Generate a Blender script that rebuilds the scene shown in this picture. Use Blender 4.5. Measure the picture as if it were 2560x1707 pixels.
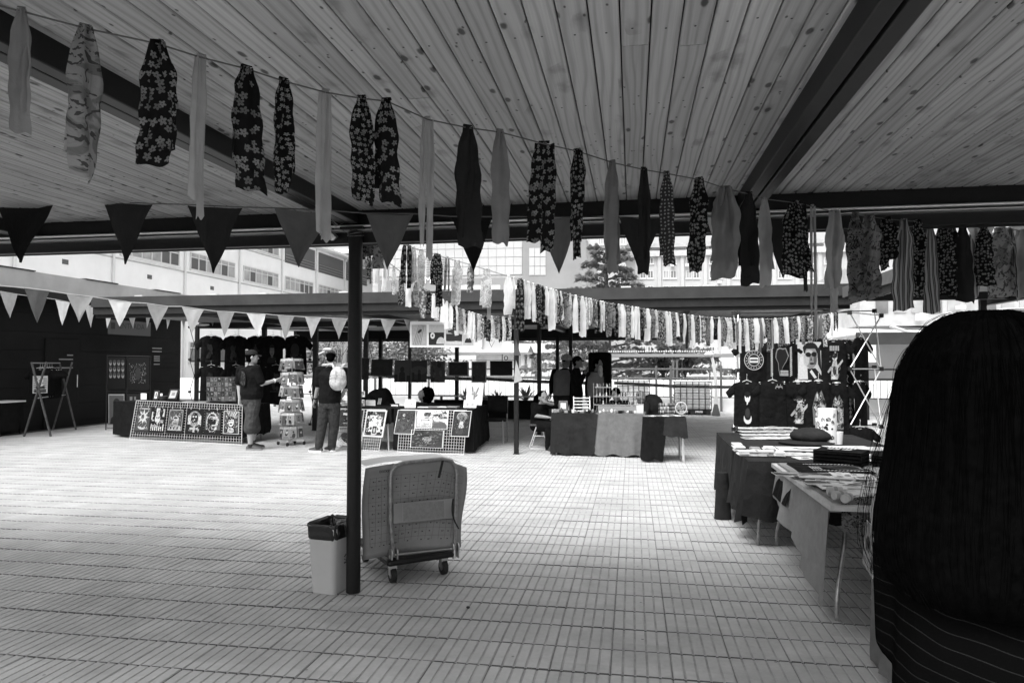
import bpy, math, random
from mathutils import Vector, Matrix
PI = math.pi
sc = bpy.context.scene
for o in list(bpy.data.objects): bpy.data.objects.remove(o)
COL = sc.collection

# ---------------------------------------------------------------- camera, sky, sun, exposure
FPX = 1750.0; CAMH = 1.526
YAW = math.atan(301 / FPX); PITCH = math.atan(54.5 / FPX)
cam = bpy.data.cameras.new('camera'); camo = bpy.data.objects.new('camera', cam); COL.objects.link(camo)
cam.sensor_width = 36.0; cam.sensor_fit = 'HORIZONTAL'; cam.lens = 36.0 * FPX / 2560.0
cam.clip_start = 0.05; cam.clip_end = 2000
camo.location = (0, 0, CAMH); camo.rotation_euler = (PI / 2 + PITCH, 0, YAW)
sc.camera = camo
wd = bpy.data.worlds.new('World'); sc.world = wd; wd.use_nodes = True
wn = wd.node_tree.nodes; wl = wd.node_tree.links
for n in list(wn): wn.remove(n)
SUN_EL, SUN_AZ = 58, 205          # degrees; azimuth measured clockwise from +Y
sky = wn.new('ShaderNodeTexSky'); sky.sky_type = 'NISHITA'; sky.sun_disc = False
sky.sun_elevation = math.radians(SUN_EL); sky.sun_rotation = math.radians(SUN_AZ)
sky.air_density = 1.0; sky.dust_density = 6.0; sky.ozone_density = 1.0
bw = wn.new('ShaderNodeRGBToBW'); bg = wn.new('ShaderNodeBackground'); bg.inputs[1].default_value = 0.15
wo = wn.new('ShaderNodeOutputWorld')
wl.new(sky.outputs[0], bw.inputs[0]); wl.new(bw.outputs[0], bg.inputs[0]); wl.new(bg.outputs[0], wo.inputs[0])
sl = bpy.data.lights.new('sun', 'SUN'); sl.energy = 0.5; sl.angle = math.radians(40); sl.color = (1, 1, 1)
so = bpy.data.objects.new('sun', sl); COL.objects.link(so)
_e, _a = math.radians(SUN_EL), math.radians(SUN_AZ)
_sd = Vector((math.sin(_a) * math.cos(_e), math.cos(_a) * math.cos(_e), math.sin(_e)))
so.rotation_euler = _sd.to_track_quat('Z', 'Y').to_euler(); so.location = (0, 0, 30)
vs = sc.view_settings; vs.view_transform = 'Standard'; vs.look = 'None'; vs.gamma = 1; vs.exposure = 1.4
vs.use_curve_mapping = False
sc.render.engine = 'CYCLES'
sc.cycles.max_bounces = 8; sc.cycles.diffuse_bounces = 5

# ---------------------------------------------------------------- geometry helpers (world units: metres)
_cp, _sp, _cy, _sy = math.cos(PITCH), math.sin(PITCH), math.cos(YAW), math.sin(YAW)
FW = Vector((-_sy * _cp, _cy * _cp, _sp)); RT = Vector((_cy, _sy, 0)); UP = RT.cross(FW)
EYE = Vector((0, 0, CAMH))
def ray(x, y): return FW + RT * ((x - 1280) / FPX) - UP * ((y - 853.5) / FPX)
def at(x, y, Y):                       # point of the place seen at photo pixel x, y and standing Y metres deep
    d = ray(x, y); return EYE + d * (Y / d.y)
def gnd(x, y, z=0.0):                  # point at height z
    d = ray(x, y); return EYE + d * ((z - CAMH) / d.z)
def V(*a): return Vector(a)

class MB:
    def __init__(s): s.v = []; s.f = []; s.c = []; s.uv = None; s.m = []
    def add(s, vs, fs, col=None, mi=0):
        b = len(s.v); s.v += [tuple(p) for p in vs]
        for f in fs: s.f.append([i + b for i in f]); s.c.append(col); s.m.append(mi)
        return s
    def box(s, c, d, R=None, col=None, mi=0, nobottom=False):
        hx, hy, hz = d[0] / 2, d[1] / 2, d[2] / 2; c = Vector(c)
        ps = [Vector((x, y, z)) for z in (-hz, hz) for y in (-hy, hy) for x in (-hx, hx)]
        if R is not None: ps = [R @ p for p in ps]
        fs = [(4, 5, 7, 6), (0, 1, 5, 4), (1, 3, 7, 5), (3, 2, 6, 7), (2, 0, 4, 6)]
        if not nobottom: fs.append((0, 2, 3, 1))
        return s.add([c + p for p in ps], fs, col, mi)
    def bar(s, a, b, w, h=None, col=None, upv=(0, 0, 1)):          # rectangular bar from a to b
        a, b = Vector(a), Vector(b); h = h or w; d = (b - a); L = d.length; d = d / L
        u = Vector(upv)
        if abs(d.dot(u)) > .98: u = Vector((0, 1, 0))
        x = d.cross(u).normalized(); z = x.cross(d)
        R = Matrix((x, d, z)).transposed()
        return s.box((a + b) / 2, (w, L, h), R, col)
    def tube(s, pts, r, n=8, cap=True, col=None, mi=0):
        pts = [Vector(p) for p in pts]; k = len(pts); rs = r if isinstance(r, (list, tuple)) else [r] * k
        rings = []; px = None
        for i in range(k):
            t = (pts[min(i + 1, k - 1)] - pts[max(i - 1, 0)]).normalized()
            if px is None: px = t.orthogonal().normalized()
            px = (px - t * px.dot(t)).normalized(); py = t.cross(px)
            rings.append([pts[i] + (px * math.cos(2 * PI * j / n) + py * math.sin(2 * PI * j / n)) * rs[i] for j in range(n)])
        return s.loft(rings, cap, col, mi)
    def loft(s, rings, cap=True, col=None, mi=0, closed=True):
        n = len(rings[0]); vs = [p for r in rings for p in r]; fs = []
        for i in range(len(rings) - 1):
            for j in range(n if closed else n - 1):
                a, b = i * n + j, i * n + (j + 1) % n
                fs.append((a, b, b + n, a + n))
        if cap and closed: fs.append(tuple(range(n - 1, -1, -1))); fs.append(tuple(range((len(rings) - 1) * n, len(rings) * n)))
        return s.add(vs, fs, col, mi)
    def lathe(s, base, prof, n=16, col=None, cap=True):               # prof: (radius, z)
        base = Vector(base)
        return s.loft([[base + V(r * math.cos(2 * PI * j / n), r * math.sin(2 * PI * j / n), z) for j in range(n)] for r, z in prof], cap, col)
    def ell(s, c, r, n=12, m=8, R=None, col=None):
        c = Vector(c); rings = []
        for i in range(1, m):
            t = PI * i / m; ring = []
            for j in range(n):
                p = V(r[0] * math.sin(t) * math.cos(2 * PI * j / n), r[1] * math.sin(t) * math.sin(2 * PI * j / n), -r[2] * math.cos(t))
                ring.append(c + (R @ p if R is not None else p))
            rings.append(ring)
        return s.loft(rings, True, col)
    def poly(s, pts, col=None, mi=0): return s.add(pts, [tuple(range(len(pts)))], col, mi)
    def prism(s, pts, off, col=None):                                   # outline swept by off
        off = Vector(off); a = [Vector(p) for p in pts]; n = len(a); b = [p + off for p in a]
        fs = [tuple(range(n - 1, -1, -1)), tuple(range(n, 2 * n))] + [(i, (i + 1) % n, (i + 1) % n + n, i + n) for i in range(n)]
        return s.add(a + b, fs, col)
    def grid(s, fn, nu, nv, col=None, mi=0, uv=False):                  # fn(u,v)->point
        vs = []; b = len(s.v)
        for j in range(nv + 1):
            for i in range(nu + 1): vs.append(fn(i / nu, j / nv))
        fs = [(j * (nu + 1) + i, j * (nu + 1) + i + 1, (j + 1) * (nu + 1) + i + 1, (j + 1) * (nu + 1) + i) for j in range(nv) for i in range(nu)]
        s.add(vs, fs, col, mi)
        if uv:
            if s.uv is None: s.uv = {}
            for j in range(nv + 1):
                for i in range(nu + 1): s.uv[b + j * (nu + 1) + i] = (i / nu * uv[0], j / nv * uv[1])
        return s
    def mesh(s, name, org=None):
        me = bpy.data.meshes.new(name)
        vs = s.v if org is None else [(p[0] - org[0], p[1] - org[1], p[2] - org[2]) for p in s.v]
        me.from_pydata(vs, [], s.f)
        if any(c is not None for c in s.c):
            ca = me.color_attributes.new('Col', 'FLOAT_COLOR', 'CORNER'); d = []
            for f, c in zip(s.f, s.c):
                c = .5 if c is None else c
                for _ in f: d += [c, c, c, 1]
            ca.data.foreach_set('color', d)
        if s.uv:
            ul = me.uv_layers.new(name='UVMap'); d = []
            for f in s.f:
                for i in f: d += list(s.uv.get(i, (0, 0)))
            ul.data.foreach_set('uv', d)
        if any(s.m): me.polygons.foreach_set('material_index', s.m)
        me.update(); return me
    def build(s, name, mat, parent=None, smooth=False, bevel=0, **tags):
        org = None
        if parent is not None:
            org = Vector(parent.location); q = parent
            while q.parent is not None: q = q.parent; org = org + Vector(q.location)
        me = s.mesh(name, org)
        for m in (mat if isinstance(mat, (list, tuple)) else [mat]): me.materials.append(m)
        if smooth:
            me.polygons.foreach_set('use_smooth', [True] * len(me.polygons))
            if smooth != 'all': me.set_sharp_from_angle(angle=math.radians(smooth if smooth is not True else 45))
        o = bpy.data.objects.new(name, me); COL.objects.link(o); o.parent = parent
        if bevel:
            b = o.modifiers.new('bevel', 'BEVEL'); b.width = bevel; b.segments = 2; b.limit_method = 'ANGLE'
        for k, v in tags.items(): o[k] = v
        return o
def thing(name, label, cat, loc=(0, 0, 0), group=None):
    o = bpy.data.objects.new(name, None); COL.objects.link(o); o.location = loc; o.empty_display_size = .1
    o['label'] = label; o['category'] = cat
    if group: o['group'] = group
    return o
def tag(o, label, cat, group=None):
    o['label'] = label; o['category'] = cat
    if group: o['group'] = group
    return o
def struct(o): o['kind'] = 'structure'; return o
def stuff(o): o['kind'] = 'stuff'; return o
def rotz(a): return Matrix.Rotation(a, 3, 'Z')
def rotx(a): return Matrix.Rotation(a, 3, 'X')
def roty(a): return Matrix.Rotation(a, 3, 'Y')
def lerp(a, b, t): return a + (b - a) * t

# ---------------------------------------------------------------- materials (the photograph is black and white: every base colour is a grey)
def mat(name, g, rough=.7, spec=.3, metal=0, var=0, vscale=8, bump=0, bscale=40, coords='Object', bdist=.01):
    m = bpy.data.materials.new(name); m.use_nodes = True; nt = m.node_tree; N = nt.nodes; L = nt.links
    b = N['Principled BSDF']; b.inputs['Base Color'].default_value = (g, g, g, 1)
    b.inputs['Roughness'].default_value = rough; b.inputs['Metallic'].default_value = metal
    b.inputs['Specular IOR Level'].default_value = spec
    tc = N.new('ShaderNodeTexCoord')
    if var:
        t = N.new('ShaderNodeTexNoise'); t.inputs['Scale'].default_value = vscale; t.inputs['Detail'].default_value = 5; t.inputs['Roughness'].default_value = .62
        L.new(tc.outputs[coords], t.inputs['Vector'])
        r = N.new('ShaderNodeMapRange'); r.inputs['From Min'].default_value = .3; r.inputs['From Max'].default_value = .7
        r.inputs['To Min'].default_value = g * (1 - var); r.inputs['To Max'].default_value = g * (1 + var)
        L.new(t.outputs[0], r.inputs[0]); L.new(r.outputs[0], b.inputs['Base Color'])
    if bump:
        t2 = N.new('ShaderNodeTexNoise'); t2.inputs['Scale'].default_value = bscale; t2.inputs['Detail'].default_value = 4
        L.new(tc.outputs[coords], t2.inputs['Vector'])
        bp = N.new('ShaderNodeBump'); bp.inputs['Strength'].default_value = bump; bp.inputs['Distance'].default_value = bdist
        L.new(t2.outputs[0], bp.inputs['Height']); L.new(bp.outputs[0], b.inputs['Normal'])
    return m
def nd(nt, typ, **kw):
    n = nt.nodes.new(typ)
    for k, v in kw.items():
        if k.startswith('i_'): n.inputs[k[2:].replace('_', ' ')].default_value = v
        else: setattr(n, k, v)
    return n
def mth(nt, op, a, b=None, c=None):
    n = nt.nodes.new('ShaderNodeMath'); n.operation = op
    for i, x in enumerate((a, b, c)):
        if x is None: continue
        if isinstance(x, (int, float)): n.inputs[i].default_value = x
        else: nt.links.new(x, n.inputs[i])
    return n.outputs[0]
def mixg(nt, fac, a, b):
    n = nt.nodes.new('ShaderNodeMapRange'); n.clamp = True
    nt.links.new(fac, n.inputs[0])
    for k, x in ((3, a), (4, b)):
        if isinstance(x, (int, float)): n.inputs[k].default_value = x
        else: nt.links.new(x, n.inputs[k])
    return n.outputs[0]
def newmat(name, rough=.8, spec=.2):
    m = bpy.data.materials.new(name); m.use_nodes = True; b = m.node_tree.nodes['Principled BSDF']
    b.inputs['Roughness'].default_value = rough; b.inputs['Specular IOR Level'].default_value = spec
    return m, m.node_tree, b
M = {}
M['steel_black'] = mat('black_painted_steel', .007, .45, .3, var=.3, vscale=30)
M['steel_grey'] = mat('grey_painted_steel', .02, .7, .2, var=.25, vscale=6)
M['fascia'] = mat('grey_fascia_sheet', .045, .85, .1, var=.22, vscale=2.5)
M['fascia_side'] = mat('weathered_fascia_sheet', .12, .8, .1, var=.22, vscale=2.5)
M['steel_bright'] = mat('bright_steel', .62, .3, .5, metal=.9)
M['alu'] = mat('aluminium', .7, .35, .5, metal=.8)
M['white_wire'] = mat('white_coated_wire', .55, .4, .5)
M['chrome_dark'] = mat('scratched_tube', .3, .35, .5, metal=.7, var=.3, vscale=30)
M['rubber'] = mat('black_rubber', .02, .6, .3)
M['black_cloth'] = mat('black_cloth', .008, .95, .1, var=.3, vscale=10, bump=.6, bscale=7, bdist=.05)
M['tee'] = mat('black_cotton', .006, .95, .1, var=.35, vscale=9, bump=.7, bscale=9, bdist=.05)
M['grey_cloth'] = mat('grey_cloth', .13, .95, .1, var=.15, vscale=14, bump=.5, bscale=5, bdist=.05)
M['dark_cloth'] = mat('charcoal_cloth', .02, .95, .1, var=.25, vscale=8, bump=.6, bscale=6, bdist=.05)
M['white_paint'] = mat('white_wall_paint', .78, .8, .2, var=.05, vscale=.6)
M['glass_dark'] = mat('dark_window_glass', .16, .15, .5, var=.35, vscale=.7)
M['glass_mid'] = mat('curtained_window_glass', .33, .3, .5, var=.3, vscale=.9)
M['frame_light'] = mat('light_window_frame', .62, .6, .3)
M['frame_dark'] = mat('dark_window_frame', .1, .6, .3)
M['concrete'] = mat('pale_concrete', .42, .9, .2, var=.15, vscale=1.8, bump=.1, bscale=20)
M['concrete_light'] = mat('light_concrete_parapet', .62, .9, .2, var=.14, vscale=1.2)
M['dark_wall'] = mat('dark_painted_wall', .008, .8, .2, var=.3, vscale=1.5)
M['leather'] = mat('dark_shoe', .05, .5, .4)
M['skin'] = mat('tan_skin', .3, .55, .3, var=.1, vscale=15)
M['skin_shaded'] = mat('shaded_skin', .2, .55, .3, var=.1, vscale=15)  # darker copy of the tan skin, with shade put into its colour
M['hair'] = mat('black_hair', .002, .8, .0, var=.4, vscale=60)
M['denim'] = mat('dark_denim', .032, .9, .1, var=.35, vscale=18, bump=.8, bscale=11, bdist=.05)
M['khaki'] = mat('dark_twill', .05, .9, .1, var=.3, vscale=16, bump=.8, bscale=11, bdist=.05)
M['canvas'] = mat('pale_canvas', .4, .9, .1, var=.2, vscale=14, bump=.8, bscale=9, bdist=.05)
M['white'] = mat('white_plastic', .72, .5, .4)
M['paper'] = mat('white_paper', .7, .8, .2)
M['cardboard'] = mat('grey_board', .26, .9, .1, var=.14, vscale=5)
M['wood_dark'] = mat('dark_wood', .07, .6, .3, var=.3, vscale=12)
M['wood_light'] = mat('light_wood', .4, .7, .2, var=.2, vscale=12)
M['bark'] = mat('bark', .09, .95, .1, var=.4, vscale=8, bump=.5, bscale=20)
M['string'] = mat('pale_twine', .45, .9, .1)
M['string_dark'] = mat('dark_twine', .1, .9, .1)
M['soil'] = mat('planter_soil', .06, .95, .1, var=.4, vscale=12)
def printmat():
    m, nt, b = newmat('printed_ink', .6, .25)
    a = nd(nt, 'ShaderNodeVertexColor', layer_name='Col'); t = nd(nt, 'ShaderNodeTexNoise', i_Scale=45., i_Detail=5., i_Roughness=.7)
    tc = nd(nt, 'ShaderNodeTexCoord'); nt.links.new(tc.outputs['Object'], t.inputs['Vector'])
    f = mth(nt, 'MULTIPLY', mth(nt, 'MULTIPLY', mth(nt, 'POWER', a.outputs[0], 1.4), 1.2), mixg(nt, t.outputs[0], .6, 1.4)); nt.links.new(f, b.inputs['Base Color'])
    return m
M['print'] = printmat()
M['sign_grey'] = mat('dim_sign_board', .09, .8, .1)
M['wood_mid'] = mat('worn_wood', .08, .7, .2, var=.3, vscale=12)
M['grey_cloth_pale'] = mat('pale_grey_cloth', .21, .95, .1, var=.12, vscale=14, bump=.2, bscale=60)

def wood_mat(name, g):
    m, nt, b = newmat(name, .62, .25); L = nt.links
    tc = nd(nt, 'ShaderNodeTexCoord'); oi = nd(nt, 'ShaderNodeObjectInfo')
    sep = nd(nt, 'ShaderNodeSeparateXYZ'); L.new(tc.outputs['Object'], sep.inputs[0])
    off = mth(nt, 'MULTIPLY', oi.outputs['Random'], 40.0)
    def vec(sx, sy, add=0):
        c = nd(nt, 'ShaderNodeCombineXYZ')
        L.new(mth(nt, 'MULTIPLY_ADD', sep.outputs[0], sx, mth(nt, 'ADD', off, add)), c.inputs[0])
        L.new(mth(nt, 'MULTIPLY_ADD', sep.outputs[1], sy, off), c.inputs[1]); L.new(off, c.inputs[2]); return c.outputs[0]
    # long grain with cathedral arches: distorted bands across the board
    dist = nd(nt, 'ShaderNodeTexNoise', i_Scale=1.0, i_Detail=2.); L.new(vec(5, .7), dist.inputs['Vector'])
    w = mth(nt, 'ADD', mth(nt, 'MULTIPLY', sep.outputs[0], 190.0), mth(nt, 'MULTIPLY', dist.outputs[0], 26.0))
    ring = mth(nt, 'POWER', mth(nt, 'MULTIPLY_ADD', mth(nt, 'SINE', w), .5, .5), 3.0)
    fine = nd(nt, 'ShaderNodeTexNoise', i_Scale=1.0, i_Detail=5.); L.new(vec(160, 2.2, 3), fine.inputs['Vector'])
    blot = nd(nt, 'ShaderNodeTexNoise', i_Scale=1.0, i_Detail=3.); L.new(vec(5, 1.1, 7), blot.inputs['Vector'])
    tone = mth(nt, 'MULTIPLY', mixg(nt, ring, 1.06, .80), mixg(nt, fine.outputs[0], .78, 1.2))
    tone = mth(nt, 'MULTIPLY', tone, mixg(nt, blot.outputs[0], .78, 1.2))
    tone = mth(nt, 'MULTIPLY', tone, mixg(nt, oi.outputs['Random'], .87, 1.11))
    # knots: sparse dark cores with smeared halos, gathered in whorl rows
    kd = nd(nt, 'ShaderNodeTexNoise', i_Scale=1.0, i_Detail=2.); L.new(vec(45, 25, 5), kd.inputs['Vector'])
    def knots(sx, sy, add, r0, r1, dens):
        v = nd(nt, 'ShaderNodeTexVoronoi', feature='F1', voronoi_dimensions='2D', i_Scale=1.0, i_Randomness=1.0); L.new(vec(sx, sy, add), v.inputs['Vector'])
        s2 = nd(nt, 'ShaderNodeSeparateColor'); L.new(v.outputs['Color'], s2.inputs[0])
        on = mth(nt, 'LESS_THAN', s2.outputs[0], dens)
        k = nd(nt, 'ShaderNodeMapRange', interpolation_type='SMOOTHSTEP'); k.inputs[1].default_value = r0; k.inputs[2].default_value = r1; k.inputs[3].default_value = 1; k.inputs[4].default_value = 0
        L.new(mth(nt, 'ADD', v.outputs['Distance'], mth(nt, 'MULTIPLY', mth(nt, 'SUBTRACT', kd.outputs[0], .5), (r1 - r0) * 1.1)), k.inputs[0]); return mth(nt, 'MULTIPLY', on, k.outputs[0])
    wn_ = nd(nt, 'ShaderNodeTexNoise', i_Scale=1.0, i_Detail=2.); L.new(vec(14, 9, 2), wn_.inputs['Vector'])
    k1 = knots(15, 7, 11, .1, .22, .15); k2 = knots(11, 5.5, 23, .03, .5, .2); k3 = knots(38, 20, 31, .08, .22, .045)
    halo = mth(nt, 'MULTIPLY', k2, mixg(nt, wn_.outputs[0], 0, 1.0))
    tone = mth(nt, 'MULTIPLY', tone, mixg(nt, k1, 1, .2)); tone = mth(nt, 'MULTIPLY', tone, mixg(nt, halo, 1, .38)); tone = mth(nt, 'MULTIPLY', tone, mixg(nt, k3, 1, .22))
    L.new(mth(nt, 'MULTIPLY', tone, g), b.inputs['Base Color'])
    bp = nd(nt, 'ShaderNodeBump', i_Strength=.25, i_Distance=.004); L.new(fine.outputs[0], bp.inputs['Height']); L.new(bp.outputs[0], b.inputs['Normal'])
    return m
M['pine'] = wood_mat('knotty_pine', .3)

def tile_mat():
    m, nt, b = newmat('ribbed_concrete_tile', .62, .35); L = nt.links
    tc = nd(nt, 'ShaderNodeTexCoord'); g = nd(nt, 'ShaderNodeNewGeometry')
    oi = nd(nt, 'ShaderNodeObjectInfo')
    n1 = nd(nt, 'ShaderNodeTexNoise', i_Scale=1.1, i_Detail=6., i_Roughness=.65); L.new(g.outputs['Position'], n1.inputs['Vector'])
    n2 = nd(nt, 'ShaderNodeTexNoise', i_Scale=38., i_Detail=4., i_Roughness=.7); L.new(g.outputs['Position'], n2.inputs['Vector'])
    n3 = nd(nt, 'ShaderNodeTexNoise', i_Scale=6., i_Detail=4.); L.new(g.outputs['Position'], n3.inputs['Vector'])
    sn = nd(nt, 'ShaderNodeVectorMath', operation='SNAP'); ad = nd(nt, 'ShaderNodeVectorMath', operation='ADD'); ad.inputs[1].default_value = (30.115, 0, 0)
    L.new(g.outputs['Position'], ad.inputs[0]); L.new(ad.outputs[0], sn.inputs[0]); sn.inputs[1].default_value = (.3, .3, 1)
    wnz = nd(nt, 'ShaderNodeTexWhiteNoise', noise_dimensions='3D'); L.new(sn.outputs[0], wnz.inputs[0])
    t = mth(nt, 'MULTIPLY', mixg(nt, n1.outputs[0], .62, 1.28), mixg(nt, n2.outputs[0], .82, 1.16))
    t = mth(nt, 'MULTIPLY', t, mixg(nt, n3.outputs[0], .76, 1.16))
    t = mth(nt, 'MULTIPLY', t, mixg(nt, wnz.outputs[0], .93, 1.06))
    sp = nd(nt, 'ShaderNodeTexVoronoi', feature='F1', voronoi_dimensions='2D', i_Scale=3.1); L.new(g.outputs['Position'], sp.inputs['Vector']); spc = nd(nt, 'ShaderNodeSeparateColor'); L.new(sp.outputs['Color'], spc.inputs[0]); spo = mth(nt, 'MULTIPLY', mth(nt, 'GREATER_THAN', spc.outputs[0], .22), 9.0)
    spk = nd(nt, 'ShaderNodeMapRange'); spk.inputs[1].default_value = .018; spk.inputs[2].default_value = .03; spk.inputs[3].default_value = .45; spk.inputs[4].default_value = 1; L.new(mth(nt, 'ADD', sp.outputs['Distance'], spo), spk.inputs[0])
    t = mth(nt, 'MULTIPLY', t, spk.outputs[0])
    L.new(mth(nt, 'MULTIPLY', t, .47), b.inputs['Base Color'])
    bp = nd(nt, 'ShaderNodeBump', i_Strength=.2, i_Distance=.003); L.new(n2.outputs[0], bp.inputs['Height']); L.new(bp.outputs[0], b.inputs['Normal'])
    return m
M['tile'] = tile_mat()
M['rib_bed'] = mat('tile_rib_groove', .36, .9, .1, var=.3, vscale=7, coords='Object')
M['groove'] = mat('dirt_in_tile_joints', .085, .95, .1, var=.35, vscale=9, coords='Object')

# cloth prints --------------------------------------------------------------
def uvvec(nt, s, rnd=True):
    tc = nd(nt, 'ShaderNodeTexCoord'); oi = nd(nt, 'ShaderNodeObjectInfo'); v = nd(nt, 'ShaderNodeVectorMath', operation='MULTIPLY_ADD')
    c = nd(nt, 'ShaderNodeCombineXYZ'); r = mth(nt, 'MULTIPLY', oi.outputs['Random'], 37.0)
    nt.links.new(r, c.inputs[0]); nt.links.new(r, c.inputs[1])
    nt.links.new(tc.outputs['UV'], v.inputs[0]); v.inputs[1].default_value = (s, s, s); nt.links.new(c.outputs[0], v.inputs[2])
    return v.outputs[0]
def translucent(m, nt, b, fac=.3):
    if any(n.type == 'OBJECT_INFO' for n in nt.nodes):
        uvw = uvvec(nt, 26); wz = nd(nt, 'ShaderNodeTexNoise', i_Scale=1.0, i_Detail=4., i_Distortion=1.2); nt.links.new(uvw, wz.inputs['Vector'])
        wb2 = nd(nt, 'ShaderNodeBump', i_Strength=.55, i_Distance=.012); nt.links.new(wz.outputs[0], wb2.inputs['Height']); nt.links.new(wb2.outputs[0], b.inputs['Normal'])
    tr = nd(nt, 'ShaderNodeBsdfTranslucent'); mx = nd(nt, 'ShaderNodeMixShader'); mx.inputs[0].default_value = fac
    out = nt.nodes['Material Output']; src = b.inputs['Base Color']
    if src.is_linked: nt.links.new(src.links[0].from_socket, tr.inputs[0])
    else: tr.inputs[0].default_value = src.default_value
    nt.links.new(b.outputs[0], mx.inputs[1]); nt.links.new(tr.outputs[0], mx.inputs[2]); nt.links.new(mx.outputs[0], out.inputs[0])
def floral(name, scale, dark, light, petals=5, size=.42, rand=.75, dens=.85):
    m, nt, b = newmat(name, .9, .1); L = nt.links; uv = uvvec(nt, scale)
    v = nd(nt, 'ShaderNodeTexVoronoi', feature='F1', i_Scale=1.0, i_Randomness=rand, voronoi_dimensions='2D'); L.new(uv, v.inputs['Vector'])
    d = nd(nt, 'ShaderNodeVectorMath', operation='SUBTRACT'); L.new(uv, d.inputs[0]); L.new(v.outputs['Position'], d.inputs[1])
    s = nd(nt, 'ShaderNodeSeparateXYZ'); L.new(d.outputs[0], s.inputs[0])
    sc_ = nd(nt, 'ShaderNodeSeparateColor'); L.new(v.outputs['Color'], sc_.inputs[0])
    ang = mth(nt, 'ADD', mth(nt, 'ARCTAN2', s.outputs[1], s.outputs[0]), mth(nt, 'MULTIPLY', sc_.outputs[1], 6.28))
    pet = mth(nt, 'ABSOLUTE', mth(nt, 'COSINE', mth(nt, 'MULTIPLY', ang, petals / 2)))
    rad = mth(nt, 'MULTIPLY', mth(nt, 'MULTIPLY_ADD', pet, .55, .42), mth(nt, 'MULTIPLY', mixg(nt, sc_.outputs[2], .75, 1.1), size))
    ins = mth(nt, 'LESS_THAN', v.outputs['Distance'], rad)
    core = mth(nt, 'LESS_THAN', v.outputs['Distance'], size * .16)
    on = mth(nt, 'LESS_THAN', sc_.outputs[0], dens)
    nz = nd(nt, 'ShaderNodeTexNoise', i_Scale=3., i_Detail=3.); L.new(uv, nz.inputs['Vector'])
    pl = mth(nt, 'MULTIPLY', mixg(nt, sc_.outputs[1], light * .55, light), mixg(nt, nz.outputs[0], .6, 1.3))
    pl = mixg(nt, mth(nt, 'MULTIPLY', core, .7), pl, dark)
    L.new(mixg(nt, mth(nt, 'MULTIPLY', ins, on), dark, pl), b.inputs['Base Color']); translucent(m, nt, b); return m
def dots(name, scale, dark, light):
    m, nt, b = newmat(name, .9, .1); L = nt.links; uv = uvvec(nt, scale)
    v = nd(nt, 'ShaderNodeTexVoronoi', feature='F1', i_Scale=1.0, i_Randomness=.35, voronoi_dimensions='2D'); L.new(uv, v.inputs['Vector'])
    L.new(mixg(nt, mth(nt, 'LESS_THAN', v.outputs['Distance'], .24), dark, light), b.inputs['Base Color']); translucent(m, nt, b); return m
def stripes(name, n, dark, light):
    m, nt, b = newmat(name, .9, .1); L = nt.links; tc = nd(nt, 'ShaderNodeTexCoord'); s = nd(nt, 'ShaderNodeSeparateXYZ'); L.new(tc.outputs['UV'], s.inputs[0])
    t = mth(nt, 'FRACT', mth(nt, 'MULTIPLY', s.outputs[0], n * 8))
    a = mth(nt, 'GREATER_THAN', t, .55); c = mth(nt, 'LESS_THAN', mth(nt, 'ABSOLUTE', mth(nt, 'SUBTRACT', t, .25)), .07)
    L.new(mixg(nt, mth(nt, 'MAXIMUM', a, mth(nt, 'MULTIPLY', c, .6)), dark, light), b.inputs['Base Color']); translucent(m, nt, b); return m
def leafy(name, scale, base, lo):
    m, nt, b = newmat(name, .9, .1); L = nt.links; uv = uvvec(nt, scale)
    n = nd(nt, 'ShaderNodeTexNoise', i_Scale=1.0, i_Detail=3., i_Distortion=1.4); L.new(uv, n.inputs['Vector'])
    w = nd(nt, 'ShaderNodeTexNoise', i_Scale=2.3, i_Detail=2., i_Distortion=2.5); L.new(uv, w.inputs['Vector'])
    f1 = nd(nt, 'ShaderNodeMapRange'); f1.inputs[1].default_value = .52; f1.inputs[2].default_value = .57; L.new(n.outputs[0], f1.inputs[0])
    f2 = nd(nt, 'ShaderNodeMapRange'); f2.inputs[1].default_value = .56; f2.inputs[2].default_value = .59; L.new(w.outputs[0], f2.inputs[0])
    t = mixg(nt, f1.outputs[0], base, lerp(base, lo, .55)); L.new(mixg(nt, f2.outputs[0], t, lo), b.inputs['Base Color']); translucent(m, nt, b); return m
def plaincloth(name, g, tr=.3):
    m, nt, b = newmat(name, .92, .1); L = nt.links; uv = uvvec(nt, 14)
    n = nd(nt, 'ShaderNodeTexNoise', i_Scale=1.0, i_Detail=4.); L.new(uv, n.inputs['Vector'])
    L.new(mixg(nt, n.outputs[0], g * .8, g * 1.2), b.inputs['Base Color']); translucent(m, nt, b, tr); return m
CL = {'big': floral('dark_cloth_large_pale_flowers', 38, .01, .22, 5, .5, .9, .75), 'small': floral('black_cloth_small_white_daisies', 60, .008, .27, 5, .46, .75, .8),
      'tiny': floral('black_cloth_ditsy_print', 75, .02, .5, 5, .5, .8, .9), 'dots': dots('dark_spotted_cloth', 60, .04, .3), 'stripe': stripes('striped_cloth', 5, .05, .33),
      'leaf': leafy('grey_leafy_cloth', 9, .24, .06), 'camo': leafy('mottled_dark_cloth', 14, .16, .015), 'light': plaincloth('pale_plain_cloth', .33), 'mid': plaincloth('mid_grey_plain_cloth', .2),
      'dark': plaincloth('black_plain_cloth', .02, .1), 'white': plaincloth('white_plain_cloth', .85, .45), 'lace': leafy('white_sprigged_cloth', 26, .72, .3), 'grey': plaincloth('soft_grey_cloth', .4),
      'fleur': floral('pale_flower_cloth', 38, .12, .7, 5, .55, .9, .85)}
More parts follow.
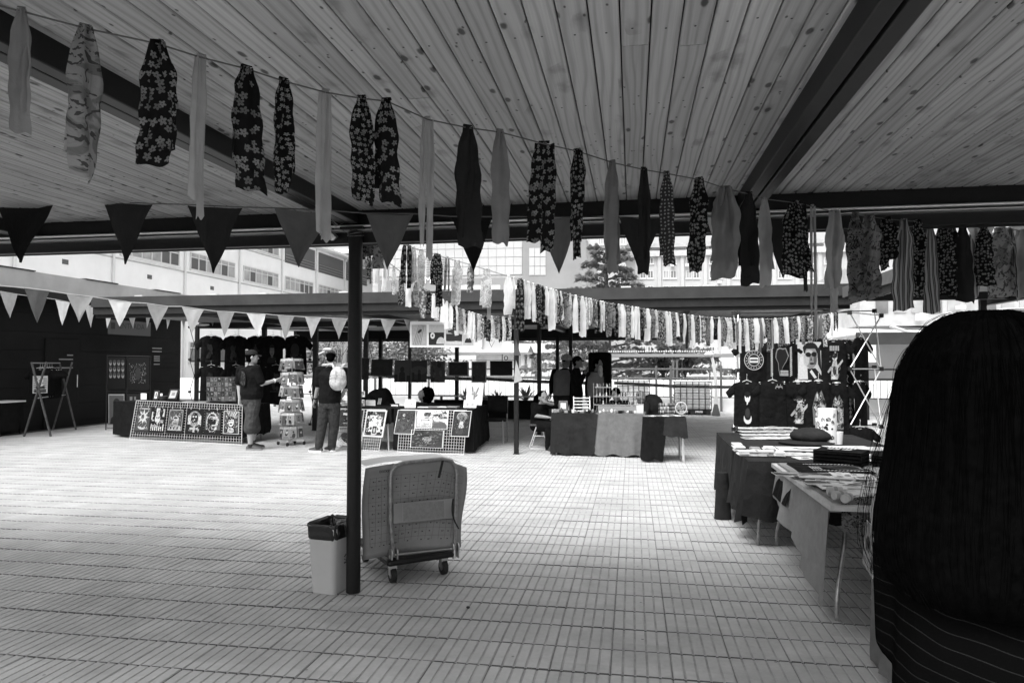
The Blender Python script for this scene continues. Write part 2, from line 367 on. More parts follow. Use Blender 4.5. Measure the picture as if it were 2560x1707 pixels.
CLW = {'big': 'black cloth strip with large pale flowers', 'small': 'black cloth strip with small white daisies', 'tiny': 'black cloth strip with a fine white print', 'dots': 'dark spotted cloth strip',
       'stripe': 'striped cloth strip', 'leaf': 'grey cloth strip with leafy print', 'camo': 'dark mottled cloth strip', 'light': 'plain pale cloth strip', 'mid': 'plain mid-grey cloth strip',
       'dark': 'plain black cloth strip', 'white': 'plain white cloth strip', 'lace': 'white cloth strip with small sprigs', 'grey': 'soft grey cloth strip', 'fleur': 'grey cloth strip with white flowers'}
# ================================================================ SETTING
# ground: ribbed tiles, 0.30 m, five ribs each, laid in rows along X
TW = .30; X0 = -.115; Y0 = gnd(1581, 1630).y % TW
fl = MB(); fl.box((-20, 40, -.35), (240, 160, .7)); 
ground = struct(fl.build('ground', M['groove']))           # the bed the tiles lie on
GZ = .0
def tile_mesh():
    b = MB(); s = TW / 5
    b.add([(.0012, .0055, .0045), (TW - .0012, .0055, .0045), (TW - .0012, TW - .0055, .0045), (.0012, TW - .0055, .0045)], [(0, 1, 2, 3)], mi=1)
    for k in range(5):
        w0 = k * s + (.0045 if k else .005); w1 = (k + 1) * s - (.0045 if k < 4 else .005)
        y0, y1 = .0055, TW - .0055; e = .0022; h = .008
        b.add([(w0, y0, 0), (w1, y0, 0), (w1, y1, 0), (w0, y1, 0), (w0 + e, y0 + e, h), (w1 - e, y0 + e, h), (w1 - e, y1 - e, h), (w0 + e, y1 - e, h)],
              [(4, 5, 6, 7), (1, 2, 6, 5), (3, 0, 4, 7)])
        b.f += [[len(b.v) - 8 + q for q in f] for f in ((0, 1, 5, 4), (2, 3, 7, 6))]; b.c += [None, None]; b.m += [2, 2]
    return b
tm = tile_mesh(); tme = tm.mesh('floor_tile'); tme.materials.append(M['tile']); tme.materials.append(M['rib_bed']); tme.materials.append(M['groove'])
paving = struct(MB().box((-3, 10, -.012), (.2, .2, .006)).build('paving', M['groove']))
cells = []
for j in range(-12, 84):
    for i in range(-50, 34):
        x, y = X0 + i * TW, Y0 + j * TW
        cells.append((x, y))
def inview(x, y):
    d = Vector((x + .15, y + .15, -CAMH)); c = d.dot(FW)
    if c < .3: return None
    px = 1280 + FPX * d.dot(RT) / c; py = 853.5 - FPX * d.dot(UP) / c
    return px, py, c
vis = []; rest = []
for (x, y) in cells:
    p = inview(x, y)
    if p and -60 < p[0] < 2260 and p[1] < 1790: vis.append((p[2], x, y))
    else: rest.append((x, y))
vis.sort()
rt_ = random.Random(5)
for c, x, y in vis[:300]:
    o = bpy.data.objects.new('floor_tile', tme); COL.objects.link(o); o.parent = paving
    o.location = (x, y, rt_.uniform(-.0012, .0012)); o.rotation_euler = (rt_.uniform(-.004, .004), rt_.uniform(-.004, .004), rt_.uniform(-.003, .003))
far = MB()
for x, y in [(v[1], v[2]) for v in vis[300:]] + [q for q in rest if q[1] > -3.5 and -13.2 < q[0] < 8]:
    if not -13.2 < x < 10: continue
    dz = rt_.uniform(-.001, .001)
    bb0 = len(far.v); far.v += [(a + x, b + y, c + dz) for a, b, c in tm.v]; far.f += [[q + bb0 for q in f] for f in tm.f]; far.c += tm.c; far.m += tm.m
stuff(far.build('floor_tile', [M['tile'], M['rib_bed'], M['groove']], paving))

# ---- near roof: pine boards between steel beams, edge beam along its courtyard side
RZ = 2.545; RY = 4.45
roof = thing('near_roof', 'knotty pine board canopy roof with black steel beams overhead', 'roof', (-.6, 1.0, RZ))
MB().box((-1.2, 2.7, RZ + .12), (12.4, 3.8, .16)).build('light_block_slab', M['steel_grey'], roof)  # slab added above the boards to block light
beams = [-6.9, -4.42, -1.86, .70, 3.26]
PW = .0912; BK = .82
prng = random.Random(3)
def plank(x, y0, y1):
    L = y1 - y0; w = PW - .0045; b = MB(); e = .004; t = .016
    prof = [(-w / 2, t), (-w / 2, e), (-w / 2 + e, 0), (w / 2 - e, 0), (w / 2, e), (w / 2, t)]
    b.add([(a, -L / 2, z) for a, z in prof] + [(a, L / 2, z) for a, z in prof], [(k, k + 6, k + 7, k + 1) for k in range(5)] + [(0, 1, 2, 3, 4, 5), (11, 10, 9, 8, 7, 6)])
    me = b.mesh('ceiling_board'); me.materials.append(M['pine'])
    o = bpy.data.objects.new('ceiling_board', me); COL.objects.link(o); o.parent = roof
    o.location = Vector((x, (y0 + y1) / 2, RZ + prng.uniform(0, .0025))) - Vector(roof.location)
for a, b in zip(beams[:-1], beams[1:]):
    n = 28; w = (b - a) / n
    for k in range(n):
        x = a + (k + .5) * w
        if prng.random() < .22:
            s = prng.uniform(1.7, 3.7); plank(x, BK, s - .0015); plank(x, s + .0015, RY - .04)
        else: plank(x, BK, RY - .04)
nl = MB()
for yy in [(.9 + .62 * k) for k in range(6)]:
    for a, b in zip(beams[:-1], beams[1:]):
        w = (b - a) / 28
        for k in range(28):
            for s in (-.05,):
                x = a + (k + .5 + s + prng.uniform(-.1, .1)) * w; y = yy + prng.uniform(-.012, .012)
                nl.add([(x + .0042 * math.cos(q * PI / 3), y + .0048 * math.sin(q * PI / 3), RZ - .0015) for q in range(6)], [(5, 4, 3, 2, 1, 0)])
stuff(nl.build('nail_head', M['rubber'], roof))
def channel(mb, x, y0, y1, z):      # lipped box beam seen from below: web, two lips and a slot between
    mb.box((x - .036, (y0 + y1) / 2, z - .05), (.062, y1 - y0, .096)); mb.box((x + .036, (y0 + y1) / 2, z - .052), (.062, y1 - y0, .100))
    mb.box((x, (y0 + y1) / 2, z - .03), (.02, y1 - y0, .05))
for x in beams[1:]:
    b = MB(); channel(b, x, BK - .03, RY - .05, RZ + .012); b.build('beam', M['steel_black'], roof, bevel=.006)
eb = MB()
x0, x1 = -7.0, 5.0; xm = (x0 + x1) / 2; xl = x1 - x0
eb.box((xm, RY + .03, RZ - .035), (xl, .10, .13))
eb.box((xm, RY + .055, RZ - .15), (xl, .05, .11))
eb.build('edge_beam', M['steel_black'], roof, bevel=.004)
MB().box((xm, RY + .0, RZ - .106), (xl, .14, .012)).build('bright_lip', M['alu'], roof, bevel=.003)  # bright metal puts the floor's light on the beam lips into their colour
MB().box((xm, RY + .018, RZ - .127), (xl, .11, .007)).build('bright_lip', M['alu'], roof)
MB().box((xm, RY + .10, RZ - .02), (xl, .03, .38)).build('fascia', M['steel_grey'], roof)
# conduits fixed along the inner side of the left bay
for dz, dy in ((-.03, -.16), (-.055, -.10)):
    MB().tube([(-1.98 + (.03 if dz < -.04 else 0), y, RZ + dz) for y in (.9, 2, 4.3)], .011, 8).build('conduit', M['chrome_dark'], roof, smooth=True)
MB().box((-2.02, 2.6, RZ - .018), (.035, 3.4, .03)).build('beam_lip', M['steel_grey'], roof, bevel=.004)
# near post
def post(name, label, x, y, r, h, sq=False, m='steel_black', grp=None, plate=True):
    t = thing(name, label, 'post', (x, y, .008), grp)
    b = MB()
    if sq: b.box((x, y, h / 2 + .008), (2 * r, 2 * r, h - .01))
    else: b.tube([(x, y, .012), (x, y, h)], r, 20)
    b.build('shaft', M[m], t, smooth=True, bevel=.005 if sq else 0)
    if plate: MB().box((x, y, .014), (r * 2.7, r * 2.7, .008)).build('base_plate', M[m], t)
    return t
np_ = post('steel_post', 'thick round black post beside the waste bin, carrying the near roof', -1.835, 4.45, .047, RZ - .1, plate=False)
MB().box((-1.835, 4.45, RZ - .12), (.16, .16, .014)).build('cap_plate', M['steel_black'], np_)
w = MB(); wr = random.Random(2)
for k in range(5):
    z = 2.385 + .012 * k; pts = [(-1.835 + .0535 * math.cos(a * .4), 4.45 + .0535 * math.sin(a * .4), z + .012 * math.sin(a * .4 + k)) for a in range(17)]
    w.tube(pts, .0022, 4)
for k in range(4): w.tube([(-1.885, 4.40, 2.40), (-1.95 - .02 * k, 4.37, 2.43 + .03 * k), (-1.80 - .1 * k, 4.38, 2.5)], .0018, 4)
w.build('wire_wrap', M['chrome_dark'], np_)
fo = thing('floodlight', 'small floodlight on a bracket beside the near post', 'lamp', (-2.02, 4.42, 2.39))
R = roty(.75) @ rotz(.3)
MB().box((-2.02, 4.42, 2.41), (.13, .09, .035), R).build('housing', M['alu'], fo, bevel=.004)
MB().box(V(-2.02, 4.42, 2.41) + R @ V(0, 0, -.02), (.115, .075, .006), R).build('lens', M['white'], fo)
MB().tube([(-1.99, 4.42, 2.43), (-1.95, 4.42, 2.47), (-1.86, 4.43, 2.45)], .008, 6).build('bracket', M['steel_black'], fo)

# ---- far roof across the courtyard
FY = 11.45; FZ = 2.52
fr = thing('far_roof', 'long flat canopy roof with grey fascia across the courtyard', 'roof', (-4, 15, FZ))
fx0, fx1 = at(330, 724, FY).x, at(2075, 724, FY).x
zt = at(1281, 724, FY).z; zm = at(1281, 752, FY).z; zb = at(1281, 772, FY).z
fx0 = -9.9; fx1 = 3.35
MB().box(((fx0 + fx1) / 2, FY + .02, (zt + zm) / 2), (fx1 - fx0, .04, zt - zm)).build('fascia', M['fascia'], fr)
MB().box(((fx0 + fx1) / 2, FY + .06, (zm + zb) / 2), (fx1 - fx0 - .02, .04, zm - zb + .004)).build('fascia', M['steel_grey'], fr)
MB().box(((fx0 + fx1) / 2, FY + 4.1, zt - .03), (fx1 - fx0 - .03, 8.1, .04)).build('roof_sheet', M['steel_grey'], fr)
tr_ = MB(); 
for k in range(9):
    x = fx0 + .7 + k * 1.5 + wr.uniform(-.3, .3); tr_.box((x, FY + .05, zt + .012), (.16, .08, .025))
tr_.build('roof_clip', M['alu'], fr)
UZ = zb + .03
for k in range(int((fx1 - fx0) / .12)):
    x = fx0 + .06 + k * .12
    b = MB().box((x, FY + 4.2, UZ + .02), (.115, 7.9, .02), nobottom=False)
    b.build('ceiling_board', M['pine'], fr)
for x in (-7.6, -4.75, -1.86, 1.0, 3.2):
    MB().box((x, FY + 4.1, UZ - .04), (.12, 8.0, .1)).build('beam', M['steel_black'], fr)
for y, z0, z1 in ((FY + .14, UZ, UZ - .09), (FY + 3.3, UZ, UZ - .12), (FY + 7.9, UZ + .02, 2.22)):
    MB().box(((fx0 + fx1) / 2, y, (z0 + z1) / 2), (fx1 - fx0 - .05, .09, z0 - z1)).build('cross_beam', M['steel_black'], fr)
MB().box(((fx0 + fx1) / 2, FY + 8.05, 2.24), (fx1 - fx0, .12, .16)).build('fascia', M['fascia'], fr)
for i, (px, y, r) in enumerate([(1291, 11.62, .038), (1348, 14.8, .04), (1394, 19.3, .045), (1427, 16.6, .04), (914, 14.8, .045), (951, 19.3, .05), (1142, 19.35, .05), (788, 14.9, .05), (1024, 14.8, .03)]):
    p = at(px, 1000, y)
    lab = ['slim black post left of the two-tone cloth table', 'black post behind the seated person with dreadlocks', 'black post behind the man in the hard hat', 'thin black post just right of the hard hat man',
           'black post just right of the thick near post', 'black post behind the dark framed pictures', 'black post at the left end of the white picture banner', 'black post behind the shirt rack, right of the two shoppers', 'black post behind the woman seated at the picture stall'][i]
    post('roof_post', lab, p.x, y, r, 2.6 if y < 19 else 2.3, sq=True, grp='posts of the far roof')
# strip lamp glints under the far roof
for px, py, y in ((2038, 777, 12.4), (508, 812, 14.0), (925, 816, 14.0)):
    p = at(px, py, y); t = tag(MB().ell(p, (.16, .05, .025), 12, 6).build('bulkhead_lamp', M['white'], smooth=True), 'small pale ceiling lamp under the far roof near x %d' % px, 'lamp', 'ceiling lamps of the far roof')
    t['label'] = {2038: 'small pale ceiling lamp above the shirt rack with crossed poles', 508: 'small pale ceiling lamp above the left shirt rack', 925: 'small pale ceiling lamp right of the thick near post'}[px]

# ---- right walkway roof, running away along the courtyard's right side
rr = thing('side_roof', 'walkway roof with pale board ceiling along the right side', 'roof', (4.0, 8, 2.5))
SX0, SX1 = 3.12, 5.1
zs = 2.66
MB().box((SX0 + .02, 8.2, zs - .07), (.04, 6.0, .16)).build('fascia', M['fascia_side'], rr)
MB().box((SX0 + .06, 8.2, zs - .2), (.05, 6.0, .11)).build('fascia', M['fascia'], rr)
MB().box(((SX0 + SX1) / 2, 8.2, zs - .02), (SX1 - SX0 - .1, 6.0, .05)).build('roof_sheet', M['steel_grey'], rr)
for k in range(15):
    MB().box((SX0 + .17 + k * .12, 8.2, zs - .16), (.115, 5.9, .02)).build('ceiling_board', M['pine'], rr)
MB().box((SX1 - .06, 8.2, zs - .14), (.1, 6.0, .32)).build('beam', M['steel_black'], rr)
MB().box((SX0 + .13, 8.2, zs - .23), (.03, 6.0, .02)).build('bright_lip', M['alu'], rr)
for y in (6.4, 8.4, 10.4): MB().box(((SX0 + SX1) / 2, y, zs - .22), (SX1 - SX0 - .2, .1, .1)).build('cross_beam', M['steel_black'], rr)
for y, l in ((5.4, 'black post carrying the right walkway roof, hidden behind the woman'), (10.9, 'black post at the far corner of the right walkway roof')):
    post('roof_post', l, 4.9, y, .04, 2.5, sq=True, grp='posts of the walkway roof')
# second low roof further right/back, seen through the gap at right
b2 = thing('back_roof', 'low grey canopy roof behind the shirt rack at the right', 'roof', (7, 20, 2.2))
q0, q1 = at(2140, 833, 20), at(2400, 858, 20)
MB().box(((q0.x + 12) / 2, 20, (q0.z + q1.z) / 2), (12 - q0.x, .06, .32)).build('fascia', M['fascia'], b2)
MB().box(((q0.x + 12) / 2, 22, q0.z - .02), (12 - q0.x, 4, .04)).build('roof_sheet', M['white_paint'], b2)
for x in (q0.x + .3, q0.x + 3): MB().box((x, 20.2, 1.1), (.1, .1, 2.2)).build('post', M['steel_black'], b2)

# ---- unseen wall added behind the camera to shape the light under the roof
hb = thing('rear_light_wall', 'added pale wall behind the viewer, unseen, shaping the light', 'building', (0, -7, 0))
MB().box((-1, -7.2, 1.7), (20, .3, 3.4)).build('wall', M['concrete_light'], hb)

# ---- dark building on the left
lb = thing('dark_building', 'low black-walled building with pale concrete parapet at left', 'building', (-13.5, 14, 0))
LX = -13.35
MB().box((LX - 2.5, 10.2, 1.55), (5, 17.6, 3.1)).build('wall', M['dark_wall'], lb)
MB().box((LX - 2.3, 10.2, 3.34), (5, 17.8, .46)).build('parapet', M['concrete_light'], lb)
for k in range(7): MB().box((LX + .1, 2.8 + k * 2.55, 3.583), (.26, 1.1, .02)).build('coping_plate', M['steel_grey'], lb)
MB().box((LX + .35, 10.2, 3.03), (.7, 17.7, .14)).build('eave', M['steel_black'], lb)
for k in range(7): MB().box((LX + .004, 10.2, .35 + .42 * k), (.012, 17.5, .404)).build('wall_panel', M['dark_wall'], lb, bevel=.003)
d = MB().box((LX + .02, 14.55, 1.05), (.05, 1.0, 2.1)); dr = d.build('door', M['dark_wall'], lb, bevel=.01)
MB().tube([(LX + .09, 14.95, .95), (LX + .09, 14.95, 1.25)], .012, 6).build('handle', M['steel_bright'], dr)
np2 = MB()
for k, (w_, z_) in enumerate(((.18, 1.72), (.42, 1.62), (.5, 1.42))): np2.box((LX + .05, 14.75 - w_ / 2 + .1, z_), (.004, w_, .03))
stuff(np2.build('door_notice', M['cardboard'], dr))
np3 = MB()
for z_ in (1.95, 1.86, 1.72, 1.66, 1.6, 1.5): np3.box((LX + .03, 17.9, z_), (.004, .4 if z_ > 1.8 else .25, .035))
stuff(np3.build('wall_notice', M['cardboard'], lb))
# ---- lettering: flat letters of the built-in font turned into mesh
_tc = {}
def text_geo(s):
    if s in _tc: return _tc[s]
    cu = bpy.data.curves.new('lettering', 'FONT'); cu.body = s; cu.size = 1; cu.resolution_u = 2; cu.align_x = 'CENTER'; cu.align_y = 'CENTER'
    o = bpy.data.objects.new('lettering', cu); COL.objects.link(o)
    dg = bpy.context.evaluated_depsgraph_get(); me = o.evaluated_get(dg).to_mesh()
    vs = [tuple(v.co) for v in me.vertices]; fs = [tuple(p.vertices) for p in me.polygons]
    o.evaluated_get(dg).to_mesh_clear(); bpy.data.objects.remove(o); bpy.data.curves.remove(cu)
    _tc[s] = (vs, fs); return vs, fs
def put_text(mb, s, c, xa, ya, size, col=None, maxw=None):
    vs, fs = text_geo(s); c, xa, ya = Vector(c), Vector(xa), Vector(ya)
    sx = size
    if maxw:
        w = max(v[0] for v in vs) - min(v[0] for v in vs); sx = min(size * 1.3, maxw / w)
    return mb.add([c + xa * (v[0] * sx) + ya * (v[1] * size) for v in vs], fs, col)
EX, EZ = V(1, 0, 0), V(0, 0, 1)
sg = thing('entrance_sign', 'pale sign board with dark lettering on the black building', 'sign', (-13.2, 15.6, 2.4))
SGY = 15.9
MB().box((LX + .75, SGY, 2.42), (.03, 1.5, .36)).build('board', M['sign_grey'], sg)
tx = MB(); put_text(tx, 'ENTRADA', (LX + .768, SGY + .05, 2.46), (0, 1, 0), (0, 0, 1), .2)
stuff(tx.build('lettering', M['rubber'], sg)); MB().box((LX + .768, SGY - .62, 2.45), (.004, .14, .16)).build('emblem', M['rubber'], sg)

# ================================================================ BUILDINGS BEYOND
def win(parent, org, ux, w, h, nv, glass='glass_dark', frame='frame_light', trans=.28, nrm=None, t=.1, sill=True):
    """window: glass with frame bars (sub-part); org = lower left corner, ux = direction along the wall, nrm = outwards"""
    org, ux = Vector(org), Vector(ux); n = Vector(nrm); z = V(0, 0, 1)
    g = MB()
    def slab(mb, a0, a1, z0, z1, d0, d1):
        ps = [org + ux * a + z * b + n * d for d in (d0, d1) for a, b in ((a0, z0), (a1, z0), (a1, z1), (a0, z1))]
        mb.add(ps, [(3, 2, 1, 0), (4, 5, 6, 7), (0, 1, 5, 4), (1, 2, 6, 5), (2, 3, 7, 6), (3, 0, 4, 7)])
    slab(g, 0, w, 0, h, .01, .02)
    go = g.build('window', M[glass], parent)
    f = MB(); b = .06
    for k in range(nv + 1): slab(f, w * k / nv - b / 2, w * k / nv + b / 2, 0, h, .021, t)
    slab(f, 0, w, h - b, h, .022, t - .004); slab(f, 0, w, 0, b, .022, t - .004)
    if trans: slab(f, 0, w, h * (1 - trans) - b / 2, h * (1 - trans) + b / 2, .022, t - .006)
    fo_ = f.build('frame', M[frame], go)
    if sill:
        s = MB(); slab(s, -.1, w + .1, -.1, -.004, .01, t + .08); s.build('sill', M['frame_light'], go)
    return go
# long white building receding on the left
WX = -36.0
wb = thing('white_building', 'long white building with bands of windows behind the far roof', 'building', (WX, 60, 0))
MB().box((WX - 5, 58.3, 7.3), (10, 52.6, 14.9)).build('wall', M['white_paint'], wb)
MB().box((WX - 4.3, 58.3, 14.95), (10.4, 52.8, .28)).build('roof', M['white_paint'], wb)
MB().box((WX - 5, 98, 7.2), (10, 26.6, 14.4)).build('wall', M['white_paint'], wb)
MB().box((WX - 4.4, 98, 15.9), (10, 27, .5)).build('roof', M['white_paint'], wb)
MB().box((WX - 3.2, 98, 14.3), (6, 26.4, 2.8)).build('gallery', M['glass_dark'], wb)
N1 = V(1, 0, 0); UY = V(0, 1, 0)
wr = random.Random(8)
for k in range(-3, 5):
    y = 52.3 + 8 * k
    if y < 31: continue
    for (z, h, glass) in ((12.55, 1.5, 'glass_mid'), (9.3, 1.42, 'glass_mid'), (1.55, 1.75, 'glass_dark'), (5.3, 1.5, 'glass_mid')):
        if z == 12.55 and k >= 2:
            MB().box((WX + .03, y + 3.4, 13.3), (.1, 6.9, 2.3)).build('balcony_shade', M['frame_dark'], wb)  # flat dark slab, the open balcony's shade put into its colour
            rl = MB()
            for q in (0, .3, .6): rl.tube([(WX + .12, y, 12.4 + q), (WX + .12, y + 6.8, 12.4 + q)], .03, 4)
            rl.build('railing', M['chrome_dark'], wb); continue
        w_ = win(wb, (WX, y, z), UY, 6.5, h, 6, glass, nrm=N1)
        for q in range(6):
            if wr.random() < .3:
                MB().box((WX + .024, y + 6.5 * (q + .5) / 6, z + h * .36), (.006, .95, h * .68)).build('open_pane', M['frame_dark'], w_)
    MB().tube([(WX + .12, y - .75, .2), (WX + .12, y - .75, 14.7)], .09, 6).build('drain_pipe', M['frame_light'], wb)
    if k < 3: MB().box((WX + .01, y + 3.1, 8.05), (.03, .5, .32)).build('vent', M['frame_dark'], wb)
    MB().box((WX + .03, y + 3.2, 8.98), (.06, 8, .09)).build('ledge', M['concrete'], wb); MB().box((WX + .03, y + 3.2, 12.28), (.06, 8, .09)).build('ledge', M['concrete'], wb)
for z in (12.9, 13.4): MB().tube([(WX + .1, 85, z), (WX + .1, 111, z)], .04, 4).build('railing', M['chrome_dark'], wb)
for y in (86, 89, 92.5, 96, 100): MB().box((WX - .1, y, 13.9), (.5, .25, 2.6)).build('gallery_post', M['frame_dark'], wb)
# panelled building facing the courtyard
PY = 78.0
def box_px(mb, x0, y0, x1, y1, Y, depth, **k):
    a, b = at(x0, y1, Y), at(x1, y0, Y); return mb.box(((a.x + b.x) / 2, Y + depth / 2, (a.z + b.z) / 2), (b.x - a.x, depth, b.z - a.z), **k)
pb = thing('panel_building', 'pale building clad in square panels above the far roof', 'building', at(1200, 908, PY))
bb = MB(); a, b = at(930, 940, PY), at(1468, 598, PY)
bb.box(((a.x + b.x) / 2, PY + 6, b.z / 2), (b.x - a.x, 12, b.z)); bb.build('wall', M['concrete'], pb)
M['panel'] = mat('pale_cladding_panel', .4, .35, .4, var=.06, vscale=.2); M['panel_grey'] = mat('grey_cladding_band', .22, .7, .3, var=.1, vscale=.3)
for i in range(17):
    for j in range(4):
        x0 = 945 + i * 21.2; y0 = 604 - i * .35 + j * 22
        if x0 > 1300: continue
        o = box_px(MB(), x0 + .3, y0 + .3, x0 + 20.9, y0 + 21.7, PY - .12, .1).build('cladding_panel', M['panel'], pb)
box_px(MB(), 1306, 592, 1466, 724, PY - .3, .25).build('cladding_band', M['panel_grey'], pb)
box_px(MB(), 945, 693, 1304, 730, PY - .2, .18).build('cladding_band', M['panel_grey'], pb)
for i in range(3):
    for j in range(3): box_px(MB(), 1323 + i * 14, 620 + j * 23, 1336 + i * 14, 642 + j * 23, PY - .36, .04).build('window', M['panel'], pb)
for x0 in (1100, 1145, 1184, 1224, 1272): box_px(MB(), x0, 713, x0 + 26, 723, PY - .26, .05).build('window', M['white_paint'], pb)
for j in range(7): box_px(MB(), 1066, 648 + j * 6, 1112, 651 + j * 6, PY - .19, .05).build('louvre', M['panel_grey'], pb)
lt = MB(); p = at(1062, 701, PY - .32); put_text(lt, 'AM', p, EX, EZ, 1.1); stuff(lt.build('lettering', M['white'], pb))
rt2 = MB()
for x0, hh in ((1085, 5), (1100, 4), (1128, 3), (1283, 6), (1150, 3)): box_px(rt2, x0, 596 - hh, x0 + 14, 600, PY + 2, 1)
stuff(rt2.build('roof_unit', M['concrete'], pb))
# classical building on the right
QY = 88.0
cb = thing('stone_building', 'pale stone block with rows of paired windows above the far roof', 'building', at(1700, 908, QY))
M['stone'] = mat('pale_rendered_stone', .4, .85, .2, var=.08, vscale=.4)
box_px(MB(), 1560, 626, 2260, 1000, QY, 14).build('wall', M['stone'], cb)
box_px(MB(), 1476, 540, 1562, 1000, QY - 3, 14).build('wing', M['stone'], cb)
box_px(MB(), 1440, 583, 1478, 1000, QY + 1, 12).build('wing', M['stone'], cb)
box_px(MB(), 1562, 610, 2060, 627, QY + 2, 10).build('attic', M['stone'], cb)
box_px(MB(), 1555, 625, 2262, 629, QY - .5, .6).build('cornice', M['concrete'], cb)
box_px(MB(), 1555, 607, 2062, 611, QY + 1.4, .8).build('cornice', M['concrete'], cb)
for i in range(9):
    for s in (0, 1):
        x0 = 1601 + i * 57.5 + s * 18.5
        if x0 > 2070: continue
        for (y0, y1) in ((644, 660), (676, 696), (714, 732), (866, 884), (902, 921)):
            p, q = at(x0, y1, QY), at(x0 + 13, y0, QY)
            win(cb, (p.x, QY, p.z), EX, q.x - p.x, q.z - p.z, 2, 'glass_mid' if wr.random() < .5 else 'glass_dark', nrm=V(0, -1, 0), trans=0, t=.08)
        p, q = at(x0 - 2, 624, QY + 2), at(x0 + 12, 614, QY + 2)
        win(cb, (p.x, QY + 2, p.z), EX, q.x - p.x, q.z - p.z, 2, 'glass_dark', nrm=V(0, -1, 0), trans=0, t=.08, sill=False)
    for s in (-13,): box_px(MB(), 1601 + i * 57.5 + s, 630.5, 1601 + i * 57.5 + s + 7, 860, QY - .25, .245).build('pilaster', M['stone'], cb)
for (x0, y0, y1) in ((1496, 592, 612), (1496, 628, 646), (1496, 662, 680), (1496, 690, 712), (1552, 592, 612), (1552, 660, 680)):
    p, q = at(x0, y1, QY - 3), at(x0 + 12, y0, QY - 3); win(cb, (p.x, QY - 3, p.z), EX, q.x - p.x, q.z - p.z, 2, 'glass_mid', nrm=V(0, -1, 0), trans=0, t=.08)
for (x0, y0) in ((1677, 659), (1714, 659), (1905, 703), (1795, 701)): box_px(MB(), x0, y0, x0 + 8, y0 + 6, QY - .9, .8).build('air_conditioner', M['white'], cb)
# grey block far right behind the woman
gb = thing('grey_block', 'grey office block with air conditioners right of the walkway roof', 'building', at(2400, 908, 34))
box_px(MB(), 2150, 640, 2900, 815, 34, 10).build('wall', M['concrete'], gb)
box_px(MB(), 2060, 815, 2900, 842, 33.6, 10).build('ledge', M['white_paint'], gb)
box_px(MB(), 2110, 842, 2900, 1010, 36, 10).build('wall', M['panel_grey'], gb)
for i in range(10): box_px(MB(), 2190 + i * 45, 745, 2220 + i * 45, 782, 33.95, .1).build('window', M['glass_mid' if i % 3 else 'glass_dark'], gb)
box_px(MB(), 2512, 768, 2680, 800, 33.2, .6).build('louvre_box', M['white_paint'], gb)
for j in range(7): box_px(MB(), 2514, 770 + j * 4.2, 2678, 772 + j * 4.2, 33.1, .1).build('louvre', M['panel_grey'], gb)
for (x0, y0) in ((2300, 782), (2402, 762), (2376, 779), (2300, 790)): box_px(MB(), x0, y0, x0 + 13, y0 + 10, 33.3, .5).build('air_conditioner', M['white'], gb)
box_px(MB(), 2150, 862, 2190, 905, 34, .4).build('pillar', M['white_paint'], gb)
MB().tube([at(2140, 818, 33), at(2300, 822, 33), at(2560, 826, 33)], .06, 5).build('roof_pipe', M['frame_dark'], gb)
MB().tube([at(2225, 815, 32.8), at(2280, 833, 32.8)], .08, 5).build('roof_pipe', M['concrete'], gb)

# ================================================================ COURTYARD'S FAR SIDE: low wall, fences, planter, tanks
def fence(name, label, x0, x1, Y, rails, bars, postxs, grp=None, m='frame_dark', bz=None):
    t = thing(name, label, 'fence', ((x0 + x1) / 2, Y, 0), grp)
    for z, r in rails: MB().tube([(x0, Y, z), (x1, Y, z)], r, 6).build('rail', M[m], t)
    for x in postxs: MB().box((x, Y, (rails[0][0] + .1) / 2 + .01), (.07, .07, rails[0][0] + .1)).build('fence_post', M[m], t)
    n = int((x1 - x0) / bars); z0, z1 = bz; made = 0
    b = MB(); b.tube([(0, 0, z0), (0, 0, z1)], .009, 4); me = b.mesh('fence_bar'); me.materials.append(M[m])
    for k in range(n):
        o = bpy.data.objects.new('fence_bar', me); COL.objects.link(o); o.parent = t; o.location = Vector((x0 + (k + .5) * bars, Y, 0)) - Vector(t.location)
    return t
fence('railing_fence', 'dark railing fence with upright bars behind the stalls', -13, 8.5, 22.9, [(1.34, .03), (1.04, .03), (.45, .02)], .19, [-12.4, -10.6, -8.7, -6.8, -4.9, -3.0, -1.1, .75, 1.2, 2.75, 4.6, 6.5, 8.4], bz=(.45, 1.04))
fence('railing_fence', 'further dark railing fence on the raised terrace', -20, 16, 38, [(1.2, .04), (.8, .03), (.3, .03)], .35, [-20 + 3 * k for k in range(13)], bz=(.3, .8))
kw = tag(MB().box((-2, 23.2, .21), (23, .3, .42)).build('low_wall', M['concrete_light'], bevel=.01), 'low pale kerb wall carrying the railing fence', 'wall')
ww = tag(MB().box((-4, 27.5, .33), (36, .25, 1.1)).build('white_wall', M['white_paint'], bevel=.01), 'white painted wall behind the railing fence', 'wall')
fl2 = struct(MB().box((-4, 60, .02), (120, 64, .04)).build('terrace', M['concrete_light']))
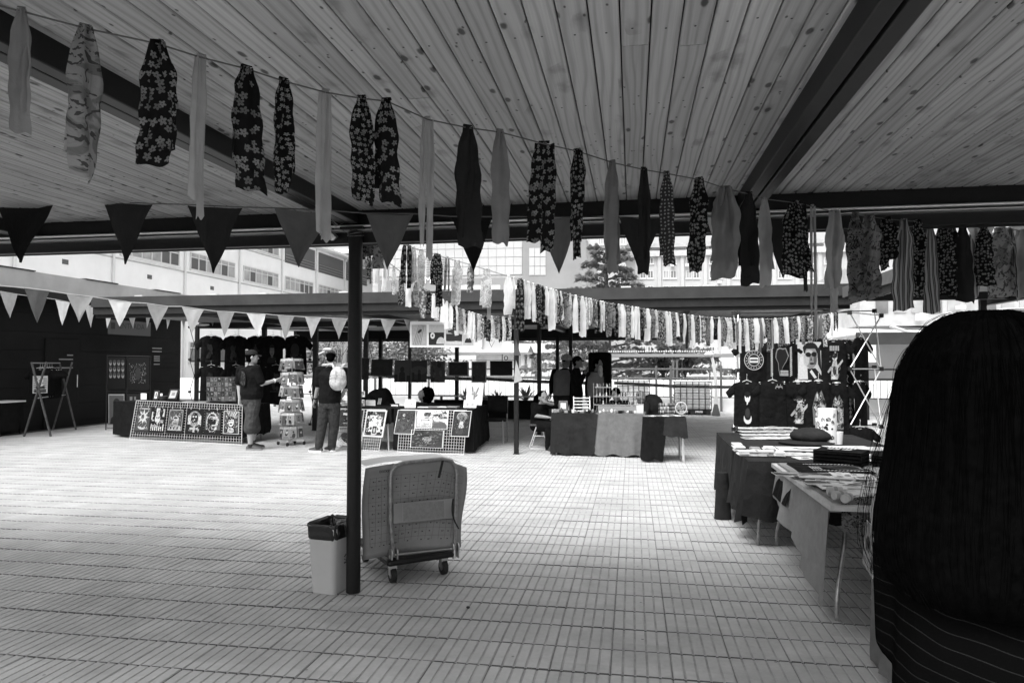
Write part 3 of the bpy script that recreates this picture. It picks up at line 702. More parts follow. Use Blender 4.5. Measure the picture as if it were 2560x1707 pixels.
# planter
pl = thing('planter', 'long dark planter box behind the picture stall', 'planter', (-3.2, 19.2, 0))
pa, pb_ = at(1085, 1010, 18.8).x, at(1372, 1010, 18.8).x
MB().box(((pa + pb_) / 2, 18.85, .27), (pb_ - pa, .1, .5)).build('side_board', M['dark_wall'], pl)
MB().box(((pa + pb_) / 2, 19.25, .24), (pb_ - pa - .02, .7, .46)).build('soil', M['soil'], pl)
MB().box(((pa + pb_) / 2, 18.84, .62), (pb_ - pa, .12, .03)).build('rail', M['frame_light'], pl)
for k in range(5): MB().box((pa + .2 + k * (pb_ - pa - .4) / 4, 18.84, .56), (.06, .06, .1)).build('rail_foot', M['frame_dark'], pl)
def tank(px0, px1, py0, Y, label):
    a, b = at(px0, py0, Y), at(px1, py0, Y); w = b.x - a.x; z1 = a.z; cx_ = (a.x + b.x) / 2
    t = thing('liquid_tank', label, 'tank', (cx_, Y + w / 2, 0), 'caged plastic tanks')
    MB().box((cx_, Y + w / 2, (z1 + .16) / 2), (w - .06, w - .06, z1 - .18)).build('tank_body', M['white'], t, bevel=.04)
    for k in range(7):
        x = a.x + w * k / 6
        MB().tube([(x, Y, .14), (x, Y, z1)], .012, 5).build('cage_bar', M['steel_grey'], t)
    for k in range(6):
        z = .16 + (z1 - .18) * k / 5
        MB().tube([(a.x, Y - .012, z), (b.x, Y - .012, z)], .012, 5).build('cage_bar', M['steel_grey'], t)
    for s in (0, 1):
        for k in range(5):
            z = .16 + (z1 - .18) * k / 4; MB().tube([(a.x + w * s, Y, z), (a.x + w * s, Y + w, z)], .012, 5).build('cage_bar', M['steel_grey'], t)
    MB().box((cx_, Y + w / 2, .145), (w, w, .03)).build('pallet_deck', M['frame_dark'], t)
    for s in (-.42, 0, .42): MB().box((cx_ + s * w, Y + w / 2, .07), (.14, w * .9, .12)).build('pallet_foot', M['frame_dark'], t)
tank(1686, 1778, 953, 21.2, 'white plastic tank in a wire cage standing alone by the fence')
tank(1543, 1624, 950, 21.8, 'white plastic tank in a wire cage behind the bald vendor')
# warning tape with the word PELIGRO
def tape(pts, label):
    pts = [Vector(p) for p in pts]; h = .042; b = MB(); n = 24
    def P(u):
        s = u * (len(pts) - 1); i = min(int(s), len(pts) - 2); q = pts[i].lerp(pts[i + 1], s - i); return q
    b.grid(lambda u, v: P(u) + V(0, .012 * math.sin(u * 19) * (v - .5), (v - .5) * 2 * h - .02 * math.sin(u * PI)), 30, 2)
    o = tag(b.build('warning_tape', M['panel_grey']), label, 'tape', 'warning tapes')
    L = (pts[-1] - pts[0]).length; t = MB(); k = int(L / .55)
    for i in range(k):
        u = (i + .5) / k; c = P(u) + V(0, -.012, -.02 * math.sin(u * PI)); d = (P(min(1, u + .02)) - P(max(0, u - .02))).normalized()
        put_text(t, 'PELIGRO', c, d, EZ, .078, maxw=.36)
    stuff(t.build('lettering', M['rubber'], o))
tape([at(1535, 957, 20), at(1700, 964, 20), at(1895, 968, 20)], 'barrier tape lettered PELIGRO stretched in front of the lone white tank')
tape([at(1208, 946, 17.8), at(1300, 950, 17.8), at(1500, 958, 18.2)], 'barrier tape lettered PELIGRO stretched across behind the seated person with dreadlocks')
tape([at(912, 934, 17.6), at(985, 939, 17.6), at(1060, 942, 17.6), at(1205, 948, 17.8)], 'barrier tape lettered PELIGRO behind the dark hanging pictures')
# white lamp post with drooping head, and two distant street lamps
def lamp_post(name, label, base, pts, r, head, m='white'):
    t = thing(name, label, 'street lamp', base, None)
    MB().tube([base] + pts, r, 8).build('pole', M[m], t, smooth=True)
    c, s = head; MB().ell(c, s, 14, 8).build('lamp_head', M['white'], t, smooth=True)
    MB().lathe(base, [(r * 2.6, 0), (r * 2.6, .05), (r * 1.3, .3), (r, .34)], 10).build('foot', M['frame_dark'], t, smooth=True)
B = at(1790, 1032, 21); B.z = .01
lamp_post('lamp_post', 'white lamp post with curved neck right of the lone tank', B, [at(1790, 960, 21), at(1785, 915, 21), at(1780, 893, 21)], .045, (at(1773, 886, 21), (.14, .12, .08)))
B = at(375, 1000, 25); B.z = .04
lamp_post('lamp_post', 'street lamp with pale oval head seen under the roof at left', B, [at(375, 920, 25), at(385, 905, 25), at(405, 889, 25)], .03, (at(416, 888, 25), (.2, .12, .05)), 'frame_light')
B = at(788, 1000, 26); B.z = .04
lamp_post('lamp_post', 'street lamp with pale head behind the man with the backpack', B, [at(788, 900, 26), at(798, 884, 26), at(812, 878, 26)], .03, (at(818, 873, 26), (.18, .12, .05)), 'frame_light')
B = at(1705, 1000, 30); B.z = .04
lamp_post('lamp_post', 'small lamp with domed pale head before the clipped trees', B, [at(1705, 900, 30)], .03, (at(1705, 896, 30), (.1, .1, .06)), 'frame_dark')
# low shelter roof between the cedar and the tanks
sh = thing('shelter', 'thin flat shelter roof on slim posts in front of the stone building', 'shelter', at(1700, 905, 29))
a, b = at(1520, 884, 29), at(1870, 892, 29)
MB().box(((a.x + b.x) / 2, 30.2, (a.z + b.z) / 2), (b.x - a.x, 2.4, .12)).build('roof', M['panel_grey'], sh)
for px in (1683, 1692): q = at(px, 900, 29.1); MB().box((q.x, 29.1, q.z / 2), (.08, .08, q.z)).build('post', M['frame_dark'], sh)
cg = MB()
for k in range(60): cg.box((a.x + (b.x - a.x) * (k + .5) / 60, 29.02, a.z + .09), (.05, .05, .05))
stuff(cg.build('roof_corrugation', M['frame_light'], sh))
# pavilion wall with ironwork curl, behind the mid stall
pv = thing('white_pavilion', 'low white pavilion with dark openings behind the picture stall', 'building', at(1290, 900, 33))
box_px(MB(), 1190, 858, 1400, 882, 33, 4).build('wall', M['white_paint'], pv)
box_px(MB(), 1190, 882, 1330, 935, 33.5, 3).build('wall', M['concrete_light'], pv)
box_px(MB(), 1000, 880, 1330, 886, 32.6, 3).build('roof_edge', M['panel_grey'], pv)
for x0 in (1302, 1318, 1362, 1378): box_px(MB(), x0, 884, x0 + 9, 940, 33.2, .3).build('column', M['white_paint'], pv)
box_px(MB(), 1390, 882, 1398, 940, 33.6, .4).build('column', M['frame_dark'], pv)
t = MB(); put_text(t, 'Jo', at(1262, 893, 32.9), EX, EZ, .45); put_text(t, 'a', at(1288, 896, 32.9), EX, EZ, .45); stuff(t.build('painted_letters', M['rubber'], pv))
t = MB(); p = at(1327, 876, 32.9); t.poly([p + V(-.15, 0, -.1), p + V(.15, 0, -.1), p + V(0, 0, .25)]); t.build('painted_triangle', M['frame_dark'], pv)

# ================================================================ VEGETATION
def leafmat(name, g):
    m, nt, b = newmat(name, .6, .25); tc = nd(nt, 'ShaderNodeTexCoord'); n = nd(nt, 'ShaderNodeTexNoise', i_Scale=1.2, i_Detail=4.); nt.links.new(tc.outputs['Object'], n.inputs['Vector'])
    nt.links.new(mixg(nt, n.outputs[0], g * .4, g * 1.7), b.inputs['Base Color']); translucent(m, nt, b, .25); return m
M['leaf_dark'] = leafmat('cedar_needles', .18); M['leaf_mid'] = leafmat('shrub_leaves', .13); M['leaf_pale'] = leafmat('pale_leaves', .2)
def crown_tree(name, label, base, h, rx, rz, n, leaf, m='leaf_mid', trunk=.12, seed=1, lean=0, grp=None):
    r = random.Random(seed); t = thing(name, label, 'tree', base, grp); base = Vector(base)
    tb = MB(); top = base + V(lean, 0, h * .7)
    tb.tube([base, base.lerp(top, .5) + V(.06, .03, 0), top], [trunk, trunk * .75, trunk * .4], 8)
    cl = []
    for k in range(9):
        a = r.uniform(0, 2 * PI); q = base + V(lean + rx * .75 * math.cos(a) * r.uniform(.3, 1), rx * .75 * math.sin(a) * r.uniform(.3, 1), h + r.uniform(-rz, rz) * .75)
        st = base.lerp(top, r.uniform(.45, 1)); tb.tube([st, st.lerp(q, .5) + V(0, 0, .1), q], [trunk * .4, trunk * .25, trunk * .1], 5); cl.append(q)
    tb.build('trunk', M['bark'], t)
    c = MB()
    for k in range(n):
        q = r.choice(cl); p = q + V(r.gauss(0, rx * .28), r.gauss(0, rx * .28), r.gauss(0, rz * .28))
        d = V(r.uniform(-1, 1), r.uniform(-1, 1), r.uniform(-.6, .6)).normalized(); e = d.orthogonal().normalized(); s = leaf * r.uniform(.6, 1.4)
        c.add([p, p + d * s * .5 + e * s * .3, p + d * s, p + d * s * .5 - e * s * .3], [(0, 1, 2, 3)])
    stuff(c.build('crown', M[m], t)); return t
def cedar(name, label, base, h, R, seed, z0=1.2, n=26):
    r = random.Random(seed); t = thing(name, label, 'tree', base); base = Vector(base)
    MB().tube([base, base + V(.05, 0, h * .5), base + V(0, 0, h)], [.26, .17, .03], 9).build('trunk', M['bark'], t)
    br = MB(); c = MB()
    for k in range(n):
        z = z0 + (h - z0) * (k / n) ** 1.1; L = R * (1 - .86 * k / n) * r.uniform(.75, 1.1); a = k * 2.4 + r.uniform(-.3, .3)
        d = V(math.cos(a), math.sin(a), 0); s = base + V(0, 0, z); e = s + d * L + V(0, 0, r.uniform(-.1, .25) * L * .5)
        m_ = s.lerp(e, .5) + V(0, 0, .08 * L); br.tube([s, m_, e], [.06, .04, .012], 5)
        for q in range(int(190 * L / R) + 60):
            u = r.uniform(.15, 1) ** .8; p = s.lerp(m_, u * 2) if u < .5 else m_.lerp(e, u * 2 - 1)
            side = d.cross(EZ) * r.uniform(-1, 1) * L * .26 * (1.15 - u) ** .5; p = p + side
            dd = (d * r.uniform(.2, 1) + side.normalized() * r.uniform(.2, 1) + V(0, 0, r.uniform(-.25, .2))).normalized(); w = EZ.cross(dd).normalized(); ss = r.uniform(.16, .42); p = p + V(0, 0, r.gauss(0, .07))
            c.add([p, p + dd * ss * .4 + w * ss * .16, p + dd * ss + V(0, 0, -.05), p + dd * ss * .4 - w * ss * .16], [(0, 1, 2, 3)])
            if q % 2: c.add([p, p + dd * ss * .5 + V(0, 0, .09), p + dd * ss * .9, p + dd * ss * .4 - V(0, 0, .07)], [(0, 1, 2, 3)])
    br.build('branch', M['bark'], t)['kind'] = 'stuff'; stuff(c.build('crown', M['leaf_dark'], t)); return t
b_ = at(1515, 908, 33); cedar('cedar_tree', 'tall dark cedar with tiered branches rising behind the far roof', (b_.x, 33, .04), 7.0, 5.2, 4, z0=.5, n=44)
b_ = at(1650, 908, 34.5); cedar('cedar_tree', 'low spreading cedar branches seen under the roof above the tanks', (b_.x + .8, 36, .04), 3.4, 3.6, 9, z0=1.0, n=12)
b_ = at(1345, 908, 44); cedar('cedar_tree', 'small cedar tip peeking over the far roof left of the tall cedar', (b_.x, 44, .04), 5.9, 3.6, 6, z0=2.5, n=18)
for i, (px, Y, h, rx, rz, m, lab) in enumerate([(800, 31, 1.9, 1.3, .9, 'leaf_pale', 'pale thin-leaved tree behind the man with the backpack'), (935, 30, 1.9, 1.3, 1.0, 'leaf_pale', 'pale leafy tree right of the thick near post'),
        (1010, 31, 1.8, 1.5, 1.0, 'leaf_mid', 'leafy tree behind the dark pictures, left of the white banner'), (1085, 33, 1.7, 1.4, .9, 'leaf_mid', 'leafy tree behind the white picture banner'), (1440, 36, 2.2, 1.6, 1.0, 'leaf_mid', 'leafy tree behind the hard hat man'),
        (1660, 32, 1.5, .55, .5, 'leaf_mid', 'small round clipped tree left of the domed lamp'), (1712, 32, 1.45, .6, .55, 'leaf_mid', 'small round clipped tree at the domed lamp')]):
    b_ = at(px, 908, Y); crown_tree('leafy_tree', lab, (b_.x, Y, .04), h, rx, rz, 1500 if rx > 1 else 700, .16, m, .07, 20 + i, grp='trees beyond the fence')
# bare twiggy branches in the gap behind the shoppers
tw = MB(); r = random.Random(14)
def twig(p, d, L, rr, dep):
    q = p + d * L; tw.tube([p, p.lerp(q, .5) + V(r.uniform(-.03, .03), 0, r.uniform(-.03, .03)), q], [rr, rr * .8, rr * .6], 4)
    if dep:
        for _ in range(3): twig(p.lerp(q, r.uniform(.5, 1)), (d + V(r.uniform(-.7, .7), r.uniform(-.4, .4), r.uniform(-.2, .5))).normalized(), L * .62, rr * .6, dep - 1)
p0 = at(852, 930, 29); twig(p0, V(.1, 0, 1), .9, .03, 3); twig(p0 + V(-.5, 0, 0), V(-.15, 0, 1), .95, .025, 3)
tag(tw.build('bare_shrub', M['bark']), 'bare twiggy shrub seen between the backpack man and the near post', 'shrub')
def agave(label, c, R, n, seed, m='leaf_mid'):
    r = random.Random(seed); t = thing('agave_plant', label, 'plant', c, 'spiky plants in the planter'); c = Vector(c)
    for k in range(n):
        a = k * 2.4; el = r.uniform(.35, 1.3); L = R * r.uniform(.75, 1.1); d = V(math.cos(a) * math.cos(el), math.sin(a) * math.cos(el), math.sin(el)); w = EZ.cross(d).normalized() * R * .075
        q = c + d * L * .5 + V(0, 0, .04); e = c + d * L
        MB().add([c - w * .6, c + w * .6, q + w, q - w, e, q - V(0, 0, .02)], [(0, 1, 2, 5), (0, 5, 3), (3, 5, 4), (5, 2, 4)]).build('leaf', M[m], t)
for px, py, Y, R, n, lab, m in ((1243, 995, 19.2, .34, 18, 'spiky agave left of the slim black post', 'leaf_mid'), (1315, 995, 19.25, .42, 22, 'pale spiky yucca right of the slim black post', 'leaf_pale'), (1365, 993, 19.3, .36, 16, 'leafy spiky plant behind the seated person with dreadlocks', 'leaf_pale'), (1212, 998, 19.3, .25, 14, 'small spiky plant at the standing white poster', 'leaf_pale'), (1165, 985, 19.35, .4, 14, 'tall spiky plant behind the seated woman at the picture stall', 'leaf_mid')):
    p = at(px, py, Y); p.z = .46; agave(lab, p, R * 1.2, n, px, m)
b_ = at(383, 965, 21); b_.z = .01; crown_tree('shrub', 'pale airy shrub behind the small framed pictures', b_, .55, .42, .45, 500, .1, 'leaf_pale', .02, 77)
# ================================================================ STRINGS OF CLOTH STRIPS AND PENNANTS
def ordn(k):
    return '%d%s' % (k, 'th' if 10 <= k % 100 <= 20 else {1: 'st', 2: 'nd', 3: 'rd'}.get(k % 10, 'th'))
def sm(t): t = max(0, min(1, t)); return t * t * (3 - 2 * t)
def strip_sheet(mb, top, L, W, ax, nm, r, drift=0, nv=16, nu=6, w0=.45):
    ph = r.uniform(0, 6); tw = r.uniform(-.9, .9); cur = r.uniform(.12, .3) * r.choice((-1, 1)); slant = r.uniform(-.05, .05) * W / L; amp = r.uniform(.02, .06)
    pl = r.uniform(.06, .15); pf = r.uniform(7, 13)
    def f(u, v):
        a = tw * v; x = ax * math.cos(a) + nm * math.sin(a); y = nm * math.cos(a) - ax * math.sin(a)
        wid = W * (w0 + (1 - w0) * sm(v / .26)) * (1 + .05 * math.sin(5 * v + ph) + .02 * math.sin(11 * v + 2 * ph))
        s = u - .5
        edge = .04 * math.sin(23 * v + ph) * (1 if s > 0 else -1) * abs(s) * 2
        p = Vector(top) + x * (s * wid + edge * wid + drift * v + W * .12 * math.sin(3 * v + ph) * v) - V(0, 0, v * L * (1 + slant * s * 6 + .012 * math.sin(9 * u + ph) * v))
        return p + y * (cur * W * (1 - 4 * s * s) * sm(v * 2) + amp * W * 3 * math.sin(6 * v + 5 * s + ph) * v + pl * W * math.sin(pf * s + ph + 1.5 * v) * (1 - .45 * v) + .03 * W * math.sin(17 * v + 8 * s + ph))
    mb.grid(f, nu, nv, uv=(W, L))
def cloth_strip(kind, top, L, W, label, grp, seed, ax=None, split=False, hi=True):
    r = random.Random(seed); a = r.uniform(-.45, .45); b0 = (Vector(top) - EYE); b0.z = 0; b0.normalize()
    rt0 = V(b0.y, -b0.x, 0); ax = rt0 * math.cos(a) + b0 * math.sin(a); nm = V(-ax.y, ax.x, 0)
    mb = MB(); nv, nu = (20, 12) if hi else (8, 3); top = Vector(top)
    if split:
        g = W * .27
        strip_sheet(mb, top - ax * g * .6 + V(0, 0, .004), L * r.uniform(.84, .97), W * .46, ax, nm, r, -g * .8, nv, nu, .7)
        strip_sheet(mb, top + ax * g * .6 + nm * .012 + V(0, 0, .004), L, W * .46, ax, nm, r, -g * .1, nv, nu, .7)
    else:
        strip_sheet(mb, top + V(0, 0, .005) - nm * .006, L, W, ax, nm, r, r.uniform(-.12, .12) * W, nv, nu)
        strip_sheet(mb, top + V(0, 0, .005) + nm * .01, L * r.uniform(.75, .98), W * r.uniform(.6, .92), ax, nm, r, r.uniform(-.3, .3) * W, nv, nu)
    # the fold over the string
    mb.grid(lambda u, v: top + ax * ((u - .5) * W * .36) + nm * (.009 * math.cos(PI * v) * -1) + V(0, 0, .005 + .008 * math.sin(PI * v)), 2, 4, uv=(W * .36, .03))
    o = mb.build('cloth_strip', CL[kind], smooth='all'); tag(o, label, 'cloth strip', grp); return o
near = [(50, 27, 312, 46, 'mid', 0), (196, 66, 418, 78, 'leaf', 0), (361, 101, 385, 86, 'big', 0), (462, 133, 505, 58, 'light', 1), (566, 159, 447, 74, 'big', 0), (651, 187, 450, 62, 'small', 0), (748, 213, 556, 54, 'light', 1),
        (831, 227, 468, 60, 'small', 0), (888, 233, 475, 66, 'big', 0), (982, 275, 598, 44, 'light', 1), (1074, 294, 572, 64, 'dark', 0), (1148, 304, 566, 46, 'mid', 0), (1250, 331, 580, 80, 'big', 1), (1326, 348, 600, 50, 'small', 0),
        (1407, 374, 633, 40, 'mid', 0), (1478, 390, 632, 32, 'dark', 0), (1531, 399, 615, 38, 'dots', 0), (1606, 413, 628, 50, 'small', 0), (1666, 433, 642, 70, 'mid', 0), (1720, 446, 657, 46, 'dark', 0), (1756, 457, 660, 32, 'light', 0),
        (1826, 466, 640, 60, 'small', 0), (1848, 470, 672, 16, 'dark', 0), (1866, 475, 782, 18, 'light', 1), (1918, 487, 720, 42, 'light', 0), (1965, 493, 690, 34, 'camo', 0), (1996, 498, 690, 48, 'leaf', 0), (2036, 503, 622, 44, 'small', 0),
        (2076, 507, 715, 38, 'stripe', 0), (2106, 509, 682, 30, 'small', 0), (2136, 520, 722, 30, 'stripe', 0), (2167, 523, 682, 40, 'small', 0), (2188, 524, 685, 28, 'big', 0), (2211, 522, 697, 32, 'dark', 0), (2236, 525, 686, 22, 'stripe', 0),
        (2260, 522, 660, 34, 'small', 0), (2298, 526, 686, 48, 'leaf', 0), (2322, 527, 682, 22, 'stripe', 0), (2346, 530, 692, 38, 'mid', 0), (2400, 535, 700, 44, 'small', 0), (2450, 538, 700, 44, 'leaf', 0)]
K = 1.0884; npts = []
def zs(dx): return lerp(2.43, 2.345, max(0, min(1, dx / 2352)))
for i, (dx, y0, y1, w, k, sp) in enumerate(near):
    z = zs(dx); p = gnd(dx * K, y0 * K, z); npts.append(p)
    dep = (p - EYE).dot(FW); L = (y1 - y0) * K / FPX * dep; W = w * K / FPX * dep * (.86 if dx < 1880 else 1.12)
    cloth_strip(k, p, L, W, '%s, %s from the left on the near string' % (CLW[k], ordn(i + 1)), 'cloth strips on the near string', 100 + i, split=bool(sp))
left_end = gnd(-160 * K, -22 * K, 2.44)
st = MB(); st.tube([left_end] + npts + [npts[-1] + (npts[-1] - npts[-2]) * 4], .0026, 5)
tag(st.build('hanging_string', M['string_dark']), 'thin string under the board ceiling carrying the large cloth strips', 'string')
# far strings
def line_pts(pxs, Y0, Y1):
    x0, x1 = pxs[0][0], pxs[-1][0]; out = []
    for (x, y) in pxs:
        t = (x - x0) / (x1 - x0); Y = 1 / lerp(1 / Y0, 1 / Y1, t); out.append(at(x, y, Y))
    return out
def on_line(pxs, Y0, Y1, x):
    for (a, b) in zip(pxs[:-1], pxs[1:]):
        if a[0] <= x <= b[0]:
            y = lerp(a[1], b[1], (x - a[0]) / (b[0] - a[0])); t = (x - pxs[0][0]) / (pxs[-1][0] - pxs[0][0]); return at(x, y, 1 / lerp(1 / Y0, 1 / Y1, t))
LA = [(893, 548), (949, 582), (1022, 616), (1117, 645), (1170, 660), (1262, 688), (1308, 703), (1400, 731), (1502, 755), (1578, 768), (1668, 782), (1757, 793), (1859, 799), (1948, 797), (2060, 788), (2140, 770)]
ta = [(905, 95, 18, 'big'), (925, 75, 16, 'camo'), (945, 95, 26, 'leaf'), (968, 110, 15, 'white'), (1017, 108, 28, 'big'), (1034, 90, 12, 'lace'), (1053, 98, 17, 'lace'), (1091, 78, 25, 'small'), (1098, 130, 16, 'small'), (1118, 98, 14, 'leaf'), (1143, 112, 22, 'lace'), (1176, 72, 16, 'fleur'), (1215, 98, 22, 'lace'), (1222, 125, 10, 'grey'),
      (1271, 98, 20, 'white'), (1300, 130, 22, 'big'), (1321, 92, 15, 'white'), (1344, 92, 15, 'small'), (1356, 105, 12, 'big'), (1377, 103, 17, 'white'), (1390, 80, 12, 'white'), (1400, 70, 14, 'white'), (1413, 85, 16, 'leaf'), (1439, 93, 12, 'white'), (1456, 100, 13, 'white'), (1473, 66, 8, 'lace'), (1484, 66, 10, 'leaf'), (1495, 80, 12, 'big'),
      (1506, 72, 15, 'white'), (1522, 85, 13, 'leaf'), (1540, 80, 10, 'big'), (1555, 80, 16, 'white'), (1571, 92, 13, 'fleur'), (1590, 80, 14, 'white'), (1603, 70, 13, 'small'), (1619, 80, 14, 'white'), (1632, 70, 12, 'leaf'), (1650, 75, 18, 'tiny'), (1666, 80, 12, 'white'), (1684, 70, 12, 'tiny'), (1696, 70, 14, 'small'), (1705, 70, 8, 'small'), (1715, 85, 8, 'dark'), (1731, 80, 12, 'white'),
      (1743, 62, 14, 'tiny'), (1758, 62, 12, 'fleur'), (1780, 66, 10, 'white'), (1789, 45, 7, 'small'), (1798, 90, 6, 'white'), (1809, 60, 13, 'tiny'), (1819, 70, 10, 'lace'), (1831, 60, 12, 'small'), (1841, 65, 9, 'leaf'), (1850, 85, 7, 'white'), (1860, 65, 13, 'lace'), (1874, 75, 11, 'tiny'), (1887, 60, 12, 'white'), (1900, 85, 9, 'stripe'), (1910, 50, 12, 'small'), (1930, 75, 7, 'stripe'), (1938, 62, 13, 'white'),
      (1952, 70, 14, 'tiny'), (1960, 50, 8, 'white'), (1971, 70, 12, 'small'), (1986, 55, 13, 'tiny'), (2002, 55, 12, 'fleur'), (2013, 55, 10, 'small'), (2036, 58, 10, 'small'), (2044, 60, 7, 'stripe'), (2052, 58, 7, 'mid'), (2068, 48, 14, 'tiny'), (2090, 50, 12, 'small')]
_r = random.Random(66); _ex = []
for _a, _b in zip(ta[:-1], ta[1:]):
    if _a[0] > 1260 and _b[0] - _a[0] > 9: _ex.append(((_a[0] + _b[0]) / 2 + _r.uniform(-1.5, 1.5), _r.uniform(55, 85) * (1.15 if _a[0] < 1450 else 1), _r.uniform(6, 11), _r.choice(['white', 'white', 'lace', 'white', 'fleur', 'tiny', 'leaf'])))
ta = sorted(ta + _ex)
def string_of(name, label, line, Y0, Y1, items, where, seed):
    o = MB(); o.tube(line_pts(line, Y0, Y1), .004, 5); tag(o.build('hanging_string', M['string']), label, 'string')
    for i, (x, lp, wp, k) in enumerate(items):
        p = on_line(line, Y0, Y1, x)
        if p is None: continue
        dep = (p - EYE).dot(FW); r = random.Random(seed + i)
        cloth_strip(k, p, lp / FPX * dep, wp / FPX * dep * 1.12, '%s, %s on %s' % (CLW[k], ordn(i + 1), where), 'cloth strips on ' + where, seed + i, hi=False, split=(r.random() < .14 and wp > 11))
string_of('a', 'pale string of small cloth strips sagging from the near post to the shirt rack', LA, 4.7, 10.2, ta, 'the long sagging string', 300)
LB = [(893, 590), (950, 640), (1022, 695), (1063, 723), (1095, 745), (1155, 775), (1206, 790), (1262, 793), (1284, 789)]
r = random.Random(41); tb = []
for x in (905, 922, 945, 962, 985, 1003, 1022, 1040, 1058, 1072, 1084, 1094, 1107, 1117, 1127, 1134, 1141, 1150, 1158, 1165, 1173, 1181, 1188, 1195, 1203, 1213, 1221, 1229, 1236, 1243, 1251, 1258, 1266, 1274):
    tb.append((x, r.uniform(48, 66) * lerp(1.35, 1, (x - 905) / 370), r.uniform(9, 15), r.choice(['white', 'white', 'lace', 'fleur', 'tiny', 'small', 'leaf', 'big', 'lace'])))
string_of('b', 'pale string of cloth strips dipping from the near post to the slim post', LB, 4.75, 11.3, tb, 'the short steep string', 500)
# pennants: triangular flags with a hemmed top edge
def pennant(p0, p1, tip, m, label, grp, seed, nb=6):
    r = random.Random(seed); p0, p1, tip = Vector(p0), Vector(p1), Vector(tip); d = p1 - p0; w = d.length; nm = V(-d.y, d.x, 0).normalized(); ph = r.uniform(0, 6); c1 = r.uniform(-.08, .08)
    b = MB()
    def f(u, v):
        q = p0.lerp(p1, u).lerp(tip, v); s = u - .5
        return q + nm * w * (c1 * v + .08 * math.sin(5 * v + ph) * v + .07 * math.sin(7 * s + ph + 3 * v) * (1 - .7 * v)) + V(0, 0, -w * .035 * math.sin(PI * u) * (1 - v)) + d.normalized() * (w * .03 * math.sin(6 * v + ph) * (1 if u > .5 else -1) * v * (1 - v) * 2)
    b.grid(f, nb, nb, uv=(w, w))
    o = b.build('pennant', m, smooth='all'); tag(o, label, 'pennant', grp)
    return o
PM = {'black': plaincloth('black_pennant_cloth', .01, .15), 'dark': plaincloth('charcoal_pennant_cloth', .025, .3), 'mid': plaincloth('grey_pennant_cloth', .11, .35), 'soft': plaincloth('light_grey_pennant_cloth', .42, .5), 'light': plaincloth('pale_pennant_cloth', .62, .5), 'white': plaincloth('white_pennant_cloth', .85, .5)}
PN = {'black': 'black', 'dark': 'charcoal', 'mid': 'grey', 'soft': 'light grey', 'light': 'pale', 'white': 'white'}
big = [(-5, 135, 458, 605, 'black', 57), (232, 345, 462, 607, 'dark', 288), (425, 552, 470, 627, 'dark', 487), (630, 762, 478, 616, 'mid', 694), (838, 948, 490, 620, 'mid', 892), (1035, 1130, 497, 627, 'black', 1090), (1232, 1330, 498, 628, 'mid', 1283), (1422, 1520, 499, 632, 'dark', 1470), (1622, 1712, 499, 625, 'soft', 1664), (1745, 1838, 500, 640, 'dark', 1800), (1912, 2005, 501, 600, 'dark', 1962), (2070, 2150, 503, 610, 'dark', 2112), (2210, 2290, 503, 600, 'soft', 2255)]
tops = []
for i, (x0, x1, y0, yt, k, xt) in enumerate(big):
    Y = 3.95 if x0 < 800 else 4.05 if x0 < 1850 else 4.64
    a, b, c = at(x0 * K, y0 * K, Y), at(x1 * K, (y0 + (6 if x0 < 800 else 1)) * K, Y), at(xt * K, yt * K, Y + .03)
    pennant(a, b, c, PM[k], 'large %s triangular pennant, %s from the left below the near roof edge' % (PN[k], ordn(i + 1)), 'large pennants below the near roof edge', 700 + i, 8); tops += [a, b]
s_ = MB(); s_.tube([at(-80, 455 * K, 3.95)] + tops[:20], .004, 5); tag(s_.build('hanging_string', M['string_dark']), 'dark cord of the large pennants along the near roof edge', 'string')
s_ = MB(); s_.tube(tops[20:], .004, 5); tag(s_.build('hanging_string', M['string_dark']), 'dark cord of the three rightmost large pennants outside the roof edge', 'string')
cl_ = [(60, 125, 723, 807, 'mid'), (166, 232, 738, 806, 'soft'), (270, 330, 752, 816, 'white'), (366, 420, 762, 826, 'soft'), (453, 510, 770, 832, 'light'), (541, 587, 779, 840, 'soft'), (618, 665, 784, 842, 'white'), (692, 735, 789, 850, 'soft'), (761, 802, 793, 845, 'light'), (828, 867, 796, 848, 'soft'), (888, 927, 797, 847, 'white'), (951, 988, 798, 846, 'light'), (1010, 1045, 799, 840, 'light')]
dl = [(0, 45, 732, 795, 'soft'), (138, 176, 752, 813, 'white'), (212, 238, 764, 819, 'light'), (257, 285, 766, 820, 'white'), (315, 342, 771, 822, 'soft'), (360, 380, 775, 820, 'soft'), (410, 432, 776, 822, 'white'), (448, 466, 778, 825, 'light'), (522, 541, 781, 815, 'light'), (588, 602, 784, 816, 'soft')]
def pen_line(items, Y0, Y1, where, seed, ext):
    x0, x1 = items[0][0], items[-1][1]; pts = []
    def YY(x): return 1 / lerp(1 / Y0, 1 / Y1, (x - x0) / (x1 - x0))
    for i, (a, b, y0, yt, k) in enumerate(items):
        sl = 4 if a < 500 else 1
        p, q = at(a, y0 - sl, YY(a)), at(b, y0 + sl, YY(b)); r = random.Random(seed + i); t = at((a + b) / 2 + r.uniform(-3, 3), yt, YY((a + b) / 2)); pts += [p, q]
        pennant(p, q, t, PM[k], '%s pennant, %s from the left on %s' % (PN[k], ordn(i + 1), where), 'pennants on ' + where, seed + i, 5)
    s = MB(); s.tube([at(*ext[0])] + pts + [at(*ext[1])], .006, 5); tag(s.build('hanging_string', M['string']), 'white cord of ' + where, 'string')
pen_line(cl_, 7.2, 12.2, 'the nearer small pennant line at left', 800, ((-120, 705, 6.6), (1120, 800, 12.6)))
pen_line(dl, 10.5, 15.5, 'the farther small pennant line at left', 850, ((-90, 715, 10), (770, 789, 16.5)))
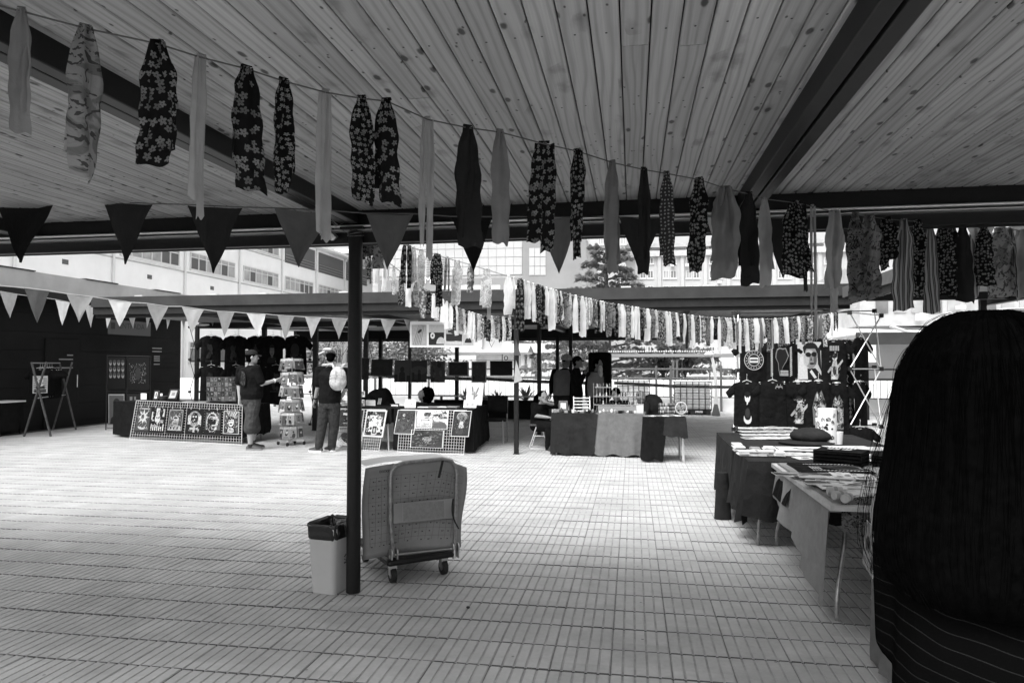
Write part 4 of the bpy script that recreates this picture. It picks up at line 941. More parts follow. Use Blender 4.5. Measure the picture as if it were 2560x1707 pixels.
# ================================================================ STALL HELPERS
def quadmap(BL, BR, TL, TR):
    BL, BR, TL, TR = map(Vector, (BL, BR, TL, TR))
    def f(u, v, off=0):
        p = BL.lerp(BR, u).lerp(TL.lerp(TR, u), v)
        if off:
            n = (BR - BL).cross(TL - BL).normalized()
            if n.dot(EYE - BL) < 0: n = -n
            p = p + n * off
        return p
    return f
def wire_grid(name, label, BL, BR, TL, TR, nu, nv, r=.0032, mid=(), cat='display grid', grp=None):
    t = thing(name, label, cat, Vector(BL), grp); f = quadmap(BL, BR, TL, TR)
    b = MB()
    for e in ((0, 0, 1, 0), (1, 0, 1, 1), (1, 1, 0, 1), (0, 1, 0, 0)): b.tube([f(e[0], e[1]), f(e[2], e[3])], r * 1.9, 6)
    for m_ in mid: b.tube([f(m_, 0), f(m_, 1)], r * 1.9, 6)
    b.build('rim', M['white_wire'], t)['kind'] = 'stuff'
    for i in range(1, nu): MB().tube([f(i / nu, 0), f(i / nu, 1)], r, 4).build('wire', M['white_wire'], t)
    for j in range(1, nv): MB().tube([f(0, j / nv, .004), f(1, j / nv, .004)], r, 4).build('wire', M['white_wire'], t)
    return t, f
def subq(f, u0, v0, u1, v1, off=.012, sk=0):
    return [f(u0, v0, off), f(u1, v0, off), f(u1 + sk, v1, off), f(u0 + sk, v1, off)]
# --- printed pictures: flat shapes in a unit square, drawn on a picture's own surface
def ellp(cx, cy, rx, ry, n=14, a0=0, a1=2 * PI, rot=0):
    out = []
    for k in range(n + (0 if a1 - a0 > 6.2 else 1)):
        a = a0 + (a1 - a0) * k / n; x, y = rx * math.cos(a), ry * math.sin(a)
        out.append((cx + x * math.cos(rot) - y * math.sin(rot), cy + x * math.sin(rot) + y * math.cos(rot)))
    return out
def rect(x0, y0, x1, y1): return [(x0, y0), (x1, y0), (x1, y1), (x0, y1)]
def sh_portrait(bg, skin, hair, cloth, r, cx=.5, cy=.55, s=1.0, ink=.02, beard=False, glasses=False, long=False):
    o = [(rect(0, 0, 1, 1), bg)] if bg is not None else []
    S = lambda pts: [(cx + (x - .5) * s, cy + (y - .55) * s) for x, y in pts]
    if long: o.append((S([(.25, .2), (.22, .6), (.3, .86), (.5, .93), (.7, .86), (.78, .6), (.75, .2)]), hair))
    o += [(S([(.1, 0), (.16, .2), (.38, .3), (.62, .3), (.84, .2), (.9, 0)]), cloth), (S(rect(.42, .24, .58, .42)), skin * .8), (S(ellp(.5, .56, .19, .25)), skin), (S(ellp(.5, .68, .215, .17, 12, 0, PI)), hair)]
    o += [(S([(.29, .66), (.31, .5), (.34, .62)]), hair), (S([(.71, .66), (.69, .5), (.66, .62)]), hair)]
    if glasses: o += [(S(ellp(.42, .58, .085, .06)), ink), (S(ellp(.58, .58, .085, .06)), ink), (S(rect(.48, .585, .52, .6)), ink)]
    else: o += [(S(ellp(.42, .58, .035, .018, 8)), ink), (S(ellp(.58, .58, .035, .018, 8)), ink), (S(rect(.37, .62, .47, .635)), hair), (S(rect(.53, .62, .63, .635)), hair)]
    o += [(S([(.5, .57), (.47, .48), (.53, .48)]), skin * .65), (S(ellp(.5, .42, .065, .017, 8)), ink)]
    if beard: o.append((S([(.34, .48), (.38, .36), (.5, .27), (.62, .36), (.66, .48), (.57, .44), (.43, .44)]), hair))
    return o
def sh_blobs(bg, n, r, lo=.02, hi=.5, smin=.03, smax=.2):
    o = [(rect(0, 0, 1, 1), bg)]
    for k in range(n):
        s = r.uniform(smin, smax); o.append((ellp(r.uniform(.02, .98), r.uniform(.02, .98), s, s * r.uniform(.4, 1.5), 7, rot=r.uniform(0, 3)), r.uniform(lo, hi)))
    return [([(min(1, max(0, x)), min(1, max(0, y))) for x, y in p], c) for p, c in o]
def detail(shapes, n, seed, lo=.02, hi=.5, box=(.12, .12, .88, .88)):
    rr = random.Random(seed); o = list(shapes)
    for k in range(n):
        x, y = rr.uniform(box[0], box[2]), rr.uniform(box[1], box[3]); a = rr.uniform(0, 3.14); L = rr.uniform(.02, .07); w = rr.uniform(.006, .016); dx, dy = math.cos(a) * L, math.sin(a) * L; c = rr.choice((lo, lo, hi, hi * .5))
        o.append(([(x - dx - dy * w / L, y - dy + dx * w / L), (x - dx + dy * w / L, y - dy - dx * w / L), (x + dx + dy * w / L, y + dy - dx * w / L), (x + dx - dy * w / L, y + dy + dx * w / L)], c))
    return o
def draw(mb, q, shapes, lift=.0012):
    """q: four corners (bl, br, tr, tl)"""
    q = [Vector(p) for p in q]; n = (q[1] - q[0]).cross(q[3] - q[0]).normalized()
    if n.dot(EYE - q[0]) < 0: n = -n
    for k, (pts, c) in enumerate(shapes):
        mb.poly([q[0].lerp(q[1], x).lerp(q[3].lerp(q[2], x), y) + n * (lift * (.4 + .4 * min(k, 12) + .02 * k)) for x, y in pts], col=c)
def picture(name, label, cat, q, shapes, frame=None, fw=.012, th=.012, back='paper', grp=None, margin=0, clips=0):
    q = [Vector(p) for p in q]; n = (q[1] - q[0]).cross(q[3] - q[0]).normalized()
    if n.dot(EYE - q[0]) < 0: n = -n
    t = thing(name, label, cat, (q[0] + q[1]) / 2, grp)
    b = MB(); b.prism(q, n * -th); b.build('backing', M[back], t)
    if frame:
        f = MB(); c = sum(q, Vector()) / 4
        inn = [p + (c - p).normalized() * fw * 1.5 for p in q]
        for i in range(4):
            j = (i + 1) % 4; a, b_, d, e = q[i], q[j], inn[j], inn[i]
            f.add([a, b_, d, e, a + n * .012, b_ + n * .012, d + n * .012, e + n * .012], [(4, 5, 6, 7), (0, 1, 5, 4), (2, 3, 7, 6)])
        f.build('frame', M[frame], t)
    if margin:
        c = sum(q, Vector()) / 4; q = [p + (c - p) * margin for p in q]
    if shapes:
        m_ = MB(); draw(m_, q, shapes); stuff(m_.build('print', M['print'], t))
    for k in range(clips):
        u = (k + .5) / clips; p = q[3].lerp(q[2], u); MB().box(p + n * .006, (.012, .012, .05)).build('clip', M['wood_light'], t)
    return t
def drape(name, label, corners, z, drops, m, seed=0, grp=None, fold=.02, hem=.02, n=14, out=.03, thick=True, cat='tablecloth'):
    """cloth over a table top: corners (xy, counter-clockwise), one drop per side"""
    r = random.Random(seed); P = [Vector((c[0], c[1], 0)) for c in corners]; k = len(P); C = sum(P, Vector()) / k
    b = MB(); ring = []; nrm = []; dr = []
    for i in range(k):
        a, e = P[i], P[(i + 1) % k]; d = (e - a).normalized(); o = V(d.y, -d.x, 0)
        if o.dot((a + e) / 2 - C) < 0: o = -o
        for s in range(n):
            u = s / n; ring.append(a.lerp(e, u)); d0, d1 = drops[i] if isinstance(drops[i], tuple) else (drops[i], drops[i]); dr.append(lerp(d0, d1, u))
            w = max(0, 1 - u * n / 2.5) if s < n / 2 else 0; prev = P[i] - P[i - 1]; po = V(prev.y, -prev.x, 0).normalized()
            if po.dot((P[i] + P[i - 1]) / 2 - C) < 0: po = -po
            nrm.append((o + po * (1 if s == 0 else 0)).normalized())
    N = len(ring); ph = [r.uniform(0, 6) for _ in range(4)]
    rows = 8; rings = []
    for j in range(rows + 1):
        v = j / rows; rr = []
        for i in range(N):
            wav = math.sin(i * 1.1 + ph[0]) * .6 + math.sin(i * .53 + ph[1]) * .7 + math.sin(i * 2.3 + ph[2]) * .3
            rr.append(ring[i] + nrm[i] * (.004 + out * v + fold * wav * v * min(1, dr[i] * 2)) + V(0, 0, z - v * (dr[i] + hem * math.sin(i * .8 + ph[3]) * min(1, dr[i] * 2))))
        rings.append(rr)
    b.loft(rings, False); b.poly([p + V(0, 0, z) for p in ring])
    o = b.build('tablecloth' if cat == 'tablecloth' else name, m, smooth=50); tag(o, label, cat, grp); return o
def table(label, corners, z, legs='straight', m='wood_light', grp=None, legm='chrome_dark', bent=False):
    P = [Vector((c[0], c[1], 0)) for c in corners]; C = sum(P, Vector()) / 4; t = thing('folding_table', label, 'table', (C.x, C.y, .008), grp)
    MB().prism([p + V(0, 0, z - .035) for p in P], (0, 0, .03)).build('table_top', M[m], t)
    for p in P:
        q = p.lerp(C, .1); q2 = p.lerp(C, .16)
        if bent: pts = [V(q.x, q.y, .009), V(q.x, q.y, .1), V(*(q.lerp(C, .03).xy), .2), V(*(q.lerp(C, .2).xy), z * .62), V(*(q.lerp(C, .26).xy), z - .04)]
        else: pts = [V(q.x, q.y, .009), V(q2.x, q2.y, z - .04)]
        MB().tube(pts, .0145, 8).build('leg', M[legm], t, smooth=True)
    return t
def tee(label, top, w, h, ax, m='tee', shapes=None, pr=(.28, .2, .72, .75), hanger=True, grp=None, seed=0, name='tee_shirt', sl=.24, sag=0):
    """shirt on a hanger; top = hanger hook foot (collar centre), ax = unit vector along the shoulders"""
    r = random.Random(seed); top = Vector(top); ax = Vector(ax).normalized(); n = V(-ax.y, ax.x, 0)
    if n.dot(EYE - top) < 0: n = -n
    t = thing(name, label, 'shirt', top, grp); ph = r.uniform(0, 6); b = MB()
    th = .028
    def fold(x, v): return .012 * math.sin(9 * x / w + ph + 3 * v) * (.3 + v) + .008 * math.sin(21 * x / w + 2 * ph) * v
    W = w * .62
    for s in (1, -1):
        def body(u, v, s=s):
            hw = W / 2 * (1.0 - .05 * sm(v * 3) + .06 * v); x = (u - .5) * 2 * hw
            neck = .17 * W
            yt = 0 - max(0, abs(x) - neck) * .32 - (max(0, 1 - (x / neck) ** 2) * (.07 if s > 0 else .025) * h if abs(x) < neck else 0)
            z = lerp(yt, -h - .012 * math.sin(7 * u + ph), v)
            bulge = th * math.sqrt(max(0, 1 - (2 * u - 1) ** 4)) * sm(v * 6 + .25)
            return top + ax * x + V(0, 0, z) + n * (s * bulge + fold(x, v))
        b.grid(body, 10, 10)
        for d in (-1, 1):
            def slv(u, v, s=s, d=d):
                x0 = W / 2 * .97; a = V(0, 0, 0); sh_ = (x0, -max(0, x0 - .17 * W) * .32); arm = (x0 * .97, -h * .3)
                e0 = (w / 2, sh_[1] - h * sl * .8); e1 = (w / 2 * .83, -h * (.3 + sl * .36))
                p0 = (lerp(sh_[0], arm[0], u), lerp(sh_[1], arm[1], u)); p1 = (lerp(e0[0], e1[0], u), lerp(e0[1], e1[1], u))
                x = lerp(p0[0], p1[0], v) * d; z = lerp(p0[1], p1[1], v)
                return top + ax * x + V(0, 0, z) + n * (s * th * .8 * math.sqrt(max(0, 1 - (2 * u - 1) ** 4)) + fold(x, .4))
            b.grid(slv, 4, 4)
    b.build('fabric', M[m], t, smooth='all')
    if shapes:
        hw = W / 2 * .97; x0, y0, x1, y1 = pr; nn = 1
        # the print follows the chest on a shallow raised sheet
        q = [top + ax * ((x * 2 - 1) * hw) + V(0, 0, -h * (1 - y)) + n * (th + .016) for x, y in ((x0, y0), (x1, y0), (x1, y1), (x0, y1))]
        m_ = MB(); draw(m_, q, shapes, .001); stuff(m_.build('print', M['print'], t))
    if hanger:
        hg = MB(); hg.tube([top - ax * W * .46 + V(0, 0, -.055), top + V(0, 0, .012), top + ax * W * .46 + V(0, 0, -.055)], .005, 5); hg.tube([top + V(0, 0, .012), top + V(0, 0, .055), top + n * .02 + V(0, 0, .085), top + n * .0 + V(0, 0, .1)], .003, 5)
        stuff(hg.build('hanger', M['white_wire'], t))
    MB().box(top + V(0, 0, -.055 * h) - n * .0 , (.05, .004, .014), rotz(math.atan2(ax.y, ax.x))).build('collar_label', M['cardboard'], t)
    return t

# ================================================================ LEFT: table edge, clothes horse
R1 = random.Random(1)
q = gnd(2, 1092); t = thing('side_table', 'edge of a black-clothed table at the far left border', 'table', (q.x - .45, q.y + .2, 0))
MB().box((q.x - .43, q.y + .25, .715), (.95, .6, .03)).build('table_top', M['white'], t)
for dx in (-.85, -.03):
    for dy in (0, .5): MB().box((q.x + dx, q.y + dy, .355), (.04, .04, .69)).build('leg', M['steel_black'], t)
drape('c', 'black cloth hanging from the table at the far left border', [(q.x - .9, q.y - .03), (q.x + .02, q.y - .03), (q.x + .02, q.y + .5), (q.x - .9, q.y + .5)], .70, [.6, .6, .6, .6], M['black_cloth'], 3)
# clothes horse: two X-shaped ends and a rail
A0, A1 = gnd(60, 1092), gnd(127, 1092); B0, B1 = gnd(132, 1076), gnd(190, 1075)
ch = thing('clothes_stand', 'wooden clothes stand on crossed legs before the black wall', 'clothes stand', (A0 + B1) / 2)
TA = V((A0.x + A1.x) / 2, (A0.y + A1.y) / 2, 0); TB = V((B0.x + B1.x) / 2, (B0.y + B1.y) / 2, 0)
hz = at(95, 905, TA.y).z
for (p, q_, T) in ((A0, A1, TA), (B0, B1, TB)):
    d = (q_ - p)
    for a, b in ((p, T + d * .28), (q_, T - d * .28)):
        MB().bar(a + V(0, 0, .01), V(b.x, b.y, hz), .035, .028).build('leg', M['wood_mid'], ch)
MB().tube([V(TA.x, TA.y, hz * .52) + (A0 - A1) * .0, V(TB.x, TB.y, hz * .52)], .012, 6).build('rail', M['chrome_dark'], ch)
ra, rb = V(TA.x, TA.y, hz - .02) - (A1 - A0) * .26, V(TB.x, TB.y, hz - .02) - (B1 - B0) * .26
MB().tube([ra, rb], .014, 8).build('rail', M['chrome_dark'], ch)
rd = (rb - ra).normalized()
prints = [(rect(0, 0, 1, 1), .5)] + [(rect(.06, .1 + .12 * k, .94, .13 + .12 * k), .03) for k in range(7)] + [(ellp(.5, .72, .2, .16), .6), (ellp(.42, .74, .04, .03), .03), (ellp(.58, .74, .04, .03), .03), (rect(.2, .28, .8, .42), .04), (ellp(.5, .45, .22, .06), .6), (rect(.1, .05, .9, .2), .1)]
axs = V(rd.y, -rd.x, 0) * .75 + rd * .66
for i in range(6):
    p = ra.lerp(rb, .28 + .085 * i) + V(0, 0, -.1)
    a = axs * (1 if i < 3 else 1) + rd * (.1 * i)
    tee('black shirt on the wooden clothes stand, %s' % ('frontmost, with a pale square picture print' if i == 0 else ordn(i + 1) + ' from the front'), p, .62, .66, V(.62, .78, 0).lerp(V(.75, .6, 0), i / 5), shapes=prints if i == 0 else None, pr=(.14, .18, .86, .74), grp='shirts on the clothes stand', seed=i)

# ================================================================ LEFT STALL: poster rack, table with wire grid of printed patches
PB = [gnd(266, 1090), gnd(372, 1078)]
py = 14.2
pk = thing('poster_rack', 'dark poster rack against the black wall', 'poster rack', at(310, 1060, py))
c0, c1 = at(268, 890, py), at(378, 893, py + .05)
for p in (at(268, 890, py), at(318, 890, py), at(376, 890, py)): MB().tube([V(p.x, p.y, .01), V(p.x, p.y, p.z)], .012, 6).build('upright', M['steel_black'], pk)
for zz in (889, 978, 1070): MB().tube([at(268, zz, py), at(376, zz + 2, py)], .008, 6).build('rail', M['steel_black'], pk)
def px_quad(x0, y0, x1, y1, Y, sk=0): return [at(x0 + sk, y1, Y), at(x1 + sk, y1, Y), at(x1, y0, Y), at(x0, y0, Y)]
faces = [(rect(0, 0, 1, 1), .012)]
for i in range(4):
    for j in range(3): faces += [(ellp(.15 + .235 * i, .42 + .2 * j, .08, .085), .22), (ellp(.15 + .235 * i, .47 + .2 * j, .085, .05), .08), (ellp(.13 + .235 * i, .42 + .2 * j, .015, .012, 6), .03), (ellp(.17 + .235 * i, .42 + .2 * j, .015, .012, 6), .03)]
picture('poster', 'black poster with three rows of pale faces on the dark rack', 'poster', px_quad(270, 893, 314, 972, py - .03), faces, back='black_cloth', grp='posters on the dark rack')
speck = [(rect(0, 0, 1, 1), .015)]; rr_ = random.Random(3)
for k in range(220):
    x, y = rr_.uniform(.1, .86), rr_.uniform(.2, .82); s = rr_.uniform(.008, .02); speck.append((rect(x, y, x + s, y + s * 1.4), rr_.uniform(.1, .35)))
speck.append((ellp(.5, .5, .12, .2), .06)); 
picture('poster', 'black poster with a square of dense white scribble on the dark rack', 'poster', px_quad(318, 893, 374, 975, py - .03), speck, back='black_cloth', grp='posters on the dark rack')
picture('poster', 'poster of a bearded face in a suit on the dark rack', 'poster', px_quad(271, 984, 312, 1060, py - .03), sh_portrait(.12, .3, .04, .02, rr_, beard=True) + [(rect(.02, .02, .06, .98), .3), (rect(.94, .02, .98, .98), .3), (rect(.02, .94, .98, .98), .3)], back='black_cloth', grp='posters on the dark rack')
picture('poster', 'poster with large dark letters partly behind the wire grid', 'poster', px_quad(318, 984, 362, 1056, py - .03), [(rect(0, 0, 1, 1), .03), (ellp(.45, .3, .35, .3), .2), (ellp(.5, .3, .2, .14), .05), (rect(.15, .68, .3, .9), .2), (rect(.4, .68, .5, .9), .2), (rect(.6, .68, .8, .74), .2)], back='black_cloth', grp='posters on the dark rack')
# table
g1 = dict(BL=gnd(324, 1100), BR=gnd(604, 1113)); zt1 = .76
g1['TL'] = at(341, 1001, g1['BL'].y + .16); g1['TR'] = at(606, 1012, g1['BR'].y + .16)
d1 = (g1['BR'] - g1['BL']).normalized(); n1 = V(-d1.y, d1.x, 0)
tl = gnd(272, 1094); 
tc1 = [V(tl.x, tl.y + .12, 0), g1['BR'] + n1 * .22 + d1 * -.1, g1['BR'] + n1 * .92 + d1 * -.1, V(tl.x, tl.y + .12, 0) + n1 * .7]
table('table of the left stall behind the wire grid of printed patches', tc1, .735)
drape('c', 'black cloth over the left stall table', tc1, .74, [.69, .6, .5, .66], M['black_cloth'], 5, n=20)
gt, gf = wire_grid('wire_grid', 'white wire grid of six printed patches leaning on the left stall', g1['BL'] + V(0, 0, .012), g1['BR'] + V(0, 0, .012), g1['TL'], g1['TR'], 44, 15, mid=(.5,), grp='white wire display grids')
sun = [(rect(0, 0, 1, 1), .035)] + [(rect(.05, .05, .95, .95), .1), (rect(.14, .88, .86, .93), .35)]
for k in range(8):
    a = k * PI / 4; sun.append(([(.5 + .42 * math.cos(a), .58 + .32 * math.sin(a)), (.5 + .17 * math.cos(a + .4), .58 + .13 * math.sin(a + .4)), (.5 + .17 * math.cos(a - .4), .58 + .13 * math.sin(a - .4))], .5))
sun += [(ellp(.5, .58, .2, .15), .5), (ellp(.46, .58, .1, .1), .12), (ellp(.5, .22, .28, .12, 14, PI, 2 * PI), .45), (ellp(.5, .25, .2, .08), .1)]
bars = [(rect(0, 0, 1, 1), .015)] + [(rect(.1 + .13 * k, .08, .16 + .13 * k, .34 - .05 * (k % 3)), .55) for k in range(7)] + [(rect(.08, .5, .16, .8), .5), (rect(.36, .7, .6, .95), .5), (rect(.8, .62, .92, .92), .5), (ellp(.5, .55, .17, .2), .5), (ellp(.44, .58, .04, .04), .02), (ellp(.58, .58, .04, .04), .02), (rect(.14, .44, .3, .5), .4), (rect(.66, .38, .9, .5), .3)]
boxy = [(rect(0, 0, 1, 1), .015), (rect(.08, .12, .92, .92), .45), (rect(.1, .14, .9, .9), .11), (ellp(.5, .55, .2, .14), .45), (ellp(.5, .6, .12, .04), .05), (rect(.3, .32, .7, .5), .35), (rect(.38, .36, .62, .4), .03), (rect(.16, .14, .86, .3), .4), (rect(.22, .16, .3, .26), .05), (rect(.42, .16, .5, .26), .05), (rect(.62, .16, .7, .26), .05), ([(.15, .7), (.22, .55), (.3, .5), (.25, .62)], .45)]
cross = [(rect(0, 0, 1, 1), .012), (ellp(.5, .6, .38, .3), .3), (ellp(.5, .62, .2, .22), .03), (ellp(.42, .68, .06, .035), .5), (ellp(.58, .68, .06, .035), .5), (ellp(.5, .56, .05, .025), .5), (rect(.12, .38, .28, .72), .5), (rect(.72, .38, .88, .72), .5), (rect(.44, .08, .56, .34), .4), (rect(.26, .18, .74, .26), .4)]
helm = [(rect(0, 0, 1, 1), .012), (rect(.06, .2, .94, .86), .12), (ellp(.46, .5, .34, .38), .5), (ellp(.46, .48, .3, .34), .015), (rect(.3, .62, .76, .72), .5), (rect(.34, .64, .5, .69), .02), (rect(.45, .22, .75, .4), .5), (rect(.5, .26, .72, .36), .015), ([(.76, .7), (.88, .6), (.7, .2), (.62, .22)], .5), ([(.2, .2), (.28, .45), (.12, .2)], .12)]
chief = [(rect(0, 0, 1, 1), .012), (rect(.03, .08, .97, .95), .55), (rect(.06, .1, .94, .93), .1)] + [([(.5, .6), (.2 + .15 * k, .92), (.28 + .15 * k, .9)], .45) for k in range(5)] + [([(.15, .1), (.35, .42), (.65, .42), (.85, .1)], .02), (ellp(.5, .55, .17, .2), .5), (ellp(.5, .68, .18, .07), .02), (ellp(.44, .57, .03, .02), .02), (ellp(.56, .57, .03, .02), .02), (ellp(.5, .46, .07, .03), .02), (ellp(.5, .22, .2, .1), .45), (rect(.35, .2, .65, .22), .02)]
for i, (u0, u1, shp, lab) in enumerate([(.035, .175, sun, 'patch printed with a rayed sun over a crescent, at the left end of the grid'), (.172, .315, bars, 'black patch printed with white bars around a small head'), (.335, .487, boxy, 'patch printed with a grey framed cartoon robot shape'), (.507, .665, cross, 'black patch printed with a masked head above a plus sign'), (.675, .825, helm, 'black patch printed with a white outlined profile'), (.84, .985, chief, 'patch printed with a feathered figure in a white frame')]):
    picture('printed_patch', lab, 'printed patch', subq(gf, u0, .2, u1, .86, .02, .0), detail(shp, 55, i), back='black_cloth', th=.004, grp='printed patches on the left wire grid', clips=2)
# on the table: small frames, basket and the board of cards
tz = .745
def standing(label, px0, py0, px1, py1, Y, shapes, frame='steel_black', sk=0, fw=.02, margin=.12, grp='small pictures standing on the tables', cat='framed picture', back='paper', lean=.08):
    q = [at(px0, py1, Y), at(px1, py1, Y), at(px1 + sk, py0, Y + lean), at(px0 + sk, py0, Y + lean)]
    return picture('framed_picture', label, cat, q, shapes, frame=frame, fw=fw, margin=margin, grp=grp, back=back)
ty = (g1['BL'] + n1 * .6).y
standing('small upright black-framed picture at the left end of the left table', 383, 976, 394, 999, ty, [(ellp(.5, .5, .2, .3), .2), (ellp(.5, .7, .12, .1), .03)], sk=4)
standing('larger black-framed pale picture in the middle of the left table', 418, 973, 440, 998, ty, [(rect(.3, .35, .7, .7), .4)], sk=8)
for k in range(2): standing('thin pale card lying %s beside the framed pictures' % ('left' if k else 'right'), 352 + k * 48, 983, 366 + k * 40, 998, ty + .02, None, frame=None, cat='card')
bk = thing('basket', 'dark woven basket between the two black-framed pictures', 'basket', at(408, 998, ty)); bp_ = at(408, 998, ty); bp_.z = tz
MB().lathe(bp_, [(.05, .0), (.085, .05), (.09, .1), (.08, .1), (.07, .03)], 14).build('bowl', M['wood_dark'], bk, smooth=True)
MB().tube([bp_ + V(.088 * math.cos(a * .2618), .088 * math.sin(a * .2618), .1) for a in range(25)], .008, 5).build('rim', M['wood_dark'], bk)
# board of small cards
q = px_quad(516, 942, 590, 1003, ty + .05)
cb_ = picture('card_board', 'board covered with rows of small picture cards on the left table', 'display board', q, [(rect(0, 0, 1, 1), .2)], back='cardboard')
rr_ = random.Random(12)
for i in range(8):
    for j in range(5):
        u0, v0 = .015 + i * .123, .02 + j * .196; c = rr_.uniform(.06, .45); cell = quadmap(q[0], q[1], q[3], q[2])
        m_ = MB(); qq = [cell(u0, v0, .004), cell(u0 + .108, v0, .004), cell(u0 + .108, v0 + .172, .004), cell(u0, v0 + .172, .004)]
        draw(m_, qq, [(rect(0, 0, 1, 1), c)] + [(ellp(rr_.uniform(.3, .7), rr_.uniform(.3, .7), rr_.uniform(.15, .35), rr_.uniform(.15, .35), 7), rr_.uniform(.03, .6)) for _ in range(3)]); m_.build('card', M['print'], cb_)
for px, py_ in ((480, 1003), (500, 1000)):
    pp = at(px, py_, ty - .15); pp.z = tz + .004
    tag(MB().box(pp, (.32, .22, .01), rotz(.2)).build('paper_sheet', M['paper']), 'white paper sheet lying %s of the card board' % ('well left' if px == 480 else 'just left'), 'paper')
# ---- shirt rack of the left stall (folding lattice frame)
SY = 15.0
sr = thing('shirt_rack', 'dark folding lattice rack hung with black shirts at left', 'shirt rack', at(630, 1040, SY))
def lattice(parent, x0, x1, y0, y1, Y, n, r=.008, m='steel_black', dy=.0):
    for k in range(n):
        ya, yb = lerp(y0, y1, k / n), lerp(y0, y1, (k + 1) / n)
        MB().tube([at(x0, ya, Y), at(x1, yb, Y + dy)], r, 5).build('strut', M[m], parent); MB().tube([at(x1, ya, Y + dy), at(x0, yb, Y)], r, 5).build('strut', M[m], parent)
    for k in range(n + 1):
        y = lerp(y0, y1, k / n)
        for x, dd in ((x0, 0), (x1, dy)): MB().box(at(x, y, Y + dd), (.05, .05, .05)).build('joint', M['rubber'], parent)
for xa, xb in ((474, 497), (775, 795)): lattice(sr, xa, xb, 818, 1060, SY, 3, .007)
MB().box(at(492, 925, SY - .05), (.075, .075, 2.1)).build('upright', M['steel_black'], sr)
MB().tube([at(474, 820, SY), at(795, 822, SY)], .014, 6).build('rail', M['steel_black'], sr); MB().tube([at(474, 902, SY), at(795, 905, SY)], .014, 6).build('rail', M['steel_black'], sr)
for px in (660,): MB().box(at(px, 930, SY - .1), (.09, .09, 2.2)).build('upright', M['steel_black'], sr)
r = random.Random(31)
AX = V(1, .0, 0)
dim = lambda: [(ellp(r.uniform(.3, .7), r.uniform(.2, .8), r.uniform(.05, .16), r.uniform(.05, .16), 7, rot=r.uniform(0, 3)), r.uniform(.012, .05)) for _ in range(16)] + [(rect(.15 + .1 * k, .02, .21 + .1 * k, .1), .04) for k in range(7)]
pshirt = {3: sh_portrait(None, .2, .012, .012, r, long=True)[1:] , 4: [(ellp(.5, .6, .35, .3), .035), (ellp(.4, .3, .2, .14), .04), (rect(.1, .05, .9, .2), .06)]}
for i, (px, w) in enumerate(((528, 62), (588, 62), (645, 60), (683, 62), (740, 62))):
    p = at(px, 838, SY - .12 - .05 * (i % 2)); s = w / FPX * 18.5
    tee('black shirt, %s from the left in the upper row of the left rack' % ordn(i + 1), p, s * 1.28, .9, AX, shapes=pshirt.get(i, dim()), pr=(.2, .3, .8, .85), grp='shirts on the left rack', seed=50 + i)
tl_ = MB(); p = at(741, 889, SY - .26); put_text(tl_, 'LOICA', p, EX, EZ, .1, col=.1)
tt = [o for o in bpy.data.objects if o.get('label', '').startswith('black shirt, 5th from the left in the upper row of the left rack')][0]
stuff(tl_.build('lettering', M['print'], tt))
for i, (px, w) in enumerate(((528, 66), (590, 60), (640, 60), (690, 66))):
    p = at(px, 912, SY - .16 - .04 * (i % 2)); s = w / FPX * 18.5
    tee('black shirt, %s from the left in the lower row of the left rack' % ordn(i + 1), p, s * 1.28, .9, AX, shapes=dim(), pr=(.2, .3, .8, .85), grp='shirts on the left rack', seed=60 + i)
